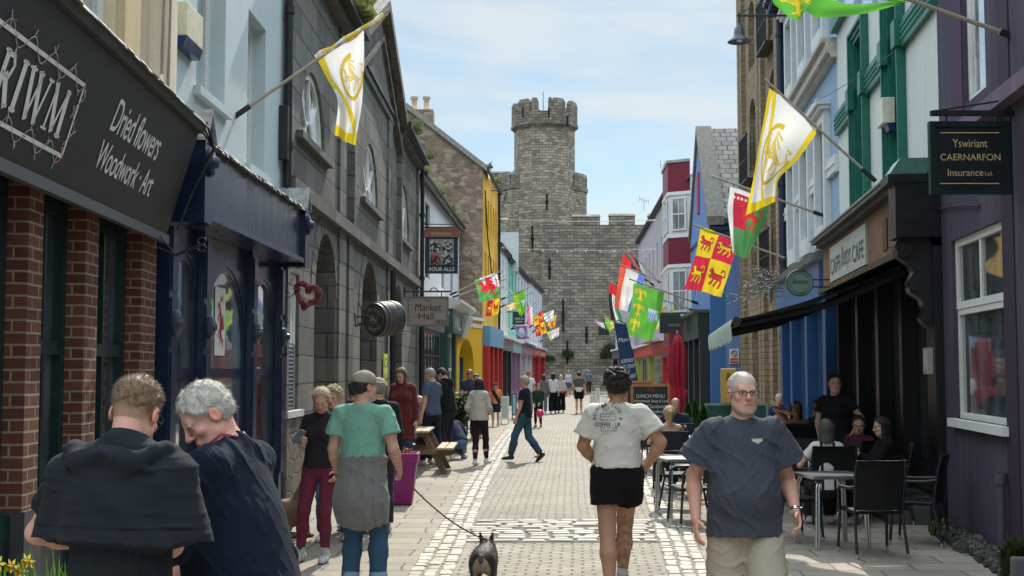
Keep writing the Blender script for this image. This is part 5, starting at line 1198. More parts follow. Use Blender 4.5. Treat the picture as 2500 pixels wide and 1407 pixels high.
# market hall board
o, a, c, tx = board('hanging_sign', 'weathered wooden plank sign with dark lettering hanging from an iron scroll bracket', 'sign', 994, 724, 1095, 797, 28.0, wood((.20, .165, .145), (.34, .29, .265), .8, (.6, 1, 14), 3), .06, True, .035, wood((.12, .10, .09), (.2, .17, .15), .8))
BK = paint((.03, .025, .02), .8)
tx('The', 1036, 731, 1050, 738, BK); tx('Market', 1013, 741, 1077, 760, BK, shear=.08); tx('Hall', 1022, 764, 1059, 780, BK, shear=.05); tx('1832', 1062, 782, 1090, 792, BK)
mb = MB().tube([P(986, 712, 28), P(1100, 712, 28)], .022, 6).tube([P(987, 700, 28), P(987, 726, 28)], .02, 6)
mb.tube([P(1048 + t * 1.6, 712 - 9 * sin(t / 14 * pi), 28) for t in range(15)], .012, 5)
for x in (1010, 1078): mb.tube([P(x, 712, 28), P(x, 725, 28)], .015, 5)
mb.build('bracket', IRON, o)
# barrel sign
bc = P(912, 781, 21.2); BS = .88; X_ = Matrix.Rotation(radians(-62), 3, 'Z') @ Matrix.Rotation(radians(4), 3, 'X')
X_ = V((.62, .76, .10)).normalized().to_track_quat('Z', 'Y').to_matrix()
o = thing('barrel_sign', bc, 'dark wooden barrel with metal hoops and pale lettering mounted on the wall as a sign', 'sign')
prof = [(r_ * BS, h_ * BS) for r_, h_ in [(0, 0), (.27, 0), (.27, .03), (.31, .03), (.34, .16), (.352, .30), (.34, .44), (.31, .57), (.27, .57), (0, .57)]]
MB().lathe(prof, c=bc, seg=28, X=X_).build('barrel', wood((.035, .03, .027), (.09, .08, .072), .6, (1, 1, 1), 8), o)
for h_, r_ in ((.04, .318), (.13, .34), (.44, .345), (.54, .322)): MB().lathe([(a_ * BS, b_ * BS) for a_, b_ in [(r_ - .02, h_), (r_ + .006, h_), (r_ + .010, h_ + .04), (r_ - .02, h_ + .04)]], c=bc, seg=28, X=X_).build('hoop', paint((.12, .12, .115), .5, .2, .5), o)
ex, ey = X_ @ V((1, 0, 0)), X_ @ V((0, 1, 0)); nrm = X_ @ V((0, 0, -1)); rt = V((-nrm.y, nrm.x, 0)).normalized(); up = nrm.cross(rt).normalized()
if up.z < 0: up = -up
if rt.cross(up).dot(nrm) < 0: rt = -rt
lt = paint((.36, .36, .34), .6); fc = bc + nrm * .002
def arc_text(s, c0, R, U, rad, a0, a1, h, mat, parent, flip=False):
    n = len(s)
    for i, ch in enumerate(s):
        if ch == ' ': continue
        t = radians(a0 + (a1 - a0) * (i + .5) / n); d = R * cos(t) + U * sin(t); tang = (R * sin(t) - U * cos(t)) * (1 if not flip else -1); up_ = d if not flip else -d
        wd_ = rad * abs(radians(a1 - a0)) / n * (.78 if ch not in 'Iil1' else .3); text(ch, c0 + d * rad - tang * wd_ / 2 - up_ * h / 2, tang * wd_, up_ * h, mat, parent, lift=.003)
arc_text("Drum's Famous", fc, rt, up, .18, 160, 20, .057, lt, o); arc_text('Caernarfon', fc, rt, up, .18, 215, 325, .052, lt, o, True)
strokes(DRAGON, fc - rt * .11 - up * .11, rt * .22, up * .22, lt, o, 'emblem', wd=.22)
mb = MB().tube([P(866, 765, 20.4), P(868, 797, 20.4)], .012, 5).tube([P(866, 775, 20.4), P(915, 770, 20.4)], .012, 5).tube([P(866, 797, 20.4), P(900, 785, 20.4)], .012, 5); mb.build('bracket', IRON, o)
# heart wreath of berries
hc = P(750, 720, 15.3); random.seed(3)
def heart(t): return V((16 * sin(t) ** 3 / 17, 0, (13 * cos(t) - 5 * cos(2 * t) - 2 * cos(3 * t) - cos(4 * t)) / 17))
mb = MB(); 
for k in range(1500):
    t = random.uniform(0, 2 * pi); p = heart(t) * .16; p = V((p.x * .95 + p.z * .25, 0, p.z - p.x * .35)); a, ph = random.uniform(0, 6.28), random.uniform(0, 6.28); rr_ = .036
    q = hc + p + V((cos(a) * rr_ * cos(ph), sin(a) * rr_, sin(ph) * rr_ * .9)); r = random.uniform(.006, .012); mb.m = random.choice((0, 0, 1, 2))
    mb.add([tuple(q + V(d) * r) for d in ((1, 0, 0), (-1, 0, 0), (0, 1, 0), (0, -1, 0), (0, 0, 1), (0, 0, -1))], [(0, 2, 4), (2, 1, 4), (1, 3, 4), (3, 0, 4), (2, 0, 5), (1, 2, 5), (3, 1, 5), (0, 3, 5)])
hw = mb.build('heart_wreath', [paint((.22, .02, .035), .5), paint((.30, .05, .06), .5), paint((.10, .012, .02), .6)], base=hc)
tag(hw, 'heart shaped wreath of dark red berries hanging outside the navy shop', 'wreath')
w2 = MB().tube([P(700, 690, 15.3), P(735, 707, 15.3)], .006, 5).tube([P(700, 730, 15.3), P(735, 707, 15.3)], .006, 5).build('hook', IRON, hw)
# cafe round sign
rc = P(1953, 691, 18.6); R0 = rc.z
o = thing('hanging_sign', rc, 'round grey green cafe sign with a ring and thin script on a short bracket', 'sign')
rg = paint((.17, .27, .24), .5, .06)
r_ = 33 * 18.6 / 3000
MB().lathe([(r_, 0), (r_ * 1.0, .05), (0, .05)], c=rc, ax='y', seg=32).build('panel', rg, o)
dk = paint((.03, .06, .055), .5)
MB().tube([rc + V((r_ * .97 * cos(t * .2), -.004, r_ * .97 * sin(t * .2))) for t in range(33)], .008, 5).tube([rc + V((r_ * .72 * cos(t * .2), -.003, r_ * .72 * sin(t * .2))) for t in range(33)], .003, 4).build('ring', dk, o)
text('Bettys', rc + V((-.12, -.002, -.035)), (.24, 0, 0), (0, 0, .09), dk, o, shear=.3); arc_text('CAFFI', rc + V((0, -.002, 0)), V((1, 0, 0)), V((0, 0, 1)), r_ * .84, 120, 60, .03, dk, o); arc_text('CAFE', rc + V((0, -.002, 0)), V((1, 0, 0)), V((0, 0, 1)), r_ * .84, 240, 300, .03, dk, o, True)
MB().tube([rc + V((r_, .02, .05)), rc + V((r_ + .25, .02, .05))], .012, 6).tube([rc + V((r_, .02, -.06)), rc + V((r_ + .25, .02, -.06))], .012, 6).build('bracket', IRON, o)
# small far signs on the left and right
o, a, c, tx = board('hanging_sign', 'small dark green hanging sign in front of the mint house', 'sign', 1252, 762, 1281, 793, 58, paint((.01, .05, .035), .5), .08); tx('COPPER CO', 1256, 776, 1278, 781, WHITEP); tx('AWESOME', 1258, 784, 1276, 788, WHITEP)
MB().tube([P(1246, 806, 58), P(1258, 795, 58)], .03, 5).tube([P(1236, 762, 58), P(1281, 762, 58)], .02, 5).build('bracket', IRON, o)
o, a, c, tx = board('hanging_sign', 'purple and pale blue cupcake shaped shop sign under the dark green sign', 'sign', 1261, 796, 1286, 828, 60, paint((.35, .10, .38), .5), .08)
cc_ = P(1273.5, 815, 59.97); MB().lathe([(.20, 0), (.20, .02), (0, .02)], c=cc_ + V((0, -.04, -.0)), ax='y', seg=18).build('cupcake_base', paint((.3, .55, .7), .5), o); MB().lathe([(.13, 0), (.13, .02), (0, .02)], c=cc_ + V((0, -.05, .16)), ax='y', seg=18).build('cupcake_icing', paint((.7, .65, .72), .5), o); MB().tube([P(1249, 805, 60), P(1262, 800, 60)], .03, 5).build('bracket', IRON, o)
o, a, c, tx = board('hanging_sign', 'dark grey hotel sign beside the top of the closed red parasol', 'sign', 1611, 767, 1662, 814, 41.5, paint((.04, .055, .055), .5), .08); tx('HOLES HOTEL', 1632, 791, 1660, 797, paint((.4, .42, .4), .5)); MB().tube([P(1611, 765, 41.5), P(1690, 765, 41.5)], .025, 5).build('bracket', IRON, o)
o, a, c, tx = board('hanging_sign', 'black square sign hanging low before the castle wall at the right row end', 'sign', 1461, 783, 1487, 819, 88, paint((.03, .035, .035), .6), .1); MB().tube([P(1461, 781, 88), P(1500, 781, 88)], .03, 5).build('bracket', IRON, o)
# ================================================================== lamps
def wall_lamp(px, py, Y, dx, label, s=1.0, hook=0):
    """bell lamp whose rim centre is at px,py; bracket runs dx metres to the wall"""
    c = P(px, py, Y); o = thing('street_lamp', c, label, 'street lamp')
    MB().lathe([(.0, .30), (.035, .30), (.05, .24), (.09, .20), (.10, .09), (.13, .03), (.21, -.03), (.215, -.045), (.12, -.02), (0, .0)], c=c, seg=20, X=Matrix.Scale(s, 3)).build('lamp_shade', paint((.045, .055, .07), .35, .2), o)
    MB().lathe([(0, -.05), (.05, -.04), (.06, 0), (0, .03)], c=c, seg=12, X=Matrix.Scale(s, 3)).build('bulb', glass((.3, .3, .3)), o)
    t = c + V((0, 0, .30 * s)); z = t.z + .14 * s; mb = MB().tube([t, V((t.x, t.y, z + .06))], .018 * s, 6).tube([(t.x - .05 * (1 if dx > 0 else -1), Y, z), (t.x + dx, Y, z)], .02 * s, 6)
    mb.tube([(t.x + dx * (k / 12), Y, z - abs(dx) * .35 * (1 - k / 12) * 0 + (.22 * s * sin(k / 12 * pi) if hook else .0) + .01) for k in range(13)] if hook else [(t.x + dx * .55 + .14 * s * cos(k * .5), Y, z + .13 * s + .13 * s * sin(k * .5)) for k in range(14)], .010 * s, 5)
    mb.build('bracket', IRON, o); return o
wall_lamp(1805, 97, 24.0, 1.05, 'large dark bell shaped street lamp on an iron bracket high on the brick building', 1.1, 1)
wall_lamp(1236, 492, 49.6, -.62, 'bell shaped street lamp on a bracket at the yellow front', 1.0)
wall_lamp(1341, 720, 86, -.6, 'small distant bell street lamp in front of the castle wall', 1.0)
# alarm boxes
for px, py, Y, n, W_, lab in ((474, 75, 0, .0, WL1, 'yellowed ivory alarm box with dark blue base on the pale blue wall'), (2143, 284, 0, 0, WR1, 'ivory alarm box with blue base between the green window surrounds')):
    u_, z = W_.hit(px, py, .12); s_ = .26 if W_ is WL1 else .24; h_ = .42 if W_ is WL1 else .40
    if W_ is WL1: u_, z = W_.hit(474, 75, .1); s_ = .55; h_ = .40
    else: u_, z = W_.hit(2147, 284, .17); s_ = .42; h_ = .43
    o = thing('alarm_box', W_(u_, 0, z - h_ / 2), lab, 'alarm box')
    MB(W_).box(u_ - s_ / 2, u_ + s_ / 2, 0, .11 if W_ is WL1 else .17, z - h_ / 2 + .08, z + h_ / 2).build('cover', paint((.62, .58, .40) if W_ is WL1 else (.66, .64, .52), .5), o, bevel=.01)
    MB(W_).prism([(u_ - s_ / 2, 0, z - h_ / 2 + .077), (u_ - s_ / 2, .11, z - h_ / 2 + .077), (u_ - s_ / 2, .08, z - h_ / 2 - .02), (u_ - s_ / 2, 0, z - h_ / 2 - .02)], (s_, 0, 0)).build('strobe', paint((.02, .04, .12), .2), o)
# ================================================================== overhead strings, aerials, twigs
def catenary(a, b, sag, n=24): return [a.lerp(b, k / n) - V((0, 0, sag * 4 * (k / n) * (1 - k / n))) for k in range(n + 1)]
for (x0, y0, x1, y1, Y, lab) in ((1195, 533, 1607, 537, 57, 'upper thin cable strung across the street with a pale clamp at each end'), (1185, 603, 1605, 608, 56.5, 'lower thin cable with tiny bulbs strung across the street')):
    a, c = P(x0, y0, Y), P(x1, y1, Y); pts = catenary(a, c, .12); o = thing('overhead_cable', a, lab, 'cable'); MB().tube(pts, .012, 4).build('cable', paint((.5, .5, .48), .6), o)
    for t in (.08, .96): k = a.lerp(c, t) + V((0, 0, -.03)); MB().tube([k - V((.22, 0, 0)), k + V((.22, 0, 0))], [.02, .05], 6).build('clamp', WHITEP, o)
    if 'lower' in lab:
        for k in range(2, 24, 2): MB().lathe([(0, -.05), (.04, 0), (.0, .05)], c=pts[k] - V((0, 0, .05)), seg=6).build('bulb', WHITEP, o)
c_ = MB().tube(catenary(V(W_(0, 0, 0)) * 0 + P(1905, 283, 22), P(2290, 40, 14.2), .15), .006, 4).build('wire', IRON, base=P(2290, 40, 14.2)); tag(c_, 'thin dark wire running across the white render above the cafe', 'wire')
def aerial(px, py0, py1, Y, lab, s=1):
    b_, t = P(px, py1, Y), P(px, py0, Y); mb = MB().tube([b_, t], .02, 5).tube([t + V((-.3 * s, 0, .05)), t + V((.35 * s, .3, -.05))], .015, 4)
    for k in range(5): p = (t + V((-.3 * s, 0, .05))).lerp(t + V((.35 * s, .3, -.05)), k / 4); mb.tube([p + V((0, 0, -.18 * s)), p + V((0, 0, .18 * s))], .01, 4)
    tag(mb.build('tv_aerial', paint((.35, .36, .37), .4), base=b_), lab, 'aerial')
aerial(1632, 405, 450, 47, 'taller television aerial on the roof of the maroon bay house', 1.0); aerial(1572, 488, 515, 66, 'shorter television aerial above the lilac grey house roof', .8)
random.seed(11); mb = MB(); tb = P(1985, 690, 26)
bulbs = MB()
def twig(p, d, ln, r, dep):
    q = p + d * ln; mb.tube([p, p.lerp(q, .5) + V((0, 0, .02)), q], [r, r * .8, r * .6], 4, False)
    if dep == 0: return
    for _ in range(3): nd = (d + V((random.uniform(-.7, .4), random.uniform(-.5, .5), random.uniform(-.6, .45)))).normalized(); k = p.lerp(q, random.uniform(.4, 1)); twig(k, nd, ln * random.uniform(.6, .85), r * .6, dep - 1)
    for _ in range(2): c0 = p.lerp(q, random.random()); bulbs.lathe([(0, -.012), (.012, 0), (0, .012)], c=c0 + V((0, 0, -.03)), seg=5)
for k in range(7): twig(P(1945 - k * 6, 660 + k * 11, 27), V((-1, random.uniform(-.2, .2), random.uniform(-.25, .25))).normalized(), .50, .009, 4)
o = thing('light_branches', P(1930, 700, 27), 'spray of bare twigs with tiny clear bulbs sticking out over the awning', 'decoration'); mb.build('twigs', wood((.10, .075, .055), (.18, .14, .10)), o); bulbs.build('fairy_lights', paint((.75, .75, .75), .3), o)
# ================================================================== awning
W = WR1; Wf = .0
o = thing('awning', W(4.5, 0, 2.4), 'long dark green cafe awning with pale striped valance stretched out over the tables', 'awning')
UA0, UA1 = .7, 7.5; zw, zf, pj = 3.16, 2.40, 2.25
nA, nB = [(.05, zw), (pj, zf)], 12
mb = MB(W); K = 12
vs = []
for i in range(K + 1):
    for j in range(7): u_ = UA0 + (UA1 - UA0) * i / K; t = j / 6; vs.append((u_, .05 + (pj - .05) * t, zw + (zf - zw) * t - .07 * 4 * t * (1 - t)))
fs = [(i * 7 + j, i * 7 + j + 1, (i + 1) * 7 + j + 1, (i + 1) * 7 + j) for i in range(K) for j in range(6)]
vs2 = [(a, b_, c - .006) for a, b_, c in vs]; mb.add(vs, fs, True); mb.add(vs2, fs, True); mb.build('canopy', paint((.018, .035, .028), .8), o, recalc=False)
MB(W).tube([(UA0 - .03, pj, zf - .02), (UA1 + .03, pj, zf - .02)], .055, 10).build('front_bar', IRON, o); MB(W).box(UA0 - .1, UA1 + .1, 0, .16, zw - .03, zw + .12).build('cassette', IRON, o)
for u_ in (UA0 + .12, (UA0 + UA1) / 2, UA1 - .2): MB(W).tube([(u_, .1, zw - .12), (u_ + .05, pj * .5, (zw + zf) / 2 - .20), (u_, pj - .05, zf - .05)], .045, 6).build('arm', IRON, o)
mb = MB(W); K = 80; vs = []
for i in range(K + 1):
    u_ = UA0 + (UA1 - UA0) * i / K; n_ = pj + .05 + .02 * sin(i * 1.1); lo = .25 + .03 * abs(sin(i * pi / 4))
    vs += [(u_, n_, zf), (u_, n_ + .02, zf - .07), (u_, n_ + .015 * sin(i), zf - lo)]
mb.add(vs, [(i * 3 + j, i * 3 + j + 1, i * 3 + j + 4, i * 3 + j + 3) for i in range(K) for j in range(2)], True); mb.build('valance', attr_valance if False else paint((.42, .52, .45), .8), o, recalc=False)

# ================================================================== street furniture
WK = masonry((.028, .032, .036), (.016, .018, .022), (.006, .006, .007), bw=.045, bh=.016, ms=.004, rough=.45, bump=.9, stain=.0, jit=.0)
CHROME = paint((.55, .56, .57), .22, .05, .9, .02); BLKM = paint((.018, .019, .022), .4, .15)
def copy_tree(o, parent=None):
    c = o.copy(); COL.objects.link(c); c.parent = parent
    for ch in list(o.children): copy_tree(ch, c)
    return c
def wicker_chair():
    """faces local +y, seat front; origin on the ground"""
    o = thing('cafe_chair', (0, 0, 0), 'woven cafe chair at the tables', 'chair', 'woven cafe chairs under the awning')
    MB().bbox(-.23, .23, -.20, .24, .415, .455, .012).build('seat', WK, o)
    mb = MB(); vs = []
    for z, y, w_ in ((.46, -.20, .225), (.6, -.215, .235), (.8, -.245, .24), (.92, -.275, .235), (.935, -.29, .23)): vs.append([(-w_, y, z), (-w_ * .5, y - .02, z), (0, y - .028, z), (w_ * .5, y - .02, z), (w_, y, z)])
    def add_sheet(off):
        b0 = [p for r in vs for p in r]; mb.add([(x, y + off, z) for x, y, z in b0], [(r * 5 + k, r * 5 + k + 1, r * 5 + k + 6, r * 5 + k + 5) for r in range(4) for k in range(4)], True)
    add_sheet(.012); add_sheet(-.012)
    for a, c in ((vs[-1], 0),): mb.add([(x, y + s_, z) for s_ in (.012, -.012) for x, y, z in a], [(k, k + 1, k + 6, k + 5) for k in range(4)])
    mb.build('backrest', WK, o, recalc=False)
    for s_ in (-1, 1):
        MB().tube([(s_ * .245, .22, .42), (s_ * .25, .20, .62), (s_ * .255, .15, .655), (s_ * .25, -.1, .66), (s_ * .24, -.235, .68)], .016, 8).build('armrest', BLKM, o)
        MB().tube([(s_ * .235, -.2, .44), (s_ * .24, -.215, .6), (s_ * .245, -.25, .8), (s_ * .237, -.285, .935)], .014, 8).build('back_frame', BLKM, o)
        for y, yb in ((.21, .24), (-.19, -.27)):
            l_ = MB().tube([(s_ * .235, y, .43), (s_ * .25, yb, .05)], .015, 8).build('leg', BLKM, o); MB().tube([(s_ * .25, yb, .05), (s_ * .252, yb, .0)], .016, 8).build('leg_tip', CHROME, l_)
    return o
proto = wicker_chair(); first = [True]
def put(pr, flag_, x, y, rz, label, z=0):
    o = pr if flag_[0] else copy_tree(pr); flag_[0] = False; o.location = (x, y, z); o.rotation_euler = (0, 0, radians(rz)); o['label'] = label; return o
gxy = lambda px, py: G(px, py)[:2]
for px, Z, rz, lab in ((2118, 12.1, 5, 'nearest black woven chair, back to the camera, in front of the small metal table'), (2232, 12.9, 62, 'black woven chair at the right beside the doorstep, turned to the left'),
                       (1925, 13.2, -78, 'black woven armchair partly behind the grey t-shirt man, facing the small table'), (2022, 14.3, -4, 'woven chair carrying the woman in the white t-shirt and braces'),
                       (2105, 15.4, 20, 'woven chair of the woman in the burgundy top'), (2160, 14.7, 75, 'woven chair of the long haired woman in black by the window'), (2062, 17.0, 170, 'woven chair behind the woman in white'),
                       (1940, 19.0, 175, 'woven chair of the woman with sunglasses on her head'), (1996, 19.6, 140, 'woven chair of the dark haired man with glasses under the awning'), (1903, 25.5, 180, 'woven chair of the elderly man by the brick wall'),
                       (1962, 15.4, 150, 'black woven chair half hidden between the braces woman and the armchair'), (2205, 16.6, 80, 'black woven chair in deep shade against the dark cafe window'), (2100, 18.2, 190, 'empty black woven chair behind the burgundy woman'),
                       (1650, 16.2, -90, 'black woven chair side on at the edge of the right gutter'), (1690, 14.4, 100, 'black woven chair with bright metal legs behind the grey t-shirt man')):
    put(proto, first, (px - 1250) * Z / 3000, Z, rz, lab)
def slim_chair():
    o = thing('terrace_chair', (0, 0, 0), 'x', 'chair', 'dark slim terrace chairs around the white tables')
    MB().bbox(-.22, .22, -.2, .22, .43, .455, .01).build('seat', BLKM, o); MB().bbox(-.23, .23, -.235, -.21, .62, .90, .01).build('backrest', BLKM, o)
    for s_ in (-1, 1):
        MB().tube([(s_ * .225, -.2, .44), (s_ * .225, -.225, .62)], .013, 6).build('back_frame', BLKM, o); MB().tube([(s_ * .23, .2, .44), (s_ * .24, .19, .64), (s_ * .24, -.215, .66)], .014, 6).build('armrest', BLKM, o)
        for y in (.2, -.2): MB().tube([(s_ * .22, y, .44), (s_ * .235, y * 1.15, 0)], .014, 6).build('leg', BLKM, o)
    return o
ps, fs_ = slim_chair(), [True]
for px, Z, rz, lab in ((1636, 18.4, 2, 'dark slim chair with the blonde ponytail woman'), (1690, 17.6, 30, 'dark slim chair right of the table with the red cup'), (1664, 20.6, 178, 'dark slim chair of the bald seated man'), (1705, 20.8, 60, 'empty dark slim chair near the small conifers'), (1722, 22.5, 120, 'empty dark slim chair against the green windbreak'), (1690, 24, 10, 'farthest empty dark slim chair by the blue shopfront'), (1600, 21.4, -85, 'dark slim chair at the left end of the menu board')):
    put(ps, fs_, (px - 1250) * Z / 3000, Z, rz, lab)
def cafe_table(x, y, w_, h_, rz, label, top, round_=False, legm=CHROME, dbl=True):
    o = thing('cafe_table', (0, 0, 0), label, 'table')
    if round_: MB().lathe([(w_ / 2 - .01, h_ - .02), (w_ / 2, h_ - .01), (w_ / 2 - .005, h_), (0, h_)], seg=32).build('tabletop', top, o); MB().tube([(0, 0, .02), (0, 0, h_ - .02)], .03, 10).build('pedestal', BLKM, o); MB().lathe([(.22, 0), (.21, .02), (.04, .04), (0, .04)], seg=24).build('base', BLKM, o)
    else:
        MB().bbox(-w_ / 2, w_ / 2, -w_ / 2, w_ / 2, h_ - .025, h_, .008).build('tabletop', top, o)
        mb = MB(); 
        for s_ in (-1, 1): mb.box(-w_ / 2 - .003, w_ / 2 + .003, s_ * (w_ / 2 + .004) - .004, s_ * (w_ / 2 + .004) + .004, h_ - .035, h_ - .004); mb.box(s_ * (w_ / 2 + .004) - .004, s_ * (w_ / 2 + .004) + .004, -w_ / 2 + .01, w_ / 2 - .01, h_ - .035, h_ - .004)
        mb.build('rim', CHROME, o)
        for sx in (-1, 1):
            for sy in (-1, 1):
                mb = MB()
                for d in ((0, .028) if dbl else (0,)): mb.tube([(sx * (w_ * .28 - d), sy * (w_ * .36), h_ - .03), (sx * (w_ * .40 - d), sy * w_ * .42, h_ - .05), (sx * (w_ * .44 - d), sy * w_ * .45, h_ - .12), (sx * (w_ * .47 - d), sy * w_ * .48, 0)], .013, 8)
                mb.build('leg', legm, o)
    o.location = (x, y, 0); o.rotation_euler = (0, 0, radians(rz)); return o
TT = paint((.05, .06, .065), .8, .2, 0, .02, spec=.1)
X = lambda px, Z: (px - 1250) * Z / 3000
cafe_table(X(2022, 12.7), 12.7, .60, .74, 8, 'small square metal topped table with bright tubular legs behind the nearest chair', TT)
cafe_table(X(1955, 16.6), 16.6, .7, .74, 4, 'metal table with cups in front of the seated group under the awning', TT)
cafe_table(X(2105, 14.0) - .15, 16.0, .65, .74, 30, 'metal table between the burgundy woman and the long haired woman', TT)
cafe_table(X(1945, 21), 20.6, .7, .74, 0, 'metal table farther under the awning beside the woman with sunglasses', TT)
cafe_table(X(1640, 19.6), 19.4, .7, .76, 0, 'white round table with a red cup behind the menu board', paint((.62, .62, .60), .35), True)
cafe_table(X(1668, 15.3), 15.3, .62, .72, 10, 'white topped table with bright tubular legs beside the right gutter', paint((.36, .36, .35), .35))
def cup(x, y, z, col, lab, s=1.0, cat='cup', nm='cup'):
    tag(MB().lathe([(.028 * s, 0), (.034 * s, .02 * s), (.04 * s, .09 * s), (.036 * s, .09 * s), (.03 * s, .02 * s), (0, .015 * s)], c=(x, y, z), seg=14).build(nm, paint(col, .35), base=(x, y, z)), lab, cat)
cup(X(1631, 19.3), 19.25, .76, (.5, .02, .03), 'red cup on the white round table', 1.2)
cup(X(1948, 16.5), 16.5, .74, (.65, .65, .62), 'white mug on the table behind the grey t-shirt man'); cup(X(1972, 16.6), 16.7, .74, (.68, .66, .6), 'taller pale glass on the table behind the grey t-shirt man', 1.3, 'glass', 'drinking_glass')
cup(X(1922, 20.5), 20.5, .74, (.7, .6, .4), 'tall glass of pale drink beside the woman with sunglasses', 1.6, 'glass', 'drinking_glass'); cup(X(1950, 20.5), 20.4, .74, (.72, .68, .6), 'second pale glass near the woman with sunglasses', 1.3, 'glass', 'drinking_glass')
# windbreaks
def windbreak(x0, x1, Y, z0, z1, col, label, fcol=(.25, .32, .29)):
    o = thing('windbreak', ((x0 + x1) / 2, Y, 0), label, 'screen'); fm = paint(fcol, .5)
    MB().box(x0, x1, Y - .01, Y + .01, z0 + .04, z1 - .04).build('canvas', paint(col, .8), o); MB().box(x0, x1, Y - .02, Y + .02, z1 - .04, z1).box(x0, x0 + .04, Y - .02, Y + .02, 0, z1 - .04).box(x1 - .04, x1, Y - .02, Y + .02, 0, z1 - .04).build('frame', fm, o)
windbreak(X(1718, 24.5), X(1872, 24.5), 24.5, .2, 1.13, (.03, .10, .075), 'green canvas windbreak with pale frame behind the grey t-shirt man')
windbreak(X(1895, 18.4), X(1990, 18.4), 18.0, .15, 1.02, (.012, .014, .018), 'black canvas screen between the tables under the awning', (.03, .03, .035))
# red parasol
pc = V((X(1653, 24), 24.0, 0)); o = thing('parasol', pc, 'closed dark red parasol tied above the menu boards', 'parasol'); random.seed(5)
MB().tube([pc + V((0, 0, .05)), pc + V((0, 0, 2.50))], .022, 8).lathe([(0, 2.50), (.03, 2.52), (0, 2.58)], c=pc, seg=8).build('pole', wood((.2, .14, .09), (.3, .2, .12)), o)
vs = []; prof = [(2.48, .02), (2.42, .075), (2.3, .10), (2.32, .13), (2.1, .15), (1.8, .155), (1.6, .15), (1.45, .12), (1.38, .17), (1.2, .14), (.95, .13)]
for z, r in prof:
    for k in range(32): a = 2 * pi * k / 32; rr_ = r * (1 + .22 * sin(a * 8 + z * .7) * min(1, (2.5 - z) * 3)); vs.append((pc.x + rr_ * cos(a) + .012 * sin(z * 6), pc.y + rr_ * sin(a), z))
mb = MB(); mb.add(vs, [(i * 32 + k, i * 32 + (k + 1) % 32, (i + 1) * 32 + (k + 1) % 32, (i + 1) * 32 + k) for i in range(len(prof) - 1) for k in range(32)], True); mb.build('canopy', paint((.34, .012, .03), .75), o)
MB().lathe([(.26, 0), (.25, .05), (.05, .08), (0, .08)], c=pc, seg=20).build('base', paint((.1, .1, .1), .7), o)
# menu boards
def aboard(x0, y0, x1, Y, zb, label, fr, pn, title=None, lean=.12, cat='board', lines=()):
    a, c = P(x0, 903, Y), P(x1, y0, Y); zt = c.z; o = thing('menu_board', ((a.x + c.x) / 2, Y, 0), label, cat); T = V((0, lean, zt)).normalized()
    def fp(x, z, n=0): return (x, Y + (z / zt) * lean - n, z)
    for sgn in (1, -1):
        mb = MB(); f = lambda x, z, n=0: (x, Y + .12 + sgn * (-.14 + (z / zt) * .12) - n, z)
        def bar(xa, xb, za, zb2): mb.prism([f(xa, za, .015), f(xb, za, .015), f(xb, zb2, .015), f(xa, zb2, .015)], (0, .03, 0))
        bar(a.x, a.x + .045, 0, zt); bar(c.x - .045, c.x, 0, zt); bar(a.x + .045, c.x - .045, zt - .05, zt); bar(a.x + .045, c.x - .045, zb, zb + .05); mb.build('frame', fr, o)
        mb = MB(); mb.prism([f(a.x + .045, zb + .05, .004), f(c.x - .045, zb + .05, .004), f(c.x - .045, zt - .05, .004), f(a.x + .045, zt - .05, .004)], (0, .012, 0)); mb.build('panel', pn, o)
    for s, za, zb2, xa, xb, m in lines:
        text(s, (a.x + (c.x - a.x) * xa, Y - .03 + (za / zt) * .12, za), ((c.x - a.x) * (xb - xa), 0, 0), (0, .0, zb2 - za), m, o, lift=.002)
    return o
CH_ = paint((.66, .67, .66), .7); TERR = wood((.30, .13, .06), (.42, .2, .1))
aboard(1541, 938, 1637, 22.4, .35, 'large menu board with orange wooden frame and chalk white lettering', TERR, paint((.02, .028, .032), .7), lines=(('W', 1.40, 1.48, .42, .50, RED), ('AL', 1.40, 1.48, .51, .60, RED), ('LUNCH MENU', 1.29, 1.355, .14, .86, CH_), ('Homemade Soup & Loaf', 1.19, 1.26, .08, .95, CH_), ('& Half Sandwich', 1.10, 1.17, .15, .9, CH_), ('& Full Sandwich', 1.01, 1.08, .15, .9, CH_), ('Fresh Panini', .92, .99, .2, .8, CH_), ('Jacket Potato', .83, .90, .2, .8, CH_)))
aboard(1528, 930, 1596, 24.6, .3, 'second menu board with brown frame half hidden behind the large one', TERR, paint((.02, .028, .032), .7))
aboard(1222, 968, 1243, 41, .15, 'white framed pavement sign with a pale green panel beside the boy in orange', WHITEP, paint((.42, .52, .44), .6))
aboard(1249, 960, 1262, 44.5, .15, 'pavement sign with a light blue panel left of the man in the black t-shirt', paint((.1, .1, .11), .5), paint((.25, .48, .62), .6))
aboard(1454, 948, 1464, 62, .2, 'small white pavement sign far down the street near the castle', WHITEP, paint((.5, .52, .52), .6))
aboard(1440, 965, 1458, 55, .2, 'pale empty frame sign on the road right of the distant walkers', WHITEP, paint((.55, .56, .55), .6))
o = thing('sandwich_sign', (X(1778, 24.3), 24.25, 1.15), 'orange yellow poster card standing on the windbreak behind the bald man', 'sign'); MB().box(X(1757, 24.3), X(1795, 24.3), 24.25, 24.28, 1.15, 1.82).build('card', paint((.62, .40, .06), .6), o, bevel=.01)
text('&', (X(1770, 24.3), 24.25, 1.6), (.12, 0, 0), (0, 0, .14), BK, o)
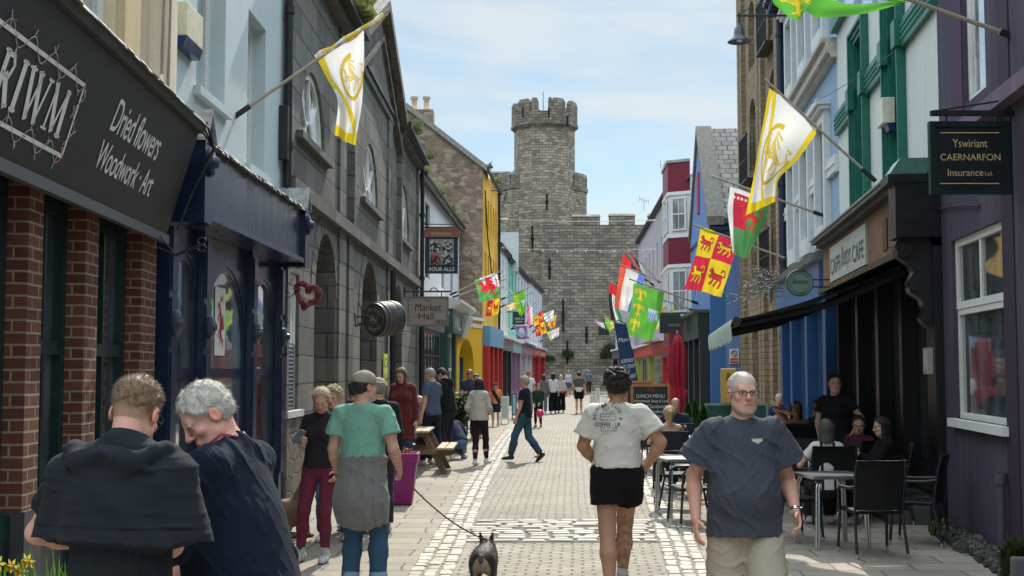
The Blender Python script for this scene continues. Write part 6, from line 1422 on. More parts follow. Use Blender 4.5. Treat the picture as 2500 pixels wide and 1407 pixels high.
# feather banner
fb = thing('feather_banner', (X(1535, 27), 27.0, 0), 'tall dark blue feather banner with white lettering leaning over the boards', 'banner')
mb = MB(); L_ = [P(x, y, 27) for x, y in ((1500, 788), (1506, 830), (1514, 880), (1524, 935))]; R_ = [P(x, y, 27) for x, y in ((1526, 792), (1537, 830), (1546, 880), (1556, 935))]
vs = [tuple(p + V((0, .03 * sin(i), 0))) for i, p in enumerate(L_)] + [tuple(p) for p in R_]; mb.add(vs + [tuple(V(p) + V((0, .01, 0))) for p in vs], [(i, i + 1, 5 + i, 4 + i) for i in range(3)] + [(8 + i, 9 + i, 13 + i, 12 + i) for i in range(3)], True); cl = mb.build('cloth', paint((.012, .045, .12), .75), fb, recalc=False)
MB().tube([P(1565, 1000, 27.05), P(1557, 935, 27.05), P(1543, 860, 27.05), P(1527, 790, 27.05), P(1510, 782, 27.05), P(1500, 788, 27.05)], .014, 6).build('pole', IRON, fb)
for s, x0, y0, x1, y1 in (('Mayo', 1509, 824, 1533, 838), ('HOMEMADE', 1516, 876, 1545, 886), ('ICE CREAM', 1518, 890, 1548, 900), ('&', 1531, 903, 1537, 910), ('PANCAKES', 1521, 914, 1551, 924)):
    p, q = P(x0, y1 + 2, 26.95), P(x1, y1 - 2, 26.95); text(s, p, q - p, V((.02, 0, (y1 - y0) * 27 / 3000)), CH_, cl, lift=.002)
# conifers in planters, planter boxes
random.seed(21)
for px, Z, h_, lab in ((1677, 22.0, .62, 'small pointed conifer in a black planter, left one of three'), (1695, 22.3, .66, 'small pointed conifer, middle one of three'), (1715, 22.1, .58, 'small pointed conifer in a black planter, right one of three')):
    o = thing('potted_conifer', (X(px, Z), Z, 0), lab, 'plant'); MB().bbox(X(px, Z) - .14, X(px, Z) + .14, Z - .14, Z + .14, 0, .55, .01).build('planter', BLKM, o)
    mb = MB()
    for _ in range(900):
        t = random.random() ** .7; z = .55 + h_ * t; r = .13 * (1 - t) ** .6 * random.uniform(.3, 1.1); a = random.uniform(0, 6.28); x, y = X(px, Z) + r * cos(a), Z + r * sin(a); s_ = .03; mb.add([(x, y, z), (x + s_ * cos(a), y + s_ * sin(a), z + s_), (x - s_ * .4 * sin(a), y + s_ * .4 * cos(a), z + s_ * 1.6)], [(0, 1, 2)])
    mb.build('crown', leafy((.03, .08, .02), (.06, .15, .03)), o, recalc=False)
def bush(c0, rx, ry, rz_, n, mat, ls, nm, parent=None, base=None):
    mb = MB()
    for _ in range(n):
        d = V((random.gauss(0, 1), random.gauss(0, 1), random.gauss(0, 1))).normalized() * random.uniform(.35, 1.1); p = V(c0) + V((d.x * rx, d.y * ry, d.z * rz_)); t = V((random.gauss(0, 1), random.gauss(0, 1), random.gauss(0, .6))).normalized(); s_ = t.cross(V((random.random(), .3, 1))).normalized() * ls * .35
        mb.add([tuple(p), tuple(p + t * ls * .5 + s_), tuple(p + t * ls), tuple(p + t * ls * .5 - s_)], [(0, 1, 2, 3)])
    return mb.build(nm, mat, parent, base, recalc=False)
o = thing('planted_trough', (X(1120, 27), 27, 0), 'grey trough with a leafy green shrub behind the white jacket woman', 'plant'); MB().bbox(X(1085, 27), X(1140, 27), 26.7, 27.2, 0, .55, .02).build('trough', paint((.12, .12, .12), .8), o); bush((X(1117, 27), 27, .88), .26, .25, .40, 700, leafy((.03, .06, .02), (.08, .13, .04)), .11, 'foliage', o)
# pink planter
pk = V((X(986, 16.6), 16.6, 0)); o = thing('flower_planter', pk, 'tall magenta square planter tapering to its foot behind the green t-shirt man', 'planter')
mb = MB(); ring = lambda r, z: [(pk.x - r, pk.y - r, z), (pk.x + r, pk.y - r, z), (pk.x + r, pk.y + r, z), (pk.x - r, pk.y + r, z)]; rs = [(.125, .01), (.19, .56), (.205, .565), (.215, .69), (.185, .69), (.18, .6)]
vs = [p for r, z in rs for p in ring(r, z)]; mb.add(vs, [(i * 4 + k, i * 4 + (k + 1) % 4, i * 4 + 4 + (k + 1) % 4, i * 4 + 4 + k) for i in range(5) for k in range(4)] + [(0, 1, 2, 3), (20, 21, 22, 23)]); mb.build('pot', paint((.24, .018, .15), .45, .12), o, bevel=.006)
bush((pk.x, pk.y, .69), .15, .15, .04, 120, leafy((.25, .06, .05), (.3, .12, .1)), .06, 'wilted_plants', o)
# picnic table
W1, W2_ = wood((.36, .29, .21), (.50, .42, .32), .8, (1, 12, 1), 2), wood((.14, .095, .06), (.2, .14, .09), .8)
px_, Zp = X(1003, 22), 22.0; o = thing('picnic_table', (px_, Zp, 0), 'wooden picnic table with attached benches outside the market hall', 'picnic table')
mb = MB()
for k in range(5): x = px_ - .38 + k * .155; mb.bbox(x, x + .14, Zp - .85, Zp + .85, .72, .755, .006)
mb.build('tabletop', W1, o)
for s_ in (-1, 1):
    mb = MB()
    for k in range(2): x = px_ + s_ * .66 - .14 + k * .15; mb.bbox(x, x + .135, Zp - .85, Zp + .85, .43, .465, .006)
    mb.build('bench', W1, o)
for y in (Zp - .62, Zp + .62):
    MB().box(px_ - .78, px_ + .78, y - .04, y, .34, .43).box(px_ - .36, px_ + .36, y - .04, y, .64, .72).build('crossbeam', W2_, o)
    for s_ in (-1, 1): MB().prism([(px_ + s_ * .22, y + .003, .72), (px_ + s_ * .33, y + .003, .72), (px_ + s_ * .70, y + .003, .0), (px_ + s_ * .59, y + .003, .0)], (0, .04, 0)).build('leg', W2_, o)
# daffodils by the brick piers
o = thing('daffodil_planter', (-2.50, 6.3, 0), 'dark trough full of yellow daffodils and green blades at the bottom left corner', 'plant')
MB().bbox(-2.95, -2.0, 5.5, 6.4, 0, .42, .02).build('trough', paint((.05, .05, .055), .6), o)
random.seed(9); mb = MB(); fl = MB(); tr = MB()
for k in range(340):
    x, y = random.uniform(-2.95, -2.02), random.uniform(5.5, 6.4); h_ = random.uniform(.22, .50); lx, ly = random.uniform(-.14, .14), random.uniform(-.14, .14); w_ = .009
    mb.add([(x - w_, y, .42), (x + w_, y, .42), (x + lx * .4 + w_, y + ly * .4, .42 + h_ * .6), (x + lx * .4 - w_, y + ly * .4, .42 + h_ * .6), (x + lx, y + ly, .42 + h_)], [(0, 1, 2, 3), (3, 2, 4)])
PET, TRU = leafy((.62, .52, .06), (.7, .64, .16)), leafy((.62, .34, .02), (.7, .42, .03))
for k in range(26):
    x, y = random.uniform(-2.92, -2.0), random.uniform(5.45, 6.2); z = .42 + random.uniform(.22, .44); mb.tube([(x, y, .42), (x + .01, y, z)], .004, 4); fl = MB()
    dr = V((random.uniform(-1, 1), -1, random.uniform(-.5, .3))).normalized(); Q = dr.to_track_quat('Z', 'Y').to_matrix()
    for i in range(6):
        a = i * pi / 3; c_ = [Q @ V((cos(a) * .008, sin(a) * .008, 0)), Q @ V((cos(a - .4) * .026, sin(a - .4) * .026, .003)), Q @ V((cos(a) * .045, sin(a) * .045, -.004)), Q @ V((cos(a + .4) * .026, sin(a + .4) * .026, .003))]
        fl.add([tuple(V((x, y, z)) + q) for q in c_], [(0, 1, 2, 3)])
    fl.m = 1; fl.lathe([(.006, 0), (.012, .015), (.018, .03), (.012, .028), (0, .005)], c=(x, y, z), seg=8, X=Q); fl.build('flower', [PET, TRU], o, recalc=False)
tag(mb.build('leaves', leafy((.06, .15, .02), (.14, .28, .04)), o, recalc=False), kind='stuff')
# dragon poster in the navy arched window
pq = WL1(1.95, -.044, 1.95); po = thing('window_poster', pq, 'white paper with a red dragon taped inside the arched navy window', 'poster')
R_, U_ = WL1.r * .42, V((0, 0, .72)); MB().prism([tuple(pq), tuple(pq + R_), tuple(pq + R_ + U_), tuple(pq + U_)], tuple(WL1.n * .004)).build('sheet', WHITEP, po)
strokes([([(y * .8 + .1, x * .8 + .1) for x, y in pts], w_) for pts, w_ in DRAGON], pq + WL1.n * .006, R_, U_, RED, po, 'dragon', wd=.42)
# ================================================================== people : signed distance bodies
def nrm(v): return v / (np.linalg.norm(v) + 1e-12)
def A3(*v): return np.array(v, float)
class Vol:
    def __init__(s, lo, hi, h):
        s.lo = np.array(lo, np.float32); s.h = h; s.n = np.ceil((np.array(hi) - s.lo) / h).astype(int) + 1
        s.D = np.full(s.n, 9., np.float32); s.ax = [(s.lo[i] + h * np.arange(s.n[i])).astype(np.float32) for i in range(3)]
    def sub(s, lo, hi):
        i0 = np.clip(np.floor((np.array(lo) - s.lo) / s.h).astype(int) - 1, 0, s.n); i1 = np.clip(np.ceil((np.array(hi) - s.lo) / s.h).astype(int) + 2, 0, s.n)
        if (i1 <= i0).any(): return None, None
        sl = tuple(slice(a, b) for a, b in zip(i0, i1))
        return sl, (s.ax[0][sl[0]][:, None, None], s.ax[1][sl[1]][None, :, None], s.ax[2][sl[2]][None, None, :])
    def put(s, sl, d, k, op):
        o = s.D[sl]
        if op == 'u': h = np.maximum(k - np.abs(o - d), 0) / k; s.D[sl] = np.minimum(o, d) - h * h * k * .25
        else: d = -d; h = np.maximum(k - np.abs(o - d), 0) / k; s.D[sl] = np.maximum(o, d) + h * h * k * .25
    def cone(s, a, b, ra, rb, k=.02, op='u', flat=None, caps=(), amp=0, pad=0):
        """round cone; flat=(dir, factor) squashes the section along dir; caps: list of (point, normal) half spaces kept on the -normal side"""
        a, b = np.array(a, float), np.array(b, float); r = max(ra, rb) + k + .02 + pad
        sl, g = s.sub(np.minimum(a, b) - r, np.maximum(a, b) + r)
        if sl is None: return s
        ba = b - a; L2 = ba @ ba + 1e-9; p = [g[i] - a[i] for i in range(3)]
        t = np.clip((p[0] * ba[0] + p[1] * ba[1] + p[2] * ba[2]) / L2, 0, 1)
        q = [p[i] - t * ba[i] for i in range(3)]; l2 = q[0] ** 2 + q[1] ** 2 + q[2] ** 2
        if flat is not None:
            fd, fk = flat; dd = q[0] * fd[0] + q[1] * fd[1] + q[2] * fd[2]; l2 = l2 + (fk * fk - 1) * dd * dd
        d = np.sqrt(l2) - (ra + (rb - ra) * t)
        for cp, cn in caps: d = np.maximum(d, (g[0] - cp[0]) * cn[0] + (g[1] - cp[1]) * cn[1] + (g[2] - cp[2]) * cn[2])
        s.put(sl, d.astype(np.float32), k, op); return s
    def ell(s, c, r, R=None, k=.02, op='u', caps=()):
        c = np.array(c, float); r = np.array(r, float); R = np.eye(3) if R is None else R   # rows of R are the local axes
        e = np.abs(R.T) @ r + k + .02; sl, g = s.sub(c - e, c + e)
        if sl is None: return s
        p = [g[i] - c[i] for i in range(3)]; q = [(p[0] * R[i, 0] + p[1] * R[i, 1] + p[2] * R[i, 2]) for i in range(3)]
        k0 = np.sqrt(sum((q[i] / r[i]) ** 2 for i in range(3))); k1 = np.sqrt(sum((q[i] / r[i] ** 2) ** 2 for i in range(3))) + 1e-6
        d = k0 * (k0 - 1) / k1
        for cp, cn in caps: d = np.maximum(d, (g[0] - cp[0]) * cn[0] + (g[1] - cp[1]) * cn[1] + (g[2] - cp[2]) * cn[2])
        s.put(sl, d.astype(np.float32), k, op); return s
    def ripple(s, amp, freq, seed=0, ridged=True, aniso=(1, 1, 1)):
        m = np.abs(s.D) < amp * 3 + s.h * 3; I = np.argwhere(m)
        if not len(I): return s
        p = s.lo + I * s.h; rng = np.random.RandomState(seed); f = np.zeros(len(I))
        for o in range(4):
            w_ = rng.normal(size=3) * freq * (1.7 ** o) * np.array(aniso); w2 = rng.normal(size=3) * freq * .6
            v = np.sin(p @ w_ + 1.7 * np.sin(p @ w2 + rng.rand() * 6) + rng.rand() * 6); f += (1 - 2 * np.abs(v) if ridged else v) / (1.6 ** o)
        f = np.maximum(f, -.55) + .25; s.D[m] -= (amp * .5 * f).astype(np.float32); return s
    def halfspace(s, p, n, where=None):
        """cut away everything on the +n side of the plane"""
        d = (s.ax[0][:, None, None] - p[0]) * n[0] + (s.ax[1][None, :, None] - p[1]) * n[1] + (s.ax[2][None, None, :] - p[2]) * n[2]; s.D = np.maximum(s.D, d.astype(np.float32)); return s
    def mesh(s):
        D = s.D; D[0] = 1; D[-1] = 1; D[:, 0] = 1; D[:, -1] = 1; D[:, :, 0] = 1; D[:, :, -1] = 1
        S = D < 0; c = np.zeros(np.array(D.shape) - 1, np.int8)
        for dx in (0, 1):
            for dy in (0, 1):
                for dz in (0, 1): c += S[dx:D.shape[0] - 1 + dx, dy:D.shape[1] - 1 + dy, dz:D.shape[2] - 1 + dz]
        act = (c > 0) & (c < 8); I = np.argwhere(act); ids = np.full(act.shape, -1, np.int32); ids[act] = np.arange(len(I))
        corner = np.array([(x, y, z) for x in (0, 1) for y in (0, 1) for z in (0, 1)]); Vv = [D[I[:, 0] + x, I[:, 1] + y, I[:, 2] + z] for x, y, z in corner]
        pos = np.zeros((len(I), 3)); cnt = np.zeros(len(I))
        for a in range(8):
            for b in range(a + 1, 8):
                if np.abs(corner[a] - corner[b]).sum() != 1: continue
                m = (Vv[a] < 0) != (Vv[b] < 0); t = Vv[a][m] / (Vv[a][m] - Vv[b][m]); pos[m] += corner[a] + t[:, None] * (corner[b] - corner[a]); cnt[m] += 1
        vs = s.lo + (I + pos / cnt[:, None]) * s.h; F = []
        for axx in range(3):
            u, v = (axx + 1) % 3, (axx + 2) % 3; sa = [slice(None)] * 3; sb = [slice(None)] * 3; sa[axx] = slice(0, -1); sb[axx] = slice(1, None)
            ch = S[tuple(sa)] != S[tuple(sb)]; E = np.argwhere(ch); E = E[(E[:, u] > 0) & (E[:, v] > 0) & (E[:, u] < D.shape[u] - 1) & (E[:, v] < D.shape[v] - 1)]
            ins = S[E[:, 0], E[:, 1], E[:, 2]]; q = []
            for du, dv in ((-1, -1), (0, -1), (0, 0), (-1, 0)): J = E.copy(); J[:, u] += du; J[:, v] += dv; q.append(ids[J[:, 0], J[:, 1], J[:, 2]])
            q = np.stack(q, 1); q[~ins] = q[~ins][:, ::-1]; F.append(q)
        F = np.concatenate(F) if F else np.zeros((0, 4), int)
        return vs.astype(float), F[(F >= 0).all(1)]
def strands(v, f, c, n, ln, wd, flow, seed=1, lay=.55):
    """thin hair blades over a surface"""
    nr = np.cross(v[f[:, 1]] - v[f[:, 0]], v[f[:, 2]] - v[f[:, 0]]); vn = np.zeros_like(v)
    for k in range(4): np.add.at(vn, f[:, k], nr)
    vn /= np.linalg.norm(vn, axis=1)[:, None] + 1e-12; rg = np.random.RandomState(seed); i = rg.randint(0, len(v), n); p = v[i] - vn[i] * .002; N_ = vn[i]
    fl = np.array(flow) + rg.normal(size=(n, 3)) * .35; fl = fl - (fl * N_).sum(1)[:, None] * N_; fl /= np.linalg.norm(fl, axis=1)[:, None] + 1e-9
    d = fl * lay + N_ * (1 - lay) + rg.normal(size=(n, 3)) * .12; L_ = (ln * rg.uniform(.5, 1.2, n))[:, None]; sd = np.cross(d, N_) ; sd /= np.linalg.norm(sd, axis=1)[:, None] + 1e-9; sd = sd * wd * rg.uniform(.7, 1.3, n)[:, None]
    q = np.stack([p - sd, p + sd, p + d * L_ + sd * .25, p + d * L_ - sd * .25], 1).reshape(-1, 3); F2 = len(v) + np.arange(n * 4).reshape(n, 4)
    c2 = np.repeat(c[i] * rg.uniform(.75, 1.35, n)[:, None], 4, 0); return np.concatenate([v, q]), np.concatenate([f, F2]), np.concatenate([c, c2])
SKIN = attr(.55, .10, 160, .12, 0, .05, .35, low=30); FAB = attr(.88, .35, 420, 0, .03, .10, .15, low=14); KNIT = attr(.92, .9, 190, 0, .2, .30, .12, (1, 1, 1.8), low=10); RIB = attr(.92, .5, 120, 0, .03, .16, .12, (3, 3, .4), low=10); HAIRM = attr(.55, .9, 130, 0, .1, .34, .35, (1, 1, .22), low=60); LEATH = attr(.5, .2, 60, var=.12)
SK = {'fair': (.56, .33, .25), 'pink': (.58, .31, .23), 'tan': (.42, .23, .15), 'olive': (.46, .28, .19)}
def ik(a, t, l1, l2, hint):
    d = t - a; L_ = np.linalg.norm(d); L_ = min(L_, (l1 + l2) * .995); u = nrm(t - a); x = (l1 * l1 - l2 * l2 + L_ * L_) / (2 * L_); y = sqrt(max(0, l1 * l1 - x * x))
    h = hint - (hint @ u) * u; h = nrm(h) if np.linalg.norm(h) > 1e-6 else A3(0, 0, 1); return a + u * x + h * y, a + u * L_
def rotm(ax, ang):
    c, s_ = cos(ang), sin(ang); x, y, z = nrm(np.array(ax, float)); return np.array([[c + x * x * (1 - c), x * y * (1 - c) - z * s_, x * z * (1 - c) + y * s_], [y * x * (1 - c) + z * s_, c + y * y * (1 - c), y * z * (1 - c) - x * s_], [z * x * (1 - c) - y * s_, z * y * (1 - c) + x * s_, c + z * z * (1 - c)]])
def person(px, Z, H, yaw, label, group=None, top='tee', tc=(.3, .3, .3), bot='jeans', bc=(.05, .08, .14), hair='short', hc=(.06, .04, .03), skin='fair', res=None, wide=1.0, belly=0, lean=0, side=0, head=(0, 0, 0), hands=None, feet=None, sit=None, sc_=(.55, .55, .52), extra=None, female=False, twist=0, knees=None, tmat=None, tm=None, hem=.0, slv=.56, loose=1.0, glasses=None, tcol2=None, beard=None, sockc=None, legr=1.0, grip=(.35, .35), ground=0.0, x=None, elb=None, hipz=None, armr=1.0, shorts_z=None):
    """local frame: x right, y forward, z up (metres for a 1.78 m body); head=(yaw,pitch,roll) deg; yaw 0 looks down the street"""
    s = H / 1.78; h = res or min(.034, max(.0048, Z * .00055)); h /= s
    wx = (px - 1250) * Z / 3000 if x is None else x
    name = 'person'; o = thing(name, (wx, Z, ground), label, 'person', group)
    # skeleton
    up = A3(0, 0, 1); hz = sit if sit else (hipz or .945)
    feet = feet or ((-.11, .0, .085), (.11, .02, .085)); fl, fr_ = A3(*feet[0][:3]), A3(*feet[1][:3])
    P0 = A3(0, 0, hz); hw = .092 * (1.05 if female else 1)
    hips = [P0 + A3(-hw, 0, 0), P0 + A3(hw, 0, 0)]
    kh = knees or (A3(0, 1, .1), A3(0, 1, .1)); kn, an = [], []
    for hp, ft, kk in zip(hips, (fl, fr_), kh): a, b = ik(hp, ft, .44, .435, np.array(kk, float)); kn.append(a); an.append(b)
    Rl = rotm((1, 0, 0), -radians(lean)) @ rotm((0, 1, 0), radians(side)); Rt = Rl @ rotm((0, 0, 1), radians(twist))
    su, sf, sr = Rt @ A3(0, 0, 1), Rt @ A3(0, 1, 0), Rt @ A3(1, 0, 0)
    T = lambda x_, y_, z_: P0 + sr * x_ + sf * y_ + su * z_
    hump = .02 if lean > 12 else 0
    neck = T(0, -.015 + hump, .565); shw = (.155 if female else .180) * wide; sh = [T(-shw, -.01, .485), T(shw, -.01, .485)]
    Rh = Rt @ rotm((0, 0, 1), radians(head[0])) @ rotm((1, 0, 0), -radians(head[1])) @ rotm((0, 1, 0), radians(head[2]))
    hu, hf, hr = Rh @ A3(0, 0, 1), Rh @ A3(0, 1, 0), Rh @ A3(1, 0, 0)
    nb = nrm(su * .65 + hu * .35 + hf * .12); hc0 = neck + nb * .062 + hu * .075 + hf * .012
    hs = (.96 if female else 1.0) * (1.12 if H < 1.45 else 1.0)
    HP = lambda x_, y_, z_: hc0 + (hr * x_ + hf * y_ + hu * z_) * hs
    hands = hands or ((-.25, .04, .80), (.25, .04, .80)); wr, el = [], []
    for i, (a, t) in enumerate(zip(sh, hands)):
        t = A3(*t); eh = A3((-.35, .35)[i], -1, -.1) if not elb else np.array(elb[i], float); e, w_ = ik(a, t, .285, .25, Rt @ eh); el.append(e); wr.append(w_)
    allp = np.array([*hips, *kn, *an, *sh, *el, *wr, hc0, neck]); lo = allp.min(0) - .24; hi = allp.max(0) + .24; lo[2] = min(lo[2], -.03)
    lo[2] = max(lo[2], -.05)
    cz, sz = cos(radians(yaw)), sin(radians(yaw)); RW = np.array([[cz, -sz, 0], [sz, cz, 0], [0, 0, 1]])
    def emit(vol, nm, colf, mat, par=o):
        v, f = vol.mesh()
        if not len(v): return None
        c = colf(v) if callable(colf) else np.tile(np.array(colf), (len(v), 1))
        if nm == 'hair' and Z < 26: v, f, c = strands(v, f, c, int(np.clip(26000 / Z, 700, 5200)), {'short': .022, 'crop': .014, 'fringe': .012, 'curly': .016, 'quiff': .03, 'cap': .012}.get(hair, .04), .0009 if Z < 7 else .0013, (-su * .9 - sf * .3) if hair not in ('crop', 'quiff') else (hu * .3 + hf * .6), 3, .62 if hair not in ('curly', 'crop') else .3)
        vw = (v * s) @ RW.T + np.array([wx, Z, ground]); ob = colour_mesh(nm, vw, f, c, mat, par); return ob
    F_ = 1.0; fd = sf
    # ---------------- body
    b = Vol(lo, hi, h); fat = belly
    def torso(b, g, k=.05, z0=-.08, nk=True, bel=0):
        fl_ = (sf, 1.45); wm = wide
        b.ell(T(0, -.005, .01), (.158 * (1.04 if female else wm) + g, .118 + g, .115 + g), np.array([sr, sf, su]), k)
        b.ell(T(0, .005 + bel * .25, .17), ((.128 if female else .145 * wm) + g + bel * .5, .098 + g + bel * .8, .15 + g), np.array([sr, sf, su]), k)
        b.ell(T(0, .0, .35), ((.142 if female else .168 * wm) + g, .108 + g, .17 + g), np.array([sr, sf, su]), k)
        b.cone(T(-shw + .03, -.012, .472), T(shw - .03, -.012, .472), .054 + g * .7, .054 + g * .7, k)
        b.cone(T(-shw * .75, -.02, .488), neck - su * .03 - sf * .01, .038 + g * .6, .048 + g * .4, .05); b.cone(T(shw * .75, -.02, .488), neck - su * .03 - sf * .01, .038 + g * .6, .048 + g * .4, .05)
        if female: b.ell(T(-.07, .085, .335), (.062 + g, .055 + g, .06 + g), np.array([sr, sf, su]), .04); b.ell(T(.07, .085, .335), (.062 + g, .055 + g, .06 + g), np.array([sr, sf, su]), .04)
        if bel: b.ell(T(0, .05 + bel * .5, .13), (.12 + bel + g, .09 + bel + g, .13 + g), np.array([sr, sf, su]), .06)
    torso(b, 0)
    ar = (.85 if female else 1.0) * armr
    for i in (0, 1):
        b.cone(hips[i], kn[i], .088 * legr, .056 * legr, .04); b.cone(kn[i], kn[i] * .55 + an[i] * .45 - A3(0, .012, 0), .054 * legr, .056 * legr, .03); b.cone(kn[i] * .55 + an[i] * .45 - A3(0, .012, 0), an[i], .056 * legr, .036 * legr, .03)
        ft = an[i]; b.cone(ft - A3(0, .03, .04), ft + A3(0, .12, -.055), .036, .026, .03)
        b.cone(sh[i], sh[i] * .45 + el[i] * .55, .056 * ar, .046 * ar, .03); b.cone(sh[i] * .45 + el[i] * .55, el[i], .046 * ar, .038 * ar, .03); b.cone(el[i], el[i] * .7 + wr[i] * .3, .038 * ar, .041 * ar, .02); b.cone(el[i] * .7 + wr[i] * .3, wr[i], .041 * ar, .026 * ar, .02, flat=(nrm(wr[i] - el[i] + A3(.3, 0, 0)) * 0 + sf, 1.1))
        # hand
        d = nrm(wr[i] - el[i]); inn = sr * (1 if i == 0 else -1); pn = nrm(inn - (inn @ d) * d) if abs(inn @ d) < .9 else nrm(sf - (sf @ d) * d)
        wd = np.cross(d, pn); wd = wd if wd @ sf > 0 else -wd; rh = 1.0; fr = max(.0088, h * 1.0); w0 = wr[i]
        b.ell(w0 + d * .050, (.017, .040, .050), np.array([pn, wd, d]), .015); gr_ = grip[i]
        for q, (off, ln) in enumerate(((.030, .070), (.010, .078), (-.011, .073), (-.030, .056))):
            p = w0 + d * .088 + wd * off; dd = nrm(d + wd * off * 1.5 + pn * gr_ * .35); 
            for sg in range(3): q2 = p + dd * ln * (.46, .32, .26)[sg]; b.cone(p, q2, fr * (1 - .08 * sg), fr * (.92 - .08 * sg), .004); p = q2; dd = nrm(dd + pn * (gr_ * (1.0 + .15 * q)))
        tb = w0 + d * .028 + wd * .028 + pn * .006; td = nrm(d * .62 + wd * .62 + pn * .35); t2 = tb + td * .042; b.cone(tb, t2, fr * 1.45, fr * 1.15, .012); b.cone(t2, t2 + nrm(td + d * .6 + pn * .2) * .032, fr * 1.1, fr * .9, .004)
    b.cone(neck - su * .04, hc0 - hu * .035 - hf * .02, .056 * (.86 if female else 1.06), .054 * (.84 if female else 1.05), .035)
    HR = np.array([hr, hf, hu])
    def he(x_, y_, z_, rx, ry, rz__, k=.02, op='u'): b.ell(HP(x_, y_, z_), (rx * hs, ry * hs, rz__ * hs), HR, k * hs, op)
    def hcn(p0, p1, r0, r1, k=.01, op='u'): b.cone(HP(*p0), HP(*p1), r0 * hs, r1 * hs, k * hs, op)
    he(0, -.012, .035, .076, .095, .083, .03); he(0, .030, -.040, .058, .062, .070, .03); hcn((-.03, .052, -.085), (.03, .052, -.085), .024, .024, .03)
    he(0, .070, -.098, .022, .018, .018, .025); hcn((-.045, .02, -.06), (-.02, .07, -.09), .028, .02, .02); hcn((.045, .02, -.06), (.02, .07, -.09), .028, .02, .02)
    hcn((-.036, .074, .027), (.036, .074, .027), .013, .013, .015); he(-.042, .062, -.022, .022, .022, .018, .02); he(.042, .062, -.022, .022, .022, .018, .02)
    if h < .014:
        he(-.031, .100, .008, .019, .016, .012, .012, 's'); he(.031, .100, .008, .019, .016, .012, .012, 's')
        he(-.031, .077, .006, .0135, .0125, .0125, .004); he(.031, .077, .006, .0135, .0125, .0125, .004)
        hcn((-.046, .084, .0165), (-.018, .089, .018), .0045, .0045, .004); hcn((.046, .084, .0165), (.018, .089, .018), .0045, .0045, .004)
    hcn((0, .086, .018), (0, .112, -.022), .008, .0115, .012); he(0, .112, -.026, .012, .011, .009, .008); he(-.013, .100, -.029, .008, .010, .007, .006); he(.013, .100, -.029, .008, .010, .007, .006)
    he(0, .088, -.064, .030, .013, .018, .015); hcn((-.019, .096, -.0575), (.019, .096, -.0575), .0055, .0055, .006); hcn((-.016, .095, -.067), (.016, .095, -.067), .0065, .0065, .006)
    if h < .008: hcn((-.023, .103, -.0625), (.023, .103, -.0625), .0018, .0018, .003, 's')
    for sg in (-1, 1):
        he(sg * .080, -.008, -.008, .009, .022, .031, .008)
        if h < .01: he(sg * .089, -.003, -.005, .006, .011, .017, .005, 's')
    sk = np.array(SK[skin] if isinstance(skin, str) else skin)
    def bodycol(v):
        c = np.tile(sk, (len(v), 1)); q = (v - hc0) @ HR.T / hs; X_, Y_, Z_ = q.T; front = Y_ > .05
        def sm(d, e): return np.clip(.5 - d / e, 0, 1)[:, None]
        c = c * (1 - .14 * sm(np.hypot(X_ * 1.1, (Z_ + .03)) - .05, .03) * front[:, None] * A3(.2, .8, .7))
        ear = (np.abs(X_) > .076) & (np.abs(Z_) < .05); c[ear] *= (1.08, .86, .82)
        lip = (np.hypot(X_ / .025, (Z_ + .0625) / .011) < 1) & (Y_ > .085); c[lip] = sk * (.88, .66, .64)
        mouth = (np.abs(X_) < .021) & (np.abs(Z_ + .0625) < .0022) & (Y_ > .085); c[mouth] = sk * .22
        for sg in (-1, 1):
            ex_ = X_ - sg * .031; eye = (np.hypot(ex_ / .0125, (Z_ - .004) / .0045) < 1) & (Y_ > .07); c[eye] = (.40, .37, .35); c[eye & (np.hypot(ex_, Z_ - .005) < .0062)] = (.05, .045, .04)
            lid = (np.hypot(ex_ / .0155, (Z_ - .006) / .009) < 1) & ~eye & (Y_ > .07) & (Z_ > .008); c[lid] = sk * .45
            bw = (np.abs(ex_ - sg * .001) < .019) & (np.abs(Z_ - (.026 - .25 * np.abs(ex_ - sg * .004))) < .0042) & (Y_ > .06); c[bw] = np.array(hc) * .8 + sk * .2
        if beard:
            bz = sm(Z_ + .060 - .20 * np.clip(.09 - Y_, 0, 1), .03) * (Z_ > -.125)[:, None] * ((Y_ > -.02) & (Y_ < .125))[:, None]; bz[lip | mouth] = 0; rngb = np.random.RandomState(1).rand(len(v), 1); c = c * (1 - bz * .45 * (rngb * .6 + .6)) + np.array(beard) * bz * .45 * (rngb * .6 + .6)
        if hair in ('fringe', 'crop', 'short', 'quiff'):
            m = sm(-(Z_ * .75 - Y_ * .66 + .004), .035) * (Z_ > -.05)[:, None] * (np.abs(ear.astype(int) - 1))[:, None]; tpm = sm(.075 - Z_, .05); n1 = .8 + .35 * np.random.RandomState(2).rand(len(v), 1); m = m * (1 if hair == 'fringe' else .9); c = c * (1 - m * (.85 - .35 * tpm)) + np.array(hc) * n1 * m * (.85 - .35 * tpm)
        if hair in ('bald', 'buzz'):
            m = sm(-(Z_ * .8 - Y_ * .55 + .01), .03) * (Y_ < .09)[:, None]; c = c * (1 - m * .45) + np.array(hc) * m * .45
        if extra == 'tattoo':
            L1 = np.abs(v[:, 0] - kn[1][0]) < .13; m = (v[:, 2] < .60) & (v[:, 2] > .11) & (v[:, 0] > 0) & L1; n1 = np.sin(v[:, 2] * 55 + 3 * np.sin(v[:, 0] * 60)) * np.sin(v[:, 0] * 70 + 2.5 * np.sin(v[:, 2] * 42 + v[:, 1] * 40)) + .6 * np.sin(v[:, 1] * 80 + v[:, 2] * 90); k_ = np.clip(n1 * 1.1 + .45, 0, 1)[:, None] * .46; c = np.where(m[:, None], c * (1 - k_) + A3(.07, .07, .08) * k_, c)
        return c
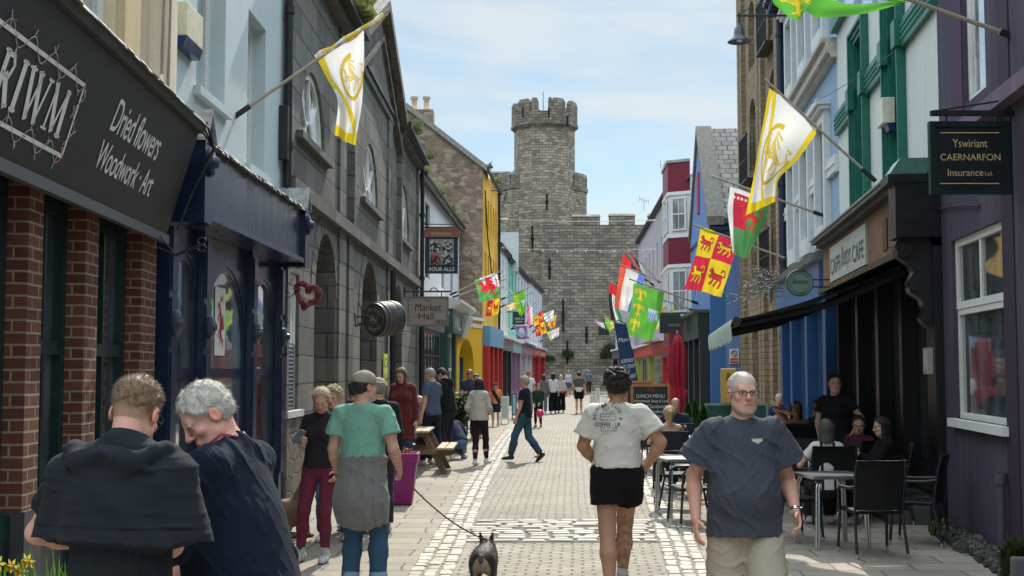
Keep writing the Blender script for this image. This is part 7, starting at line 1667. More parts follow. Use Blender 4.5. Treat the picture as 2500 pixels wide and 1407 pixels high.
    emit(b, 'body', bodycol, SKIN)
    # ---------------- trousers
    def legs(g, ends, flare, k=.03, amp=.006, z0=None):
        t = Vol(lo, hi, h); t.ell(T(0, -.008, .0), (.165 * (1.02 if female else wide) + g, .125 + g, .15), np.array([sr, sf, su]), .04); t.ell(T(0, 0, .07), (.150 * (1 if female else wide) + g, .112 + g, .08), np.array([sr, sf, su]), .04)
        for i in (0, 1):
            if ends <= 1: e = hips[i] + (kn[i] - hips[i]) * ends; t.cone(hips[i], e, .098 * legr + g, (.072 + flare) * legr + g, k, caps=((e, nrm(kn[i] - hips[i])),))
            else:
                u_ = min(1, ends - 1); e = kn[i] + (an[i] - kn[i]) * u_; t.cone(hips[i], kn[i], .095 * legr + g, .062 * legr + g + flare * .4, k); mid = kn[i] * .6 + an[i] * .4 - A3(0, .010, 0); t.cone(kn[i], mid, .060 * legr + g + flare * .4, .060 * legr + g + flare * .6, k); t.cone(mid, e, .060 * legr + g + flare * .6, .045 * legr + g + flare, k, caps=((e, nrm(an[i] - kn[i])),))
        if amp: t.ripple(amp, 22, int(px) % 97, True, (.8, .8, 1.5))
        return t
    bcl = np.array(bc)
    if bot == 'jeans':
        def jc(v):
            q = np.clip(np.abs(v[:, 2] - .62) / .3, 0, 1)[:, None]; return bcl * (1.25 - .35 * q)
        emit(legs(.010, 1.93, .012, amp=.009), 'jeans', jc if bc[2] > .1 else bc, tm or FAB)
    elif bot == 'trousers': emit(legs(.012, 1.93, .02, amp=.009), 'trousers', bc, tm or FAB)
    elif bot == 'wide': emit(legs(.012, 1.92, .055, amp=.010), 'trousers', bc, tm or FAB)
    elif bot == 'leggings': emit(legs(.0035, 1.90, -.004, amp=.003), 'leggings', bc, tm or FAB)
    elif bot == 'shorts': emit(legs(.014, shorts_z or .72, .028, amp=.008), 'shorts', bc, tm or FAB)
    elif bot == 'skirt':
        t = Vol(lo, hi, h); t.ell(T(0, 0, .03), (.165, .13, .13), np.array([sr, sf, su]), .03); e = P0 - A3(0, 0, .40); t.cone(P0, e, .15, .19, .04, flat=(A3(0, 1, 0), 1.25), caps=((e, A3(0, 0, -1)),)); t.ripple(.008, 20, 3); emit(t, 'skirt', bc, FAB)
    # ---------------- shoes and socks
    if lo[2] <= 0.02:
        for i in (0, 1):
            hv = .0045 if Z < 12.5 else h; a_ = an[i]; fd_ = nrm(A3(*(kh[i][0] * .35, 1, 0))) if False else A3((-.15, .15)[i], 1, 0); fd_ = nrm(fd_); toe = a_ + fd_ * .17; gz = a_[2] - .085
            pitch_ = 0
            if len(feet[i]) > 3: pitch_ = feet[i][3]
            Rf = rotm(np.cross(fd_, A3(0, 0, 1)), radians(pitch_)); ff = Rf @ fd_; fu = Rf @ A3(0, 0, 1); S0 = lambda y_, z_, x_=0: a_ + ff * y_ + fu * (z_ - .085) + np.cross(ff, fu) * x_
            t = Vol(a_ - .22, a_ + .26, hv); t.D = t.D
            t.cone(S0(-.04, .050), S0(.10, .040), .043, .040, .03, flat=(fu, 1.1)); t.cone(S0(.06, .038), S0(.155, .030), .046, .038, .03, flat=(fu, 1.35)); t.cone(S0(-.025, .06), S0(-.012, .105), .044, .042, .03, caps=((S0(0, .108), fu),)); t.halfspace(S0(0, .004), -fu)
            col2 = np.array(sc_)
            def shc(v):
                q = (v - a_) @ fu + .085; yy = (v - a_) @ ff; c = np.tile(col2, (len(v), 1)); c[q < .024] = np.clip(col2 * .3 + .45, 0, .7) if col2.mean() > .05 else col2 * 1.5 + .02
                if hv < .01 and col2.mean() > .2: c[(np.sin(yy * 260) > .72) & (yy > .02) & (yy < .11) & (q > .05)] *= .45; c[(np.abs((v - a_) @ np.cross(ff, fu)) > .03) & (np.sin(yy * 90 + q * 60) > .4) & (q > .03) & (q < .07)] *= .6
                return c
            emit(t, 'shoe', shc, LEATH)
            if sockc: t = Vol(a_ - .12, a_ + .12, hv); d = nrm(kn[i] - an[i]); e = a_ + d * .075; t.cone(a_ - d * .02, e, .042, .046, .01, caps=((e, d),)); emit(t, 'sock', sockc, FAB)
    # ---------------- top
    tcl = np.array(tc); t = Vol(lo, hi, h); g = .016 * max(.95, loose)
    zh = hem; low = T(0, 0, -.03 - zh)
    if top in ('tee', 'long', 'hood', 'jacket', 'dress', 'jumper'):
        gg = g * .85 + (.010 if top in ('hood', 'jacket', 'jumper') else 0)
        torso(t, gg, .06, bel=fat)
        rr_ = .150 * (1.0 if female else wide) + gg * 1.6 + fat * .6
        if top == 'dress': low = P0 - A3(0, 0, .33); t.cone(T(0, 0, .1), low, rr_ - .01, rr_ + .035, .05, flat=(sf, 1.25), caps=((low, -su),))
        else: t.cone(T(0, fat * .35, .22), T(0, fat * .3 - .005, -.03 - zh), rr_ - .012, rr_ + .008 * loose, .05, flat=(sf, 1.28), caps=((low, -su),))
        t.halfspace(low, -su)
        long_ = top in ('long', 'hood', 'jacket', 'dress', 'jumper')
        for i in (0, 1):
            ga = gg * (.9 if long_ else 1.5 * loose)
            if long_: t.cone(sh[i], el[i], .055 * ar + ga * .6, .046 * ar + ga, .03); e = el[i] + (wr[i] - el[i]) * .97; t.cone(el[i], e, .046 * ar + ga, .032 * ar + ga * .8, .025, caps=((e, nrm(wr[i] - el[i])),))
            else: e = sh[i] + (el[i] - sh[i]) * slv; t.cone(sh[i], e, .054 * ar + ga * .35, .054 * ar + ga * 1.2, .035, caps=((e, nrm(el[i] - sh[i])),))
        t.ripple(.0085 * min(1.4, loose), 13, int(px * 7) % 89, True, (1, 1, .8)); t.ripple(.004, 34, int(px * 3) % 71, True, (1, 1, 1))
        # neck opening
        t.cone(neck + su * .035 + sf * .012, neck + su * .12 + sf * .03, .060, .075, .008, 's')
        if top == 'tee' and Z < 13: t.cone(neck + su * .05 + sf * .03, neck + su * .10 + sf * .05, .066, .09, .006, 's')
    if top == 'hood':
        for k_ in range(9): a_ = pi * (k_ / 8) ; p = neck + su * (.005 - .01 * sin(a_)) + sr * .105 * cos(a_) * 1.0 - sf * (.085 * sin(a_)) ; a2 = pi * ((k_ + 1) / 8); q2 = neck + su * (.005 - .01 * sin(a2)) + sr * .105 * cos(a2) - sf * (.085 * sin(a2)); t.cone(p, q2, .034, .034, .02) if k_ < 8 else None
        t.ell(neck - sf * .105 - su * .06, (.09, .035, .085), np.array([sr, sf, su]), .03)
    if top == 'tank':
        torso(t, .008, .05); t.halfspace(T(0, 0, -.03), -su); t.halfspace(T(0, 0, .46), su); t.ripple(.004, 20, 5)
        for sg in (-1, 1): t.cone(T(sg * .07, .09, .42), T(sg * .075, 0, .535), .018, .018, .01); t.cone(T(sg * .075, 0, .535), T(sg * .07, -.09, .42), .018, .018, .01)
    def topcol(v):
        c = np.tile(tcl, (len(v), 1))
        if tcol2 is not None: c = tcol2(v, c, T, sr, sf, su, P0, neck)
        return c
    tp = emit(t, {'tee': 't_shirt', 'long': 'top', 'hood': 'hoodie', 'jacket': 'jacket', 'dress': 'dress', 'tank': 'vest_top', 'jumper': 'jumper'}[top], topcol, tmat or FAB)
    # ---------------- hair
    hh = min(h, .02); t = Vol(hc0 - .33, hc0 + .30, hh if Z > 14 else max(h, .004)); hcl = np.array(hc)
    def cap_(g, c0, nn, cc, amp=0, fr=60, k=.01):
        e = np.array([.076 + g, .095 + g, .083 + g]) * hs; t.ell(HP(0, -.012, .035), e, HR, k); 
    def curls(t, n):
        rg = np.random.RandomState(3)
        for _ in range(n):
            d = rg.normal(size=3); d[2] = abs(d[2]) * 1.2 - .35; d = nrm(d)
            if d[1] > .25 + .75 * d[2]: continue
            r_ = rg.uniform(.010, .017); k_ = rg.uniform(.92, 1.12); t.ell(HP(d[0] * .098 * k_, -.015 + d[1] * .115 * k_, .035 + d[2] * .108 * k_), np.array([r_] * 3) * hs, HR, .004)
    def cut(pt, nvec): t.halfspace(HP(*pt), hr * nvec[0] + hf * nvec[1] + hu * nvec[2])
    if hair in ('short', 'crop', 'quiff', 'curly', 'afro'):
        g = {'short': .009, 'crop': .0, 'quiff': .012, 'curly': .018, 'afro': .04}[hair]
        if hair == 'crop': t.ell(HP(0, -.015, .047), np.array([.0805, .0985, .085]) * hs, HR, .01)
        else: cap_(g, 0, 0, 0)
        if hair != 'crop': t.ell(HP(0, -.045, -.01), np.array([.066 + g, .062 + g * .6, .07]) * hs, HR, .02)
        if hair == 'quiff': t.ell(HP(0, .045, .105), np.array([.055, .05, .03]) * hs, HR, .02)
        t.halfspace(HP(0, .01, -.0), hf * .80 - hu * .60); 
        sd = Vol(hc0 - .33, hc0 + .30, t.h); 
        t.halfspace(HP(0, 0, -.055 if hair != 'afro' else -.07), -hu)
        for sg in (-1, 1): t.ell(HP(sg * .085, .0, -.01), np.array([.02, .030, .038]) * hs, HR, .008, 's')
        if hair == 'curly': curls(t, 260)
        t.ripple(.006, 70, 4, False, (1, 1, 1))
    elif hair == 'fringe':
        t.ell(HP(0, -.020, .042), np.array([.0785, .091, .081]) * hs, HR, .02); t.halfspace(HP(0, -.005, .012), hf * .78 - hu * .50)
        for sg in (-1, 1): t.ell(HP(sg * .085, .0, -.01), np.array([.02, .030, .038]) * hs, HR, .008, 's')
        t.ripple(.004, 110, 4)
    elif hair in ('long', 'bob', 'pony', 'bun', 'curlylong'):
        cap_(.014 if hair != 'curlylong' else .024, 0, 0, 0); t.halfspace(HP(0, .004, 0), hf * .86 - hu * .50) if hair not in ('pony', 'bun') else t.halfspace(HP(0, -.010, .01), hf * .82 - hu * .57)
        if hair in ('long', 'bob', 'curlylong'):
            ln = {'long': .30, 'bob': .13, 'curlylong': .16}[hair]; bk = -su * ln
            t.cone(HP(0, -.05, .0), HP(0, -.055, -.03) + bk, .078 * hs, (.075 if hair == 'bob' else .06), .03, flat=(hf, 1.25), caps=((HP(0, -.055, -.03) + bk, -su),))
            for sg in (-1, 1): t.cone(HP(sg * .062, -.015, .03), HP(sg * .072, -.01, -.05) + bk * (.8 if hair != 'bob' else .7), .032, .028, .02)
        else:
            t.halfspace(HP(0, 0, -.045), -hu); t.ell(HP(0, -.05, -.01), np.array([.07, .06, .06]) * hs, HR, .02)
            if hair == 'pony': t.cone(HP(0, -.105, .05), HP(0, -.14, .03), .022, .032, .01); t.cone(HP(0, -.14, .03), HP(0, -.14, -.06) - su * .06, .036, .018, .02)
            else: t.ell(HP(0, -.115, .06), A3(.04, .035, .04), HR, .01)
        if hair == 'curlylong': curls(t, 200)
        t.ripple(.006, 60, 6, False, (1, 1, .5))
    elif hair == 'cap':
        cap_(.008, 0, 0, 0); t.halfspace(HP(0, .01, 0), hf * .8 - hu * .6); t.halfspace(HP(0, 0, -.05), -hu); t.ell(HP(0, -.05, -.01), np.array([.074, .060, .06]) * hs, HR, .02); t.halfspace(HP(0, 0, .035), hu)
    if hair not in ('bald', 'buzz'):
        def hcf(v):
            q = (v - hc0) @ HR.T; n1 = np.sin(q[:, 0] * 330 + 2 * np.sin(q[:, 2] * 40)) * .5 + np.sin(q[:, 0] * 170 + q[:, 1] * 140) * .5; return hcl * (1 + .22 * n1[:, None])
        emit(t, 'hair', hcf, HAIRM)
    if hair == 'cap':
        cc_ = np.array(extra if isinstance(extra, tuple) else (.30, .27, .22)); t = Vol(hc0 - .2, hc0 + .25, max(h, .004)); t.ell(HP(0, -.010, .045), np.array([.086, .106, .086]) * hs, HR, .01); t.halfspace(HP(0, -.01, .022), -hu * .98 - hf * .12)
        t.cone(HP(-.035, .075, .035), HP(-.03, .155, .028), .034, .030, .015, flat=(hu, 5)); t.cone(HP(.035, .075, .035), HP(.03, .155, .028), .034, .030, .015, flat=(hu, 5)); t.cone(HP(-.03, .12, .032), HP(.03, .12, .032), .035, .035, .015, flat=(hu, 5)); t.ell(HP(0, -.01, .131), A3(.008, .008, .005), HR, .004)
        emit(t, 'cap', lambda v: cc_ * (1 - .25 * (np.abs(((v - hc0) @ hr) * 1.0) < .0022)[:, None]), FAB)
    # ---------------- spectacles
    Tw = lambda p: tuple((RW @ (np.array(p) * s)) + np.array([wx, Z, ground]))
    if glasses:
        mb = MB(); dark = glasses == 'sun'
        for sg in (-1, 1):
            c0 = [Tw(HP(sg * .032 + .024 * cos(a) * 1.0, .103, .004 + (.017) * sin(a))) for a in [2 * pi * k / 16 for k in range(17)]]
            if not dark: mb.tube(c0, .0022 * s, 5)
            else: mb.add(c0[:16] + [Tw(HP(sg * .032, .109, .004))], [(k, (k + 1) % 16, 16) for k in range(16)])
            mb.tube([Tw(HP(sg * .056, .100, .010)), Tw(HP(sg * .082, .06, .008)), Tw(HP(sg * .086, -.01, .004))], .002 * s, 5)
        mb.tube([Tw(HP(-.009, .106, .008)), Tw(HP(.009, .106, .008))], .002 * s, 5); mb.build('glasses', paint((.015, .015, .018), .25, .05), o, recalc=False)
    info = dict(o=o, T=lambda *p: V(Tw(T(*p))), HP=lambda *p: V(Tw(HP(*p))), wr=[V(Tw(p)) for p in wr], el=[V(Tw(p)) for p in el], sh=[V(Tw(p)) for p in sh], emit=emit, lo=lo, hi=hi, h=h, Tl=T, ax=(sr, sf, su), neck=neck, P0=P0, top=tp, kn=kn, an=an, hips=hips, Tw=Tw, hlo=hc0, HPl=HP, R=RW, hax=(hr, hf, hu), ell_=el, wrl=wr, shl=sh)
    return info
# ================================================================== the crowd
from mathutils.bvhtree import BVHTree
def project(ob, target, d, lift=.0025):
    """lay flat lettering onto the cloth it is printed on"""
    bv = BVHTree.FromPolygons([v.co.copy() for v in target.data.vertices], [tuple(p.vertices) for p in target.data.polygons]); d = V(d).normalized()
    off = rootloc(ob) - rootloc(target)
    for v in ob.data.vertices:
        p = v.co + off; h_ = bv.ray_cast(p - d * .6, d)
        if h_[0] is not None: v.co = h_[0] - d * lift - off
def lathe_on(name, c, prof, mat, lab, cat, seg=20): return tag(MB().lathe(prof, c=c, seg=seg).build(name, mat, base=c), lab, cat)
# ---- tee man
m = person(1505, 10.1, 1.80, 2, 'curly dark haired man walking away in white cafe t-shirt and black shorts, tattooed right calf', tc=(.62, .60, .54), hair='curly', hc=(.018, .015, .013), bot='shorts', bc=(.008, .008, .010), extra='tattoo', skin='tan', loose=1.2, hem=-.085, wide=1.08, armr=1.22, legr=1.18, slv=.66, shorts_z=.56,
    hands=((-.13, .17, 1.0), (.235, .03, .99)), elb=(A3(-1, -.5, 0), A3(1, -.6, .1)), feet=((-.085, -.18, .085), (.075, .30, .11, -12)), sc_=(.50, .49, .44), grip=(1, 1), sockc=(.6, .6, .58))
INK = paint((.05, .05, .05), .8); tp = m['top']
def on_back(s, x0, y0, x1, y1, **k):
    p, q = P(x0, y1, 9.9), P(x1, y0, 9.9); t = text(s, p, (q.x - p.x, 0, 0), (0, 0, q.z - p.z), INK, tp, **k); project(t, tp, (0, 1, 0)); return t
on_back('COFFEE - UK', 1455, 1033, 1518, 1043, bold=.02); on_back('GOOD DAY COFFEE', 1467, 1044, 1510, 1048); on_back('BYO DAY COFFEE', 1470, 1051, 1508, 1055)
cb_ = P(1486, 1020, 9.9); k = .0033
before = set(o.name for o in bpy.data.objects); arc_text('REUBENS CAFE &', cb_, V((1, 0, 0)), V((0, 0, 1)), 32 * k, 192, -14, 8.5 * k, INK, tp)
for o in [o for o in bpy.data.objects if o.name not in before]: project(o, tp, (0, 1, 0))
p0 = P(1468, 1029, 9.9); q = strokes([([(0, .1), (1, .1), (1, .5), (0, .5), (0, .1)], .5), ([(.1, 0), (.9, 0)], .5), ([(.1, 0), (.05, .1)], .4), ([(.9, 0), (.95, .1)], .4), ([(0, .32), (1, .32)], .3), ([(.2, .5), (.25, .8), (.4, .8), (.42, .5)], .4), ([(.5, .55), (.55, 1), (.6, .55)], .4), ([(.65, .5), (.7, .75), (.85, .7), (.8, .5)], .4), ([(.2, .25), (.4, .45)], .3), ([(.5, .25), (.7, .45)], .3)], p0, (38 * k, 0, 0), (0, 0, 33 * k), INK, tp, 'emblem', wd=.006); project(q, tp, (0, 1, 0))
# ---- man facing the camera
m = person(1811, 7.05, 1.80, 184, 'balding man with black glasses and grey beard in slate t-shirt and beige shorts', tc=(.055, .06, .078), bot='shorts', bc=(.40, .35, .27), hair='fringe', hc=(.48, .45, .41), skin='pink', belly=.03, glasses='clear', beard=(.40, .36, .33), head=(3, 0, 0), loose=1.75, wide=.97, hem=.055, slv=.62,
    hands=((-.275, .07, .99), (.275, .0, .95)), grip=(.9, .5), shorts_z=.9, feet=((-.12, .15, .085), (.10, -.2, .085)), armr=1.05, sc_=(.3, .3, .3))
tp = m['top']; CRM = paint((.6, .58, .48), .7)
p, q = P(1843, 1080, 6.85), P(1871, 1073, 6.85); t = text('GUINNESS', p, (q.x - p.x, 0, 0), (0, 0, q.z - p.z), CRM, tp, bold=.03); project(t, tp, (0, 1, 0))
t = strokes([([(0, .9), (.2, .5), (.4, .45), (.5, .7), (.6, .45), (.8, .5), (1, .9)], .5), ([(.38, .3), (.5, 0), (.62, .3), (.38, .3)], .5), ([(.1, .7), (.9, .7)], .4)], P(1847, 1086, 6.85), (22 * .0023, 0, 0), (0, 0, 9 * .0023), CRM, tp, 'emblem', wd=.007); project(t, tp, (0, 1, 0))
d = (m['wr'][0] - m['el'][0]).normalized(); w0 = m['wr'][0] - d * .012; Q = d.to_track_quat('Z', 'Y').to_matrix()
wt = MB().lathe([(.031, -.01), (.034, -.008), (.034, .008), (.031, .01)], c=w0, seg=16, X=Q).build('watch', CHROME, m['o']); sd = (m['T'](0, .3, 0) - m['T'](0, 0, 0)).normalized()
MB().lathe([(.0, 0), (.018, 0), (.018, .01), (0, .011)], c=w0 + V((.028, -.012, 0)), seg=14, X=V((.8, -.6, 0)).to_track_quat('Z', 'Y').to_matrix()).build('dial', BLKM, wt)
# ---- foreground pair
m = person(325, 4.3, 1.80, -14, 'man seen from behind with a dark hooded sweatshirt draped over his shoulders', tc=(.012, .013, .015), bot='jeans', bc=(.03, .03, .035), hair='crop', hc=(.20, .125, .07), skin='pink', head=(8, 24, 4), lean=4, wide=1.06, slv=.62, hands=((-.20, .24, 1.14), (.02, .34, 1.14)), elb=(A3(-1, -.5, -.4), A3(.1, -.3, -1)), armr=1.0, x=-1.36, glasses='clear', hem=.1)
Tl, (sr, sf, su) = m['Tl'], m['ax']; nk = m['neck']; t = Vol(m['lo'], m['hi'] + .05, m['h'])
e = Tl(-.0, -.02, .255)
t.ell(Tl(0, -.02, .36), (.215, .145, .20), np.array([sr, sf, su]), .05); t.cone(Tl(0, -.02, .34), e, .205, .245, .06, flat=(sf, 1.5), caps=((e, -su),)); t.cone(Tl(-.165, -.02, .47), Tl(.165, -.02, .47), .082, .082, .06)
for sg in (-1, 1): t.cone(Tl(sg * .19, -.02, .46), Tl(sg * .235, .0, .26), .085, .10, .05, caps=((e, -su),)); t.cone(Tl(sg * .15, -.02, .50), nk - su * .0, .06, .07, .05)
t.halfspace(Tl(0, 0, .205), -su + sr * .12); t.ripple(.014, 8, 12, True, (1, 1, .7)); t.ripple(.004, 26, 5)
t.cone(nk + su * .03 + sf * .03, nk + su * .2 + sf * .1, .066, .09, .01, 's')
# collapsed hood: a thick rolled collar that hangs behind the neck
for q in range(14):
    f = lambda q: (pi * (-.12 + 1.24 * q / 14)); P_ = lambda a: nk + sr * .175 * cos(a) - sf * (.12 * sin(a) + .01) + su * (-.012 - .025 * sin(a) + .012 * sin(a * 5)); t.cone(P_(f(q)), P_(f(q + 1)), .022 + .012 * abs(cos(f(q))), .022 + .012 * abs(cos(f(q + 1))), .008)
t.ell(nk - sf * .12 - su * .05, (.14, .022, .06), np.array([sr, sf, su]), .02); t.cone(nk - sr * .15 - sf * .11 - su * .06, nk - sf * .15 - su * .015, .010, .012, .01); t.cone(nk + sr * .17 - sf * .10 - su * .075, nk - sf * .15 - su * .015, .010, .012, .01)
def hoodc(v):
    z = (v - e) @ su; c = np.tile(A3(.013, .016, .020), (len(v), 1)); c[np.abs(z - .045) < .003] *= .4; return c
m['emit'](t, 'draped_hoodie', hoodc, FAB)
m = person(612, 4.85, 1.84, 76, 'elderly white haired man in navy ribbed jumper bending forward with a red lanyard', top='jumper', tc=(.007, .012, .024), bot='trousers', bc=(.03, .03, .035), hair='short', hc=(.50, .47, .42), skin='pink', lean=11, head=(40, 34, -4), wide=1.16, belly=.05, hands=((-.12, .36, 1.0), (.14, .34, .98)), tmat=RIB, loose=1.15, x=-1.02, hipz=.91, elb=(A3(-.9, -.6, -.5), A3(.9, -.6, -.5)), armr=1.15)
nk = m['neck']; sr, sf, su = m['ax']; t = Vol(nk - .16, nk + .16, m['h']); t.cone(nk - su * .02, nk + su * .030 + sf * .012, .076, .066, .01, caps=((nk + su * .045, su + sf * .2),)); t.cone(nk, nk + su * .12 + sf * .03, .062, .066, .004, 's')
def chk(v):
    q = v - nk; a = np.arctan2(q @ sr, q @ sf) * 9; b_ = (q @ su) * 110; w_ = ((np.sin(a * 2.2) > 0).astype(int) + (np.sin(b_ * 1.6) > 0))[:, None]; return np.where(w_ == 2, A3(.25, .04, .06), np.where(w_ == 1, A3(.5, .32, .32), A3(.68, .66, .66)))
m['emit'](t, 'shirt_collar', chk, FAB)
RL = paint((.36, .03, .07), .6); T_ = m['T']
q = MB().tube([m['Tw'](nk + sr * a + sf * b + su * c) for a, b, c in ((-.095, -.02, .03), (-.11, .06, -.01), (-.095, .12, -.06), (-.06, .17, -.16), (-.03, .20, -.3), (0, .2, -.42))], .0045, 6).tube([m['Tw'](nk + sr * a + sf * b + su * c) for a, b, c in ((-.085, -.02, .03), (-.04, -.055, .012), (.04, -.055, .012), (.08, .02, .01), (.07, .13, -.08), (.03, .2, -.3), (0, .2, -.42))], .0045, 6).build('lanyard', RL, m['o'])
# ---- girl with phone
m = person(787, 11.7, 1.66, 168, 'blonde young woman in black t-shirt and burgundy leggings looking at her phone', female=True, hair='pony', hc=(.55, .42, .24), tc=(.022, .020, .024), bot='leggings', bc=(.15, .028, .055), head=(12, 32, 0), hands=((-.19, .06, .93), (.10, .27, 1.21)), hem=-.03, slv=.42, feet=((-.06, .02, .085), (.19, .06, .085)), sc_=(.5, .5, .5), loose=.7, grip=(1.0, 1.1), sockc=(.5, .5, .5))
pw = m['wr'][1] + V((-.02, -.05, .05)); MBp = MB(lambda x, y, z: pw + Matrix.Rotation(radians(-35), 3, 'X') @ Matrix.Rotation(radians(25), 3, 'Y') @ V((x, y, z)))
tag(MBp.bbox(-.037, .037, -.004, .004, -.07, .08, .003).build('phone', paint((.05, .055, .07), .2), base=pw), 'dark smartphone in the hand of the blonde young woman', 'phone')
MB().tube([m['wr'][0] + V((0, 0, -.10)), m['wr'][0] + V((.01, -.02, -.15))], .004, 5).box(*[v for a, d_ in zip(m['wr'][0] + V((0, -.02, -.19)), (.018, .006, .035)) for v in (a - d_, a + d_)]).build('keys', paint((.6, .5, .55), .4), m['o'])
# ---- green t-shirt man, dog and lead
m = person(888, 10.0, 1.80, -14, 'man in mint green t-shirt and beige cap holding a dog lead, jumper round waist', tc=(.19, .39, .31), bot='jeans', bc=(.045, .10, .17), hair='cap', hc=(.03, .022, .016), skin='fair', extra=(.30, .27, .215), head=(-38, 2, 0), hands=((-.25, .10, .93), (.25, .16, .99)), wide=1.05, loose=1.15, hem=-.12, grip=(.8, 1.3), slv=.60, feet=((-.10, .0, .085), (.12, .05, .085)), armr=1.12)
Tl, (sr, sf, su), P0 = m['Tl'], m['ax'], m['P0']; t = Vol(m['lo'], m['hi'], m['h']); e = P0 - A3(0, .0, .385)
t.cone(P0 + A3(0, -.02, .13), P0 + A3(0, -.035, -.22), .190, .225, .04, flat=(A3(0, 1, 0), 1.3), caps=((P0 + A3(0, 0, .155), A3(0, 0, 1)),)); t.cone(P0 + A3(0, -.035, -.2), e, .225, .205, .05, flat=(A3(0, 1, 0), 1.3), caps=((e, A3(0, 0, -1)),))
t.halfspace(P0 + A3(0, .05, 0), A3(.0, 1, .1)); t.ripple(.020, 10, 3, True, (1.6, 1, .35)); t.ripple(.004, 30, 8)
for sg in (-1, 1): t.cone(P0 + A3(sg * .17, .03, .12), P0 + A3(sg * .08, .13, .10), .035, .030, .02)
m['emit'](t, 'tied_jumper', (.21, .21, .205), KNIT)
t = Vol(m['lo'], m['hi'], m['h']); 
for i in (0, 1): a_ = m['an'][i]; d = nrm(m['kn'][i] - a_); t.cone(a_ + d * .04, a_ + d * .085, .076, .073, .01, caps=((a_ + d * .03, -d), (a_ + d * .09, d)))
m['emit'](t, 'turned_up_cuff', (.22, .32, .42), FAB)
hd = m['wr'][1] + (m['wr'][1] - m['el'][1]).normalized() * .09
bd_ = m['wr'][0]; MB().tube([bd_ + V((.034 * cos(a), .034 * sin(a), .0)) for a in [i * .5 for i in range(14)]], .006, 6).build('wristband', IRON, m['o'])
# dog, seen from behind
DZ, DX = 10.35, X(1182, 10.35); dg = thing('dog', (DX, DZ, 0), 'small black and tan dog with pricked ears walking away on the lead', 'dog')
t = Vol((-.2, -.3, -.02), (.2, .4, .45), .006)
t.ell((0, -.06, .225), (.105, .13, .105), k=.04); t.ell((0, .10, .225), (.100, .13, .105), k=.05); t.cone((0, .0, .24), (0, .2, .25), .095, .085, .04); t.cone((0, .2, .26), (-.01, .285, .305), .062, .055, .03); t.ell((-.015, .31, .315), (.058, .062, .052), k=.02); t.cone((-.02, .35, .30), (-.03, .41, .285), .032, .024, .02)
for sx in (-1, 1):
    t.cone((-.015 + sx * .04, .295, .345), (-.015 + sx * .058, .285, .415), .022, .006, .01, flat=(A3(0, 1, 0), 2)); t.ell((sx * .068, -.07, .185), (.048, .075, .085), k=.03); t.cone((sx * .068, -.04, .14), (sx * .075, -.10, .085), .034, .022, .02); t.cone((sx * .075, -.10, .085), (sx * .072, -.085, .02), .021, .020, .01); t.ell((sx * .072, -.07, .016), (.022, .033, .016), k=.01)
    t.cone((sx * .062, .17, .18), (sx * .065, .175, .02), .034, .021, .03); t.ell((sx * .065, .19, .016), (.022, .032, .016), k=.01)
t.cone((0, -.17, .265), (0, -.215, .235), .022, .012, .02); t.ripple(.004, 60, 3)
v, f = t.mesh()
def dogc(v):
    c = np.tile(A3(.018, .016, .015), (len(v), 1)); r1 = (np.hypot(v[:, 0] / .075, (v[:, 2] - .15) / .12) < 1) & (v[:, 1] < -.03); r2 = v[:, 2] < .10; r3 = (v[:, 1] > .36); n1 = np.sin(v[:, 0] * 300) * np.sin(v[:, 2] * 260); c[r2 | r3] = (.28, .17, .09); c[r1] = A3(.42, .31, .20) * (1 + .2 * n1[r1, None]); c[(np.hypot(v[:, 0], (v[:, 2] - .25) / 1.5) < .02) & (v[:, 1] < -.1)] = (.03, .025, .02); return c
rz = Matrix.Rotation(radians(-6), 3, 'Z'); v, f, cc = strands(v, f, dogc(v), 9000, .020, .0014, (0, -1, -.45), 5, .75); vw = np.array([tuple(rz @ V(p) + V((DX, DZ, 0))) for p in v]); colour_mesh('body', vw, f, cc, HAIRM, dg)
ncol = V((DX, DZ, 0)) + rz @ V((0, .235, .28)); MB().tube([ncol + rz @ V((.07 * cos(a), .02 * sin(a), .066 * sin(a))) for a in [i * .42 for i in range(16)]], .008, 6).build('collar', paint((.3, .03, .05), .5), dg)
pts = [hd.lerp(ncol + V((0, 0, .07)), k / 14) - V((0, 0, .07 * 4 * (k / 14) * (1 - k / 14))) for k in range(15)]; ld = thing('dog_lead', hd, 'dark red braided lead running from the mint t-shirt man to the dog', 'lead')
MB().tube(pts, .0065, 6).tube([hd + V((.02 * cos(a) + .01, .02, .07 * sin(a) + .03)) for a in [i * .5 for i in range(14)]], .005, 5).build('strap', paint((.13, .025, .02), .7), ld); MB().tube([pts[-2], pts[-1]], .011, 6).build('clip', CHROME, ld)
# brown dog behind the young woman
t = Vol((-.2, -.3, -.02), (.25, .4, .75), .012); t.ell((0, -.05, .25), (.12, .2, .16), k=.05); t.cone((0, .05, .3), (0, .14, .52), .10, .07, .05); t.ell((0, .18, .58), (.07, .085, .065), k=.03); t.cone((0, .24, .56), (0, .33, .535), .038, .028, .02)
for sx in (-1, 1): t.cone((sx * .06, .14, .62), (sx * .085, .13, .54), .022, .02, .01); t.cone((sx * .06, .14, .3), (sx * .06, .17, .03), .04, .028, .03); t.ell((sx * .06, .2, .02), (.03, .05, .02)); t.ell((sx * .09, -.1, .12), (.05, .11, .1), k=.04); t.ell((sx * .1, .03, .025), (.03, .08, .025))
v, f = t.mesh(); bx_, bz_ = X(716, 13.4), 13.4; rz = Matrix.Rotation(radians(-75), 3, 'Z'); o = thing('dog', (bx_, bz_, 0), 'brown dog sitting against the wall behind the blonde young woman', 'dog'); colour_mesh('body', np.array([tuple(rz @ V(p) + V((bx_, bz_, 0))) for p in v]), f, np.tile(A3(.17, .085, .045), (len(v), 1)), HAIRM, o)
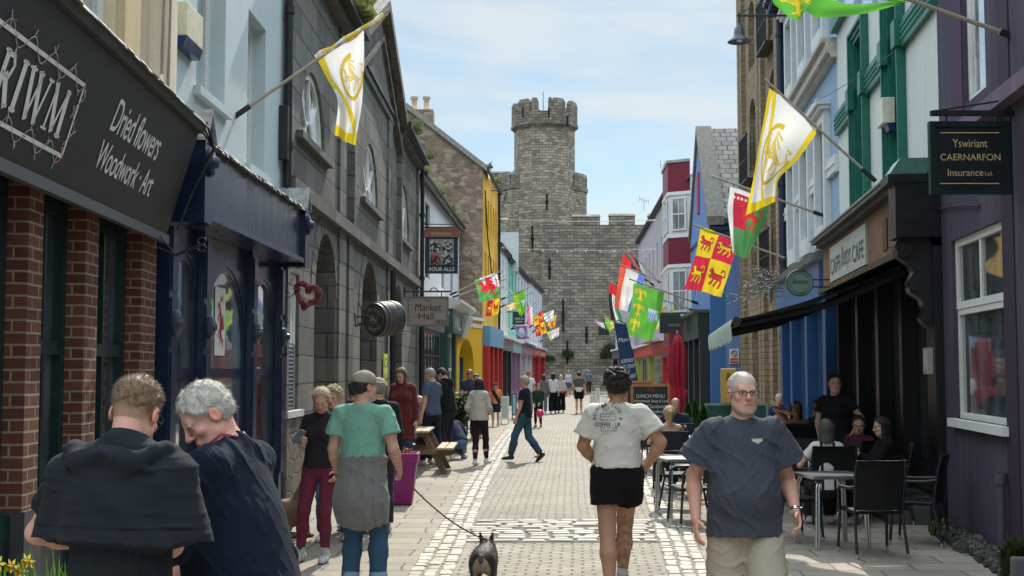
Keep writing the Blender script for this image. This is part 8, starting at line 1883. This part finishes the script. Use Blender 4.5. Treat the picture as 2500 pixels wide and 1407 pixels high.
# ---- others on the left
person(818, 13.1, 1.63, 176, 'woman with curly blonde hair and jeans hidden behind the phone girl', female=True, hair='curlylong', hc=(.50, .38, .20), tc=(.06, .055, .05), top='long', bot='jeans', bc=(.06, .12, .2), head=(-10, 10, 0), sc_=(.6, .6, .58), feet=((-.16, 0, .085), (.12, 0, .085)))
person(868, 13.9, 1.70, 20, 'person in maroon jacket mostly hidden by the mint t-shirt man', hair='short', hc=(.05, .035, .025), tc=(.05, .02, .035), top='jacket', bot='jeans', bc=(.05, .08, .13))
person(925, 13.7, 1.72, 10, 'grey haired person with a flat cap and black jacket behind the mint t-shirt man', hair='cap', extra=(.34, .31, .26), hc=(.25, .24, .22), tc=(.015, .018, .022), top='jacket', bot='trousers', bc=(.03, .03, .03))
person(984, 20.0, 1.80, 172, 'woman in long burgundy knitted dress with brown hair looking down by the picnic table', ground=.06, female=True, hair='long', hc=(.12, .07, .04), tc=(.13, .022, .022), top='dress', bot='jeans', bc=(.03, .05, .09), head=(-15, 28, 0), hands=((-.24, .05, .85), (.24, .05, .85)), tmat=KNIT, loose=2.0)
person(1055, 23.2, 1.85, 58, 'grey haired man in steel blue t-shirt looking down beside the picnic table', hair='short', hc=(.30, .29, .27), tc=(.07, .10, .15), bot='jeans', bc=(.012, .018, .03), head=(20, 22, 0), hands=((-.24, .06, .86), (.24, .12, .86)), feet=((-.12, .12, .085), (.12, -.15, .085)), loose=1.2)
person(1096, 24.4, 1.88, 64, 'dark haired man in black hooded top bending his head beside the blue t-shirt man', hair='short', hc=(.02, .015, .012), tc=(.012, .012, .014), top='hood', bot='jeans', bc=(.02, .022, .03), head=(10, 32, 0), lean=8, hands=((-.2, .2, .9), (.2, .2, .92)))
person(1122, 24.9, 1.70, 35, 'person in navy jacket and light jeans crouching behind the black hooded man', sit=.36, hair='short', hc=(.03, .02, .02), tc=(.02, .03, .06), top='jacket', bot='jeans', bc=(.10, .18, .28), lean=42, head=(0, 20, 0), feet=((-.14, .22, .085), (.16, .02, .085)), hands=((-.1, .5, .5), (.15, .5, .55)))
person(1024, 24.0, 1.72, 200, 'grey haired person with glasses sitting between the burgundy dress and the blue t-shirt', sit=.52, hair='short', hc=(.42, .40, .36), tc=(.2, .22, .2), top='long', bot='trousers', bc=(.04, .04, .04), glasses='sun', head=(0, 15, 0), feet=((-.12, .42, .085), (.12, .42, .085)), hands=((-.12, .3, .62), (.12, .3, .62)))
person(1147, 31.5, 1.83, 172, 'shaven headed man in sunglasses and navy t-shirt with folded arms by the yellow arch', hair='buzz', hc=(.12, .09, .07), tc=(.035, .045, .07), glasses='sun', skin='tan', bot='jeans', bc=(.03, .05, .09), hands=((.10, .2, 1.18), (-.10, .22, 1.15)))
person(1163, 32.5, 1.70, 190, 'dark haired person half hidden behind the sunglasses man', hair='short', hc=(.02, .015, .012), skin='tan', tc=(.03, .03, .04), bot='jeans', bc=(.03, .05, .09))
person(1170, 23.3, 1.66, -22, 'dark haired woman walking away in cream jacket, plum leggings and white trainers', female=True, hair='long', hc=(.03, .015, .012), tc=(.48, .45, .40), top='jacket', bot='leggings', bc=(.035, .014, .020), sc_=(.62, .62, .60), feet=((-.02, -.15, .085), (.07, .22, .085)), hands=((-.2, .12, 1.0), (.18, .22, 1.05)), loose=1.2, head=(0, 8, 0))
person(1210, 39.4, 1.38, 184, 'boy in orange t-shirt with a dark jumper across his chest and dark shorts', hair='cap', extra=(.16, .04, .04), hc=(.05, .03, .02), tc=(.70, .26, .09), bot='shorts', bc=(.02, .025, .05), sc_=(.4, .4, .4), shorts_z=.85, tcol2=lambda v, c, T, sr, sf, su, P0, nk: np.where((np.abs((v - T(0, 0, .3)) @ sr - .6 * ((v - T(0, 0, .3)) @ su)) < .09)[:, None], A3(.015, .018, .03), c), sockc=(.3, .3, .3))
person(1281, 24.2, 1.69, 72, 'grey haired man in black t-shirt and blue jeans crossing with hands in pockets', hair='short', hc=(.40, .36, .30), glasses='sun', tc=(.012, .014, .02), bot='jeans', bc=(.035, .085, .13), skin='pink', hands=((-.2, .12, .9), (.2, .1, .9)), feet=((-.08, .30, .085), (.08, -.32, .16, -38)), sc_=(.03, .03, .035), grip=(1, 1), head=(0, 5, 0))
c_ = person(1314, 38.6, 1.36, 165, 'child in dark clothes holding a pink balloon in the middle of the street', hair='short', hc=(.04, .025, .02), tc=(.02, .04, .03), top='hood', bot='leggings', bc=(.012, .012, .015), hands=((-.12, .2, .98), (.12, .2, .96)), head=(20, 5, 0), sc_=(.3, .03, .04))
bc_ = P(1318, 1010, 38.0); lathe_on('balloon', bc_, [(.0, -.15), (.012, -.14), (.04, -.125), (.09, -.08), (.125, 0), (.115, .06), (.07, .11), (.0, .13)], paint((.65, .03, .13), .25, .05), 'round pink balloon hanging low beside the child', 'balloon')
# ---- far walkers
far = [(1290, 47, 1.76, 176, 'man in white t-shirt and red cap standing near the mint house', dict(hair='cap', extra=(.4, .05, .05), hc=(.1, .07, .05), tc=(.65, .65, .65), bot='jeans', bc=(.2, .2, .22))),
       (1327, 50, 1.62, 5, 'long haired walker in grey top and pale jeans left of the white blouse', dict(hair='long', hc=(.05, .035, .025), tc=(.14, .14, .13), top='jacket', bot='jeans', bc=(.14, .2, .26), female=True)),
       (1350, 50.6, 1.68, 0, 'woman with long black hair, white blouse and wide black trousers walking away', dict(hair='long', hc=(.012, .01, .01), tc=(.62, .62, .62), top='long', bot='wide', bc=(.01, .012, .02), female=True)),
       (1369, 51.4, 1.60, -5, 'blonde woman in pale grey top with red hem and wide black trousers', dict(hair='bob', hc=(.55, .42, .28), tc=(.45, .44, .42), top='jumper', bot='wide', bc=(.01, .01, .014), female=True, tcol2=lambda v, c, T, sr, sf, su, P0, nk: np.where(((v - T(0, 0, .06)) @ su < 0)[:, None], A3(.42, .03, .04), c))),
       (1387, 83, 1.76, 182, 'distant woman facing us in white top and denim shorts', dict(hair='long', hc=(.5, .38, .2), tc=(.66, .66, .66), top='long', bot='shorts', bc=(.08, .12, .2), female=True)),
       (1413, 50.5, 1.73, 0, 'dark haired walker with a taupe jumper over the shoulders and black shorts', dict(hair='short', hc=(.01, .01, .01), tc=(.62, .6, .6), bot='shorts', bc=(.012, .012, .015), sc_=(.6, .6, .6), sockc=(.6, .6, .6), tcol2=lambda v, c, T, sr, sf, su, P0, nk: np.where(((v - T(0, 0, .17)) @ su > 0)[:, None], A3(.10, .09, .08), c))),
       (1437, 90, 1.76, 0, 'farthest walker in blue shirt, brown trousers and white cap near the castle', dict(hair='cap', extra=(.6, .6, .6), hc=(.3, .3, .3), tc=(.16, .22, .30), bot='jeans', bc=(.13, .06, .05)))]
for px, Z, H, yw, lab, kw in far: person(px, Z, H, yw, lab, feet=((-.1, -.1, .085), (.1, .2, .085)), **kw)
# ---- seated people
SIT = dict(sit=.50, feet=((-.13, .44, .085), (.13, .42, .085)))
person(1632, 18.3, 1.70, 2, 'blonde woman with a ponytail and pale vest top seated with her back to us', female=True, hair='pony', hc=(.55, .42, .22), top='tank', tc=(.5, .42, .38), bot='trousers', bc=(.03, .03, .04), hands=((-.2, .28, .82), (.2, .28, .82)), **SIT)
person(1647, 21.2, 1.78, 178, 'bald man in dark blue shirt seated behind the blonde ponytail', hair='buzz', hc=(.2, .15, .12), tc=(.02, .025, .05), bot='trousers', bc=(.03, .03, .04), hands=((-.2, .28, .82), (.2, .28, .82)), head=(0, 15, 0), **SIT)
person(1900, 25.8, 1.76, 178, 'elderly white haired man in blue shirt seated by the brick building', hair='fringe', hc=(.5, .48, .45), tc=(.03, .05, .11), skin='pink', bot='trousers', bc=(.04, .04, .04), hands=((-.2, .25, .8), (.2, .25, .8)), **SIT)
m = person(1941, 19.3, 1.76, 172, 'dark haired woman with sunglasses on her head raising a cigarette under the awning', female=True, hair='long', hc=(.05, .022, .015), top='tank', tc=(.55, .45, .42), bot='trousers', bc=(.04, .04, .04), hands=((-.12, .28, .8), (.20, .22, 1.16)), head=(-6, 0, 0), **SIT)
MB().tube([m['HP'](-.06, .085, .085), m['HP'](-.025, .105, .09)], .02, 6).tube([m['HP'](.06, .085, .085), m['HP'](.025, .105, .09)], .02, 6).build('glasses', glass((.2, .2, .2)), m['o'])
person(1996, 19.7, 1.76, 120, 'dark haired man with glasses and black jacket seated side on under the awning', hair='quiff', hc=(.015, .012, .01), glasses='sun', top='jacket', tc=(.012, .013, .016), bot='trousers', bc=(.02, .02, .02), hands=((-.15, .3, .8), (.15, .3, .8)), **SIT)
person(2034, 15.8, 1.75, 150, 'waitress in black t-shirt standing between the tables with hand on hip', female=True, hair='bun', hc=(.025, .018, .015), tc=(.014, .014, .018), bot='trousers', bc=(.015, .016, .02), hands=((-.22, .0, 1.0), (.16, .18, 1.0)), elb=(A3(-1, -.4, 0), A3(.6, -1, 0)), head=(25, 4, 0))
person(2012, 14.15, 1.66, -2, 'grey bobbed woman in white t-shirt with black braces seated with her back to us', female=True, hair='bob', hc=(.10, .095, .09), tc=(.58, .58, .56), bot='trousers', bc=(.02, .02, .025), hands=((-.26, .22, .76), (.24, .24, .78)), tcol2=lambda v, c, T, sr, sf, su, P0, nk: np.where((np.abs(np.abs((v - T(0, 0, .3)) @ sr) - .075 - .12 * np.maximum(0, .3 - np.abs((v - T(0, 0, .0)) @ su)) * 0) < .016)[:, None], A3(.012, .012, .014), c), **SIT)
person(2047, 16.4, 1.66, 35, 'short haired person in black top seated behind the woman with braces', hair='short', hc=(.05, .035, .03), tc=(.014, .014, .018), bot='trousers', bc=(.02, .02, .02), hands=((-.15, .3, .8), (.15, .3, .8)), head=(20, 10, 0), **SIT)
person(2092, 15.5, 1.66, 150, 'woman in burgundy top seated facing us and looking down at the table', female=True, hair='bun', hc=(.025, .015, .014), skin='olive', top='long', tc=(.075, .018, .045), bot='trousers', bc=(.02, .02, .02), hands=((-.12, .26, .82), (.12, .28, .82)), head=(12, 18, 0), **SIT)
m = person(2152, 14.6, 1.68, 92, 'long haired woman in black seated by the cafe window looking at a phone', female=True, hair='long', hc=(.02, .014, .012), top='long', tc=(.008, .008, .010), bot='trousers', bc=(.01, .01, .012), hands=((-.06, .34, .86), (.10, .34, .84)), head=(0, 14, 0), **SIT)
pw2 = m['wr'][0] + V((-.09, -.02, .06)); tag(MB().bbox(pw2.x - .035, pw2.x + .035, pw2.y - .004, pw2.y + .004, pw2.z - .07, pw2.z + .07, .003).build('phone', BLKM, base=pw2), 'dark smartphone held by the long haired woman in black', 'phone')
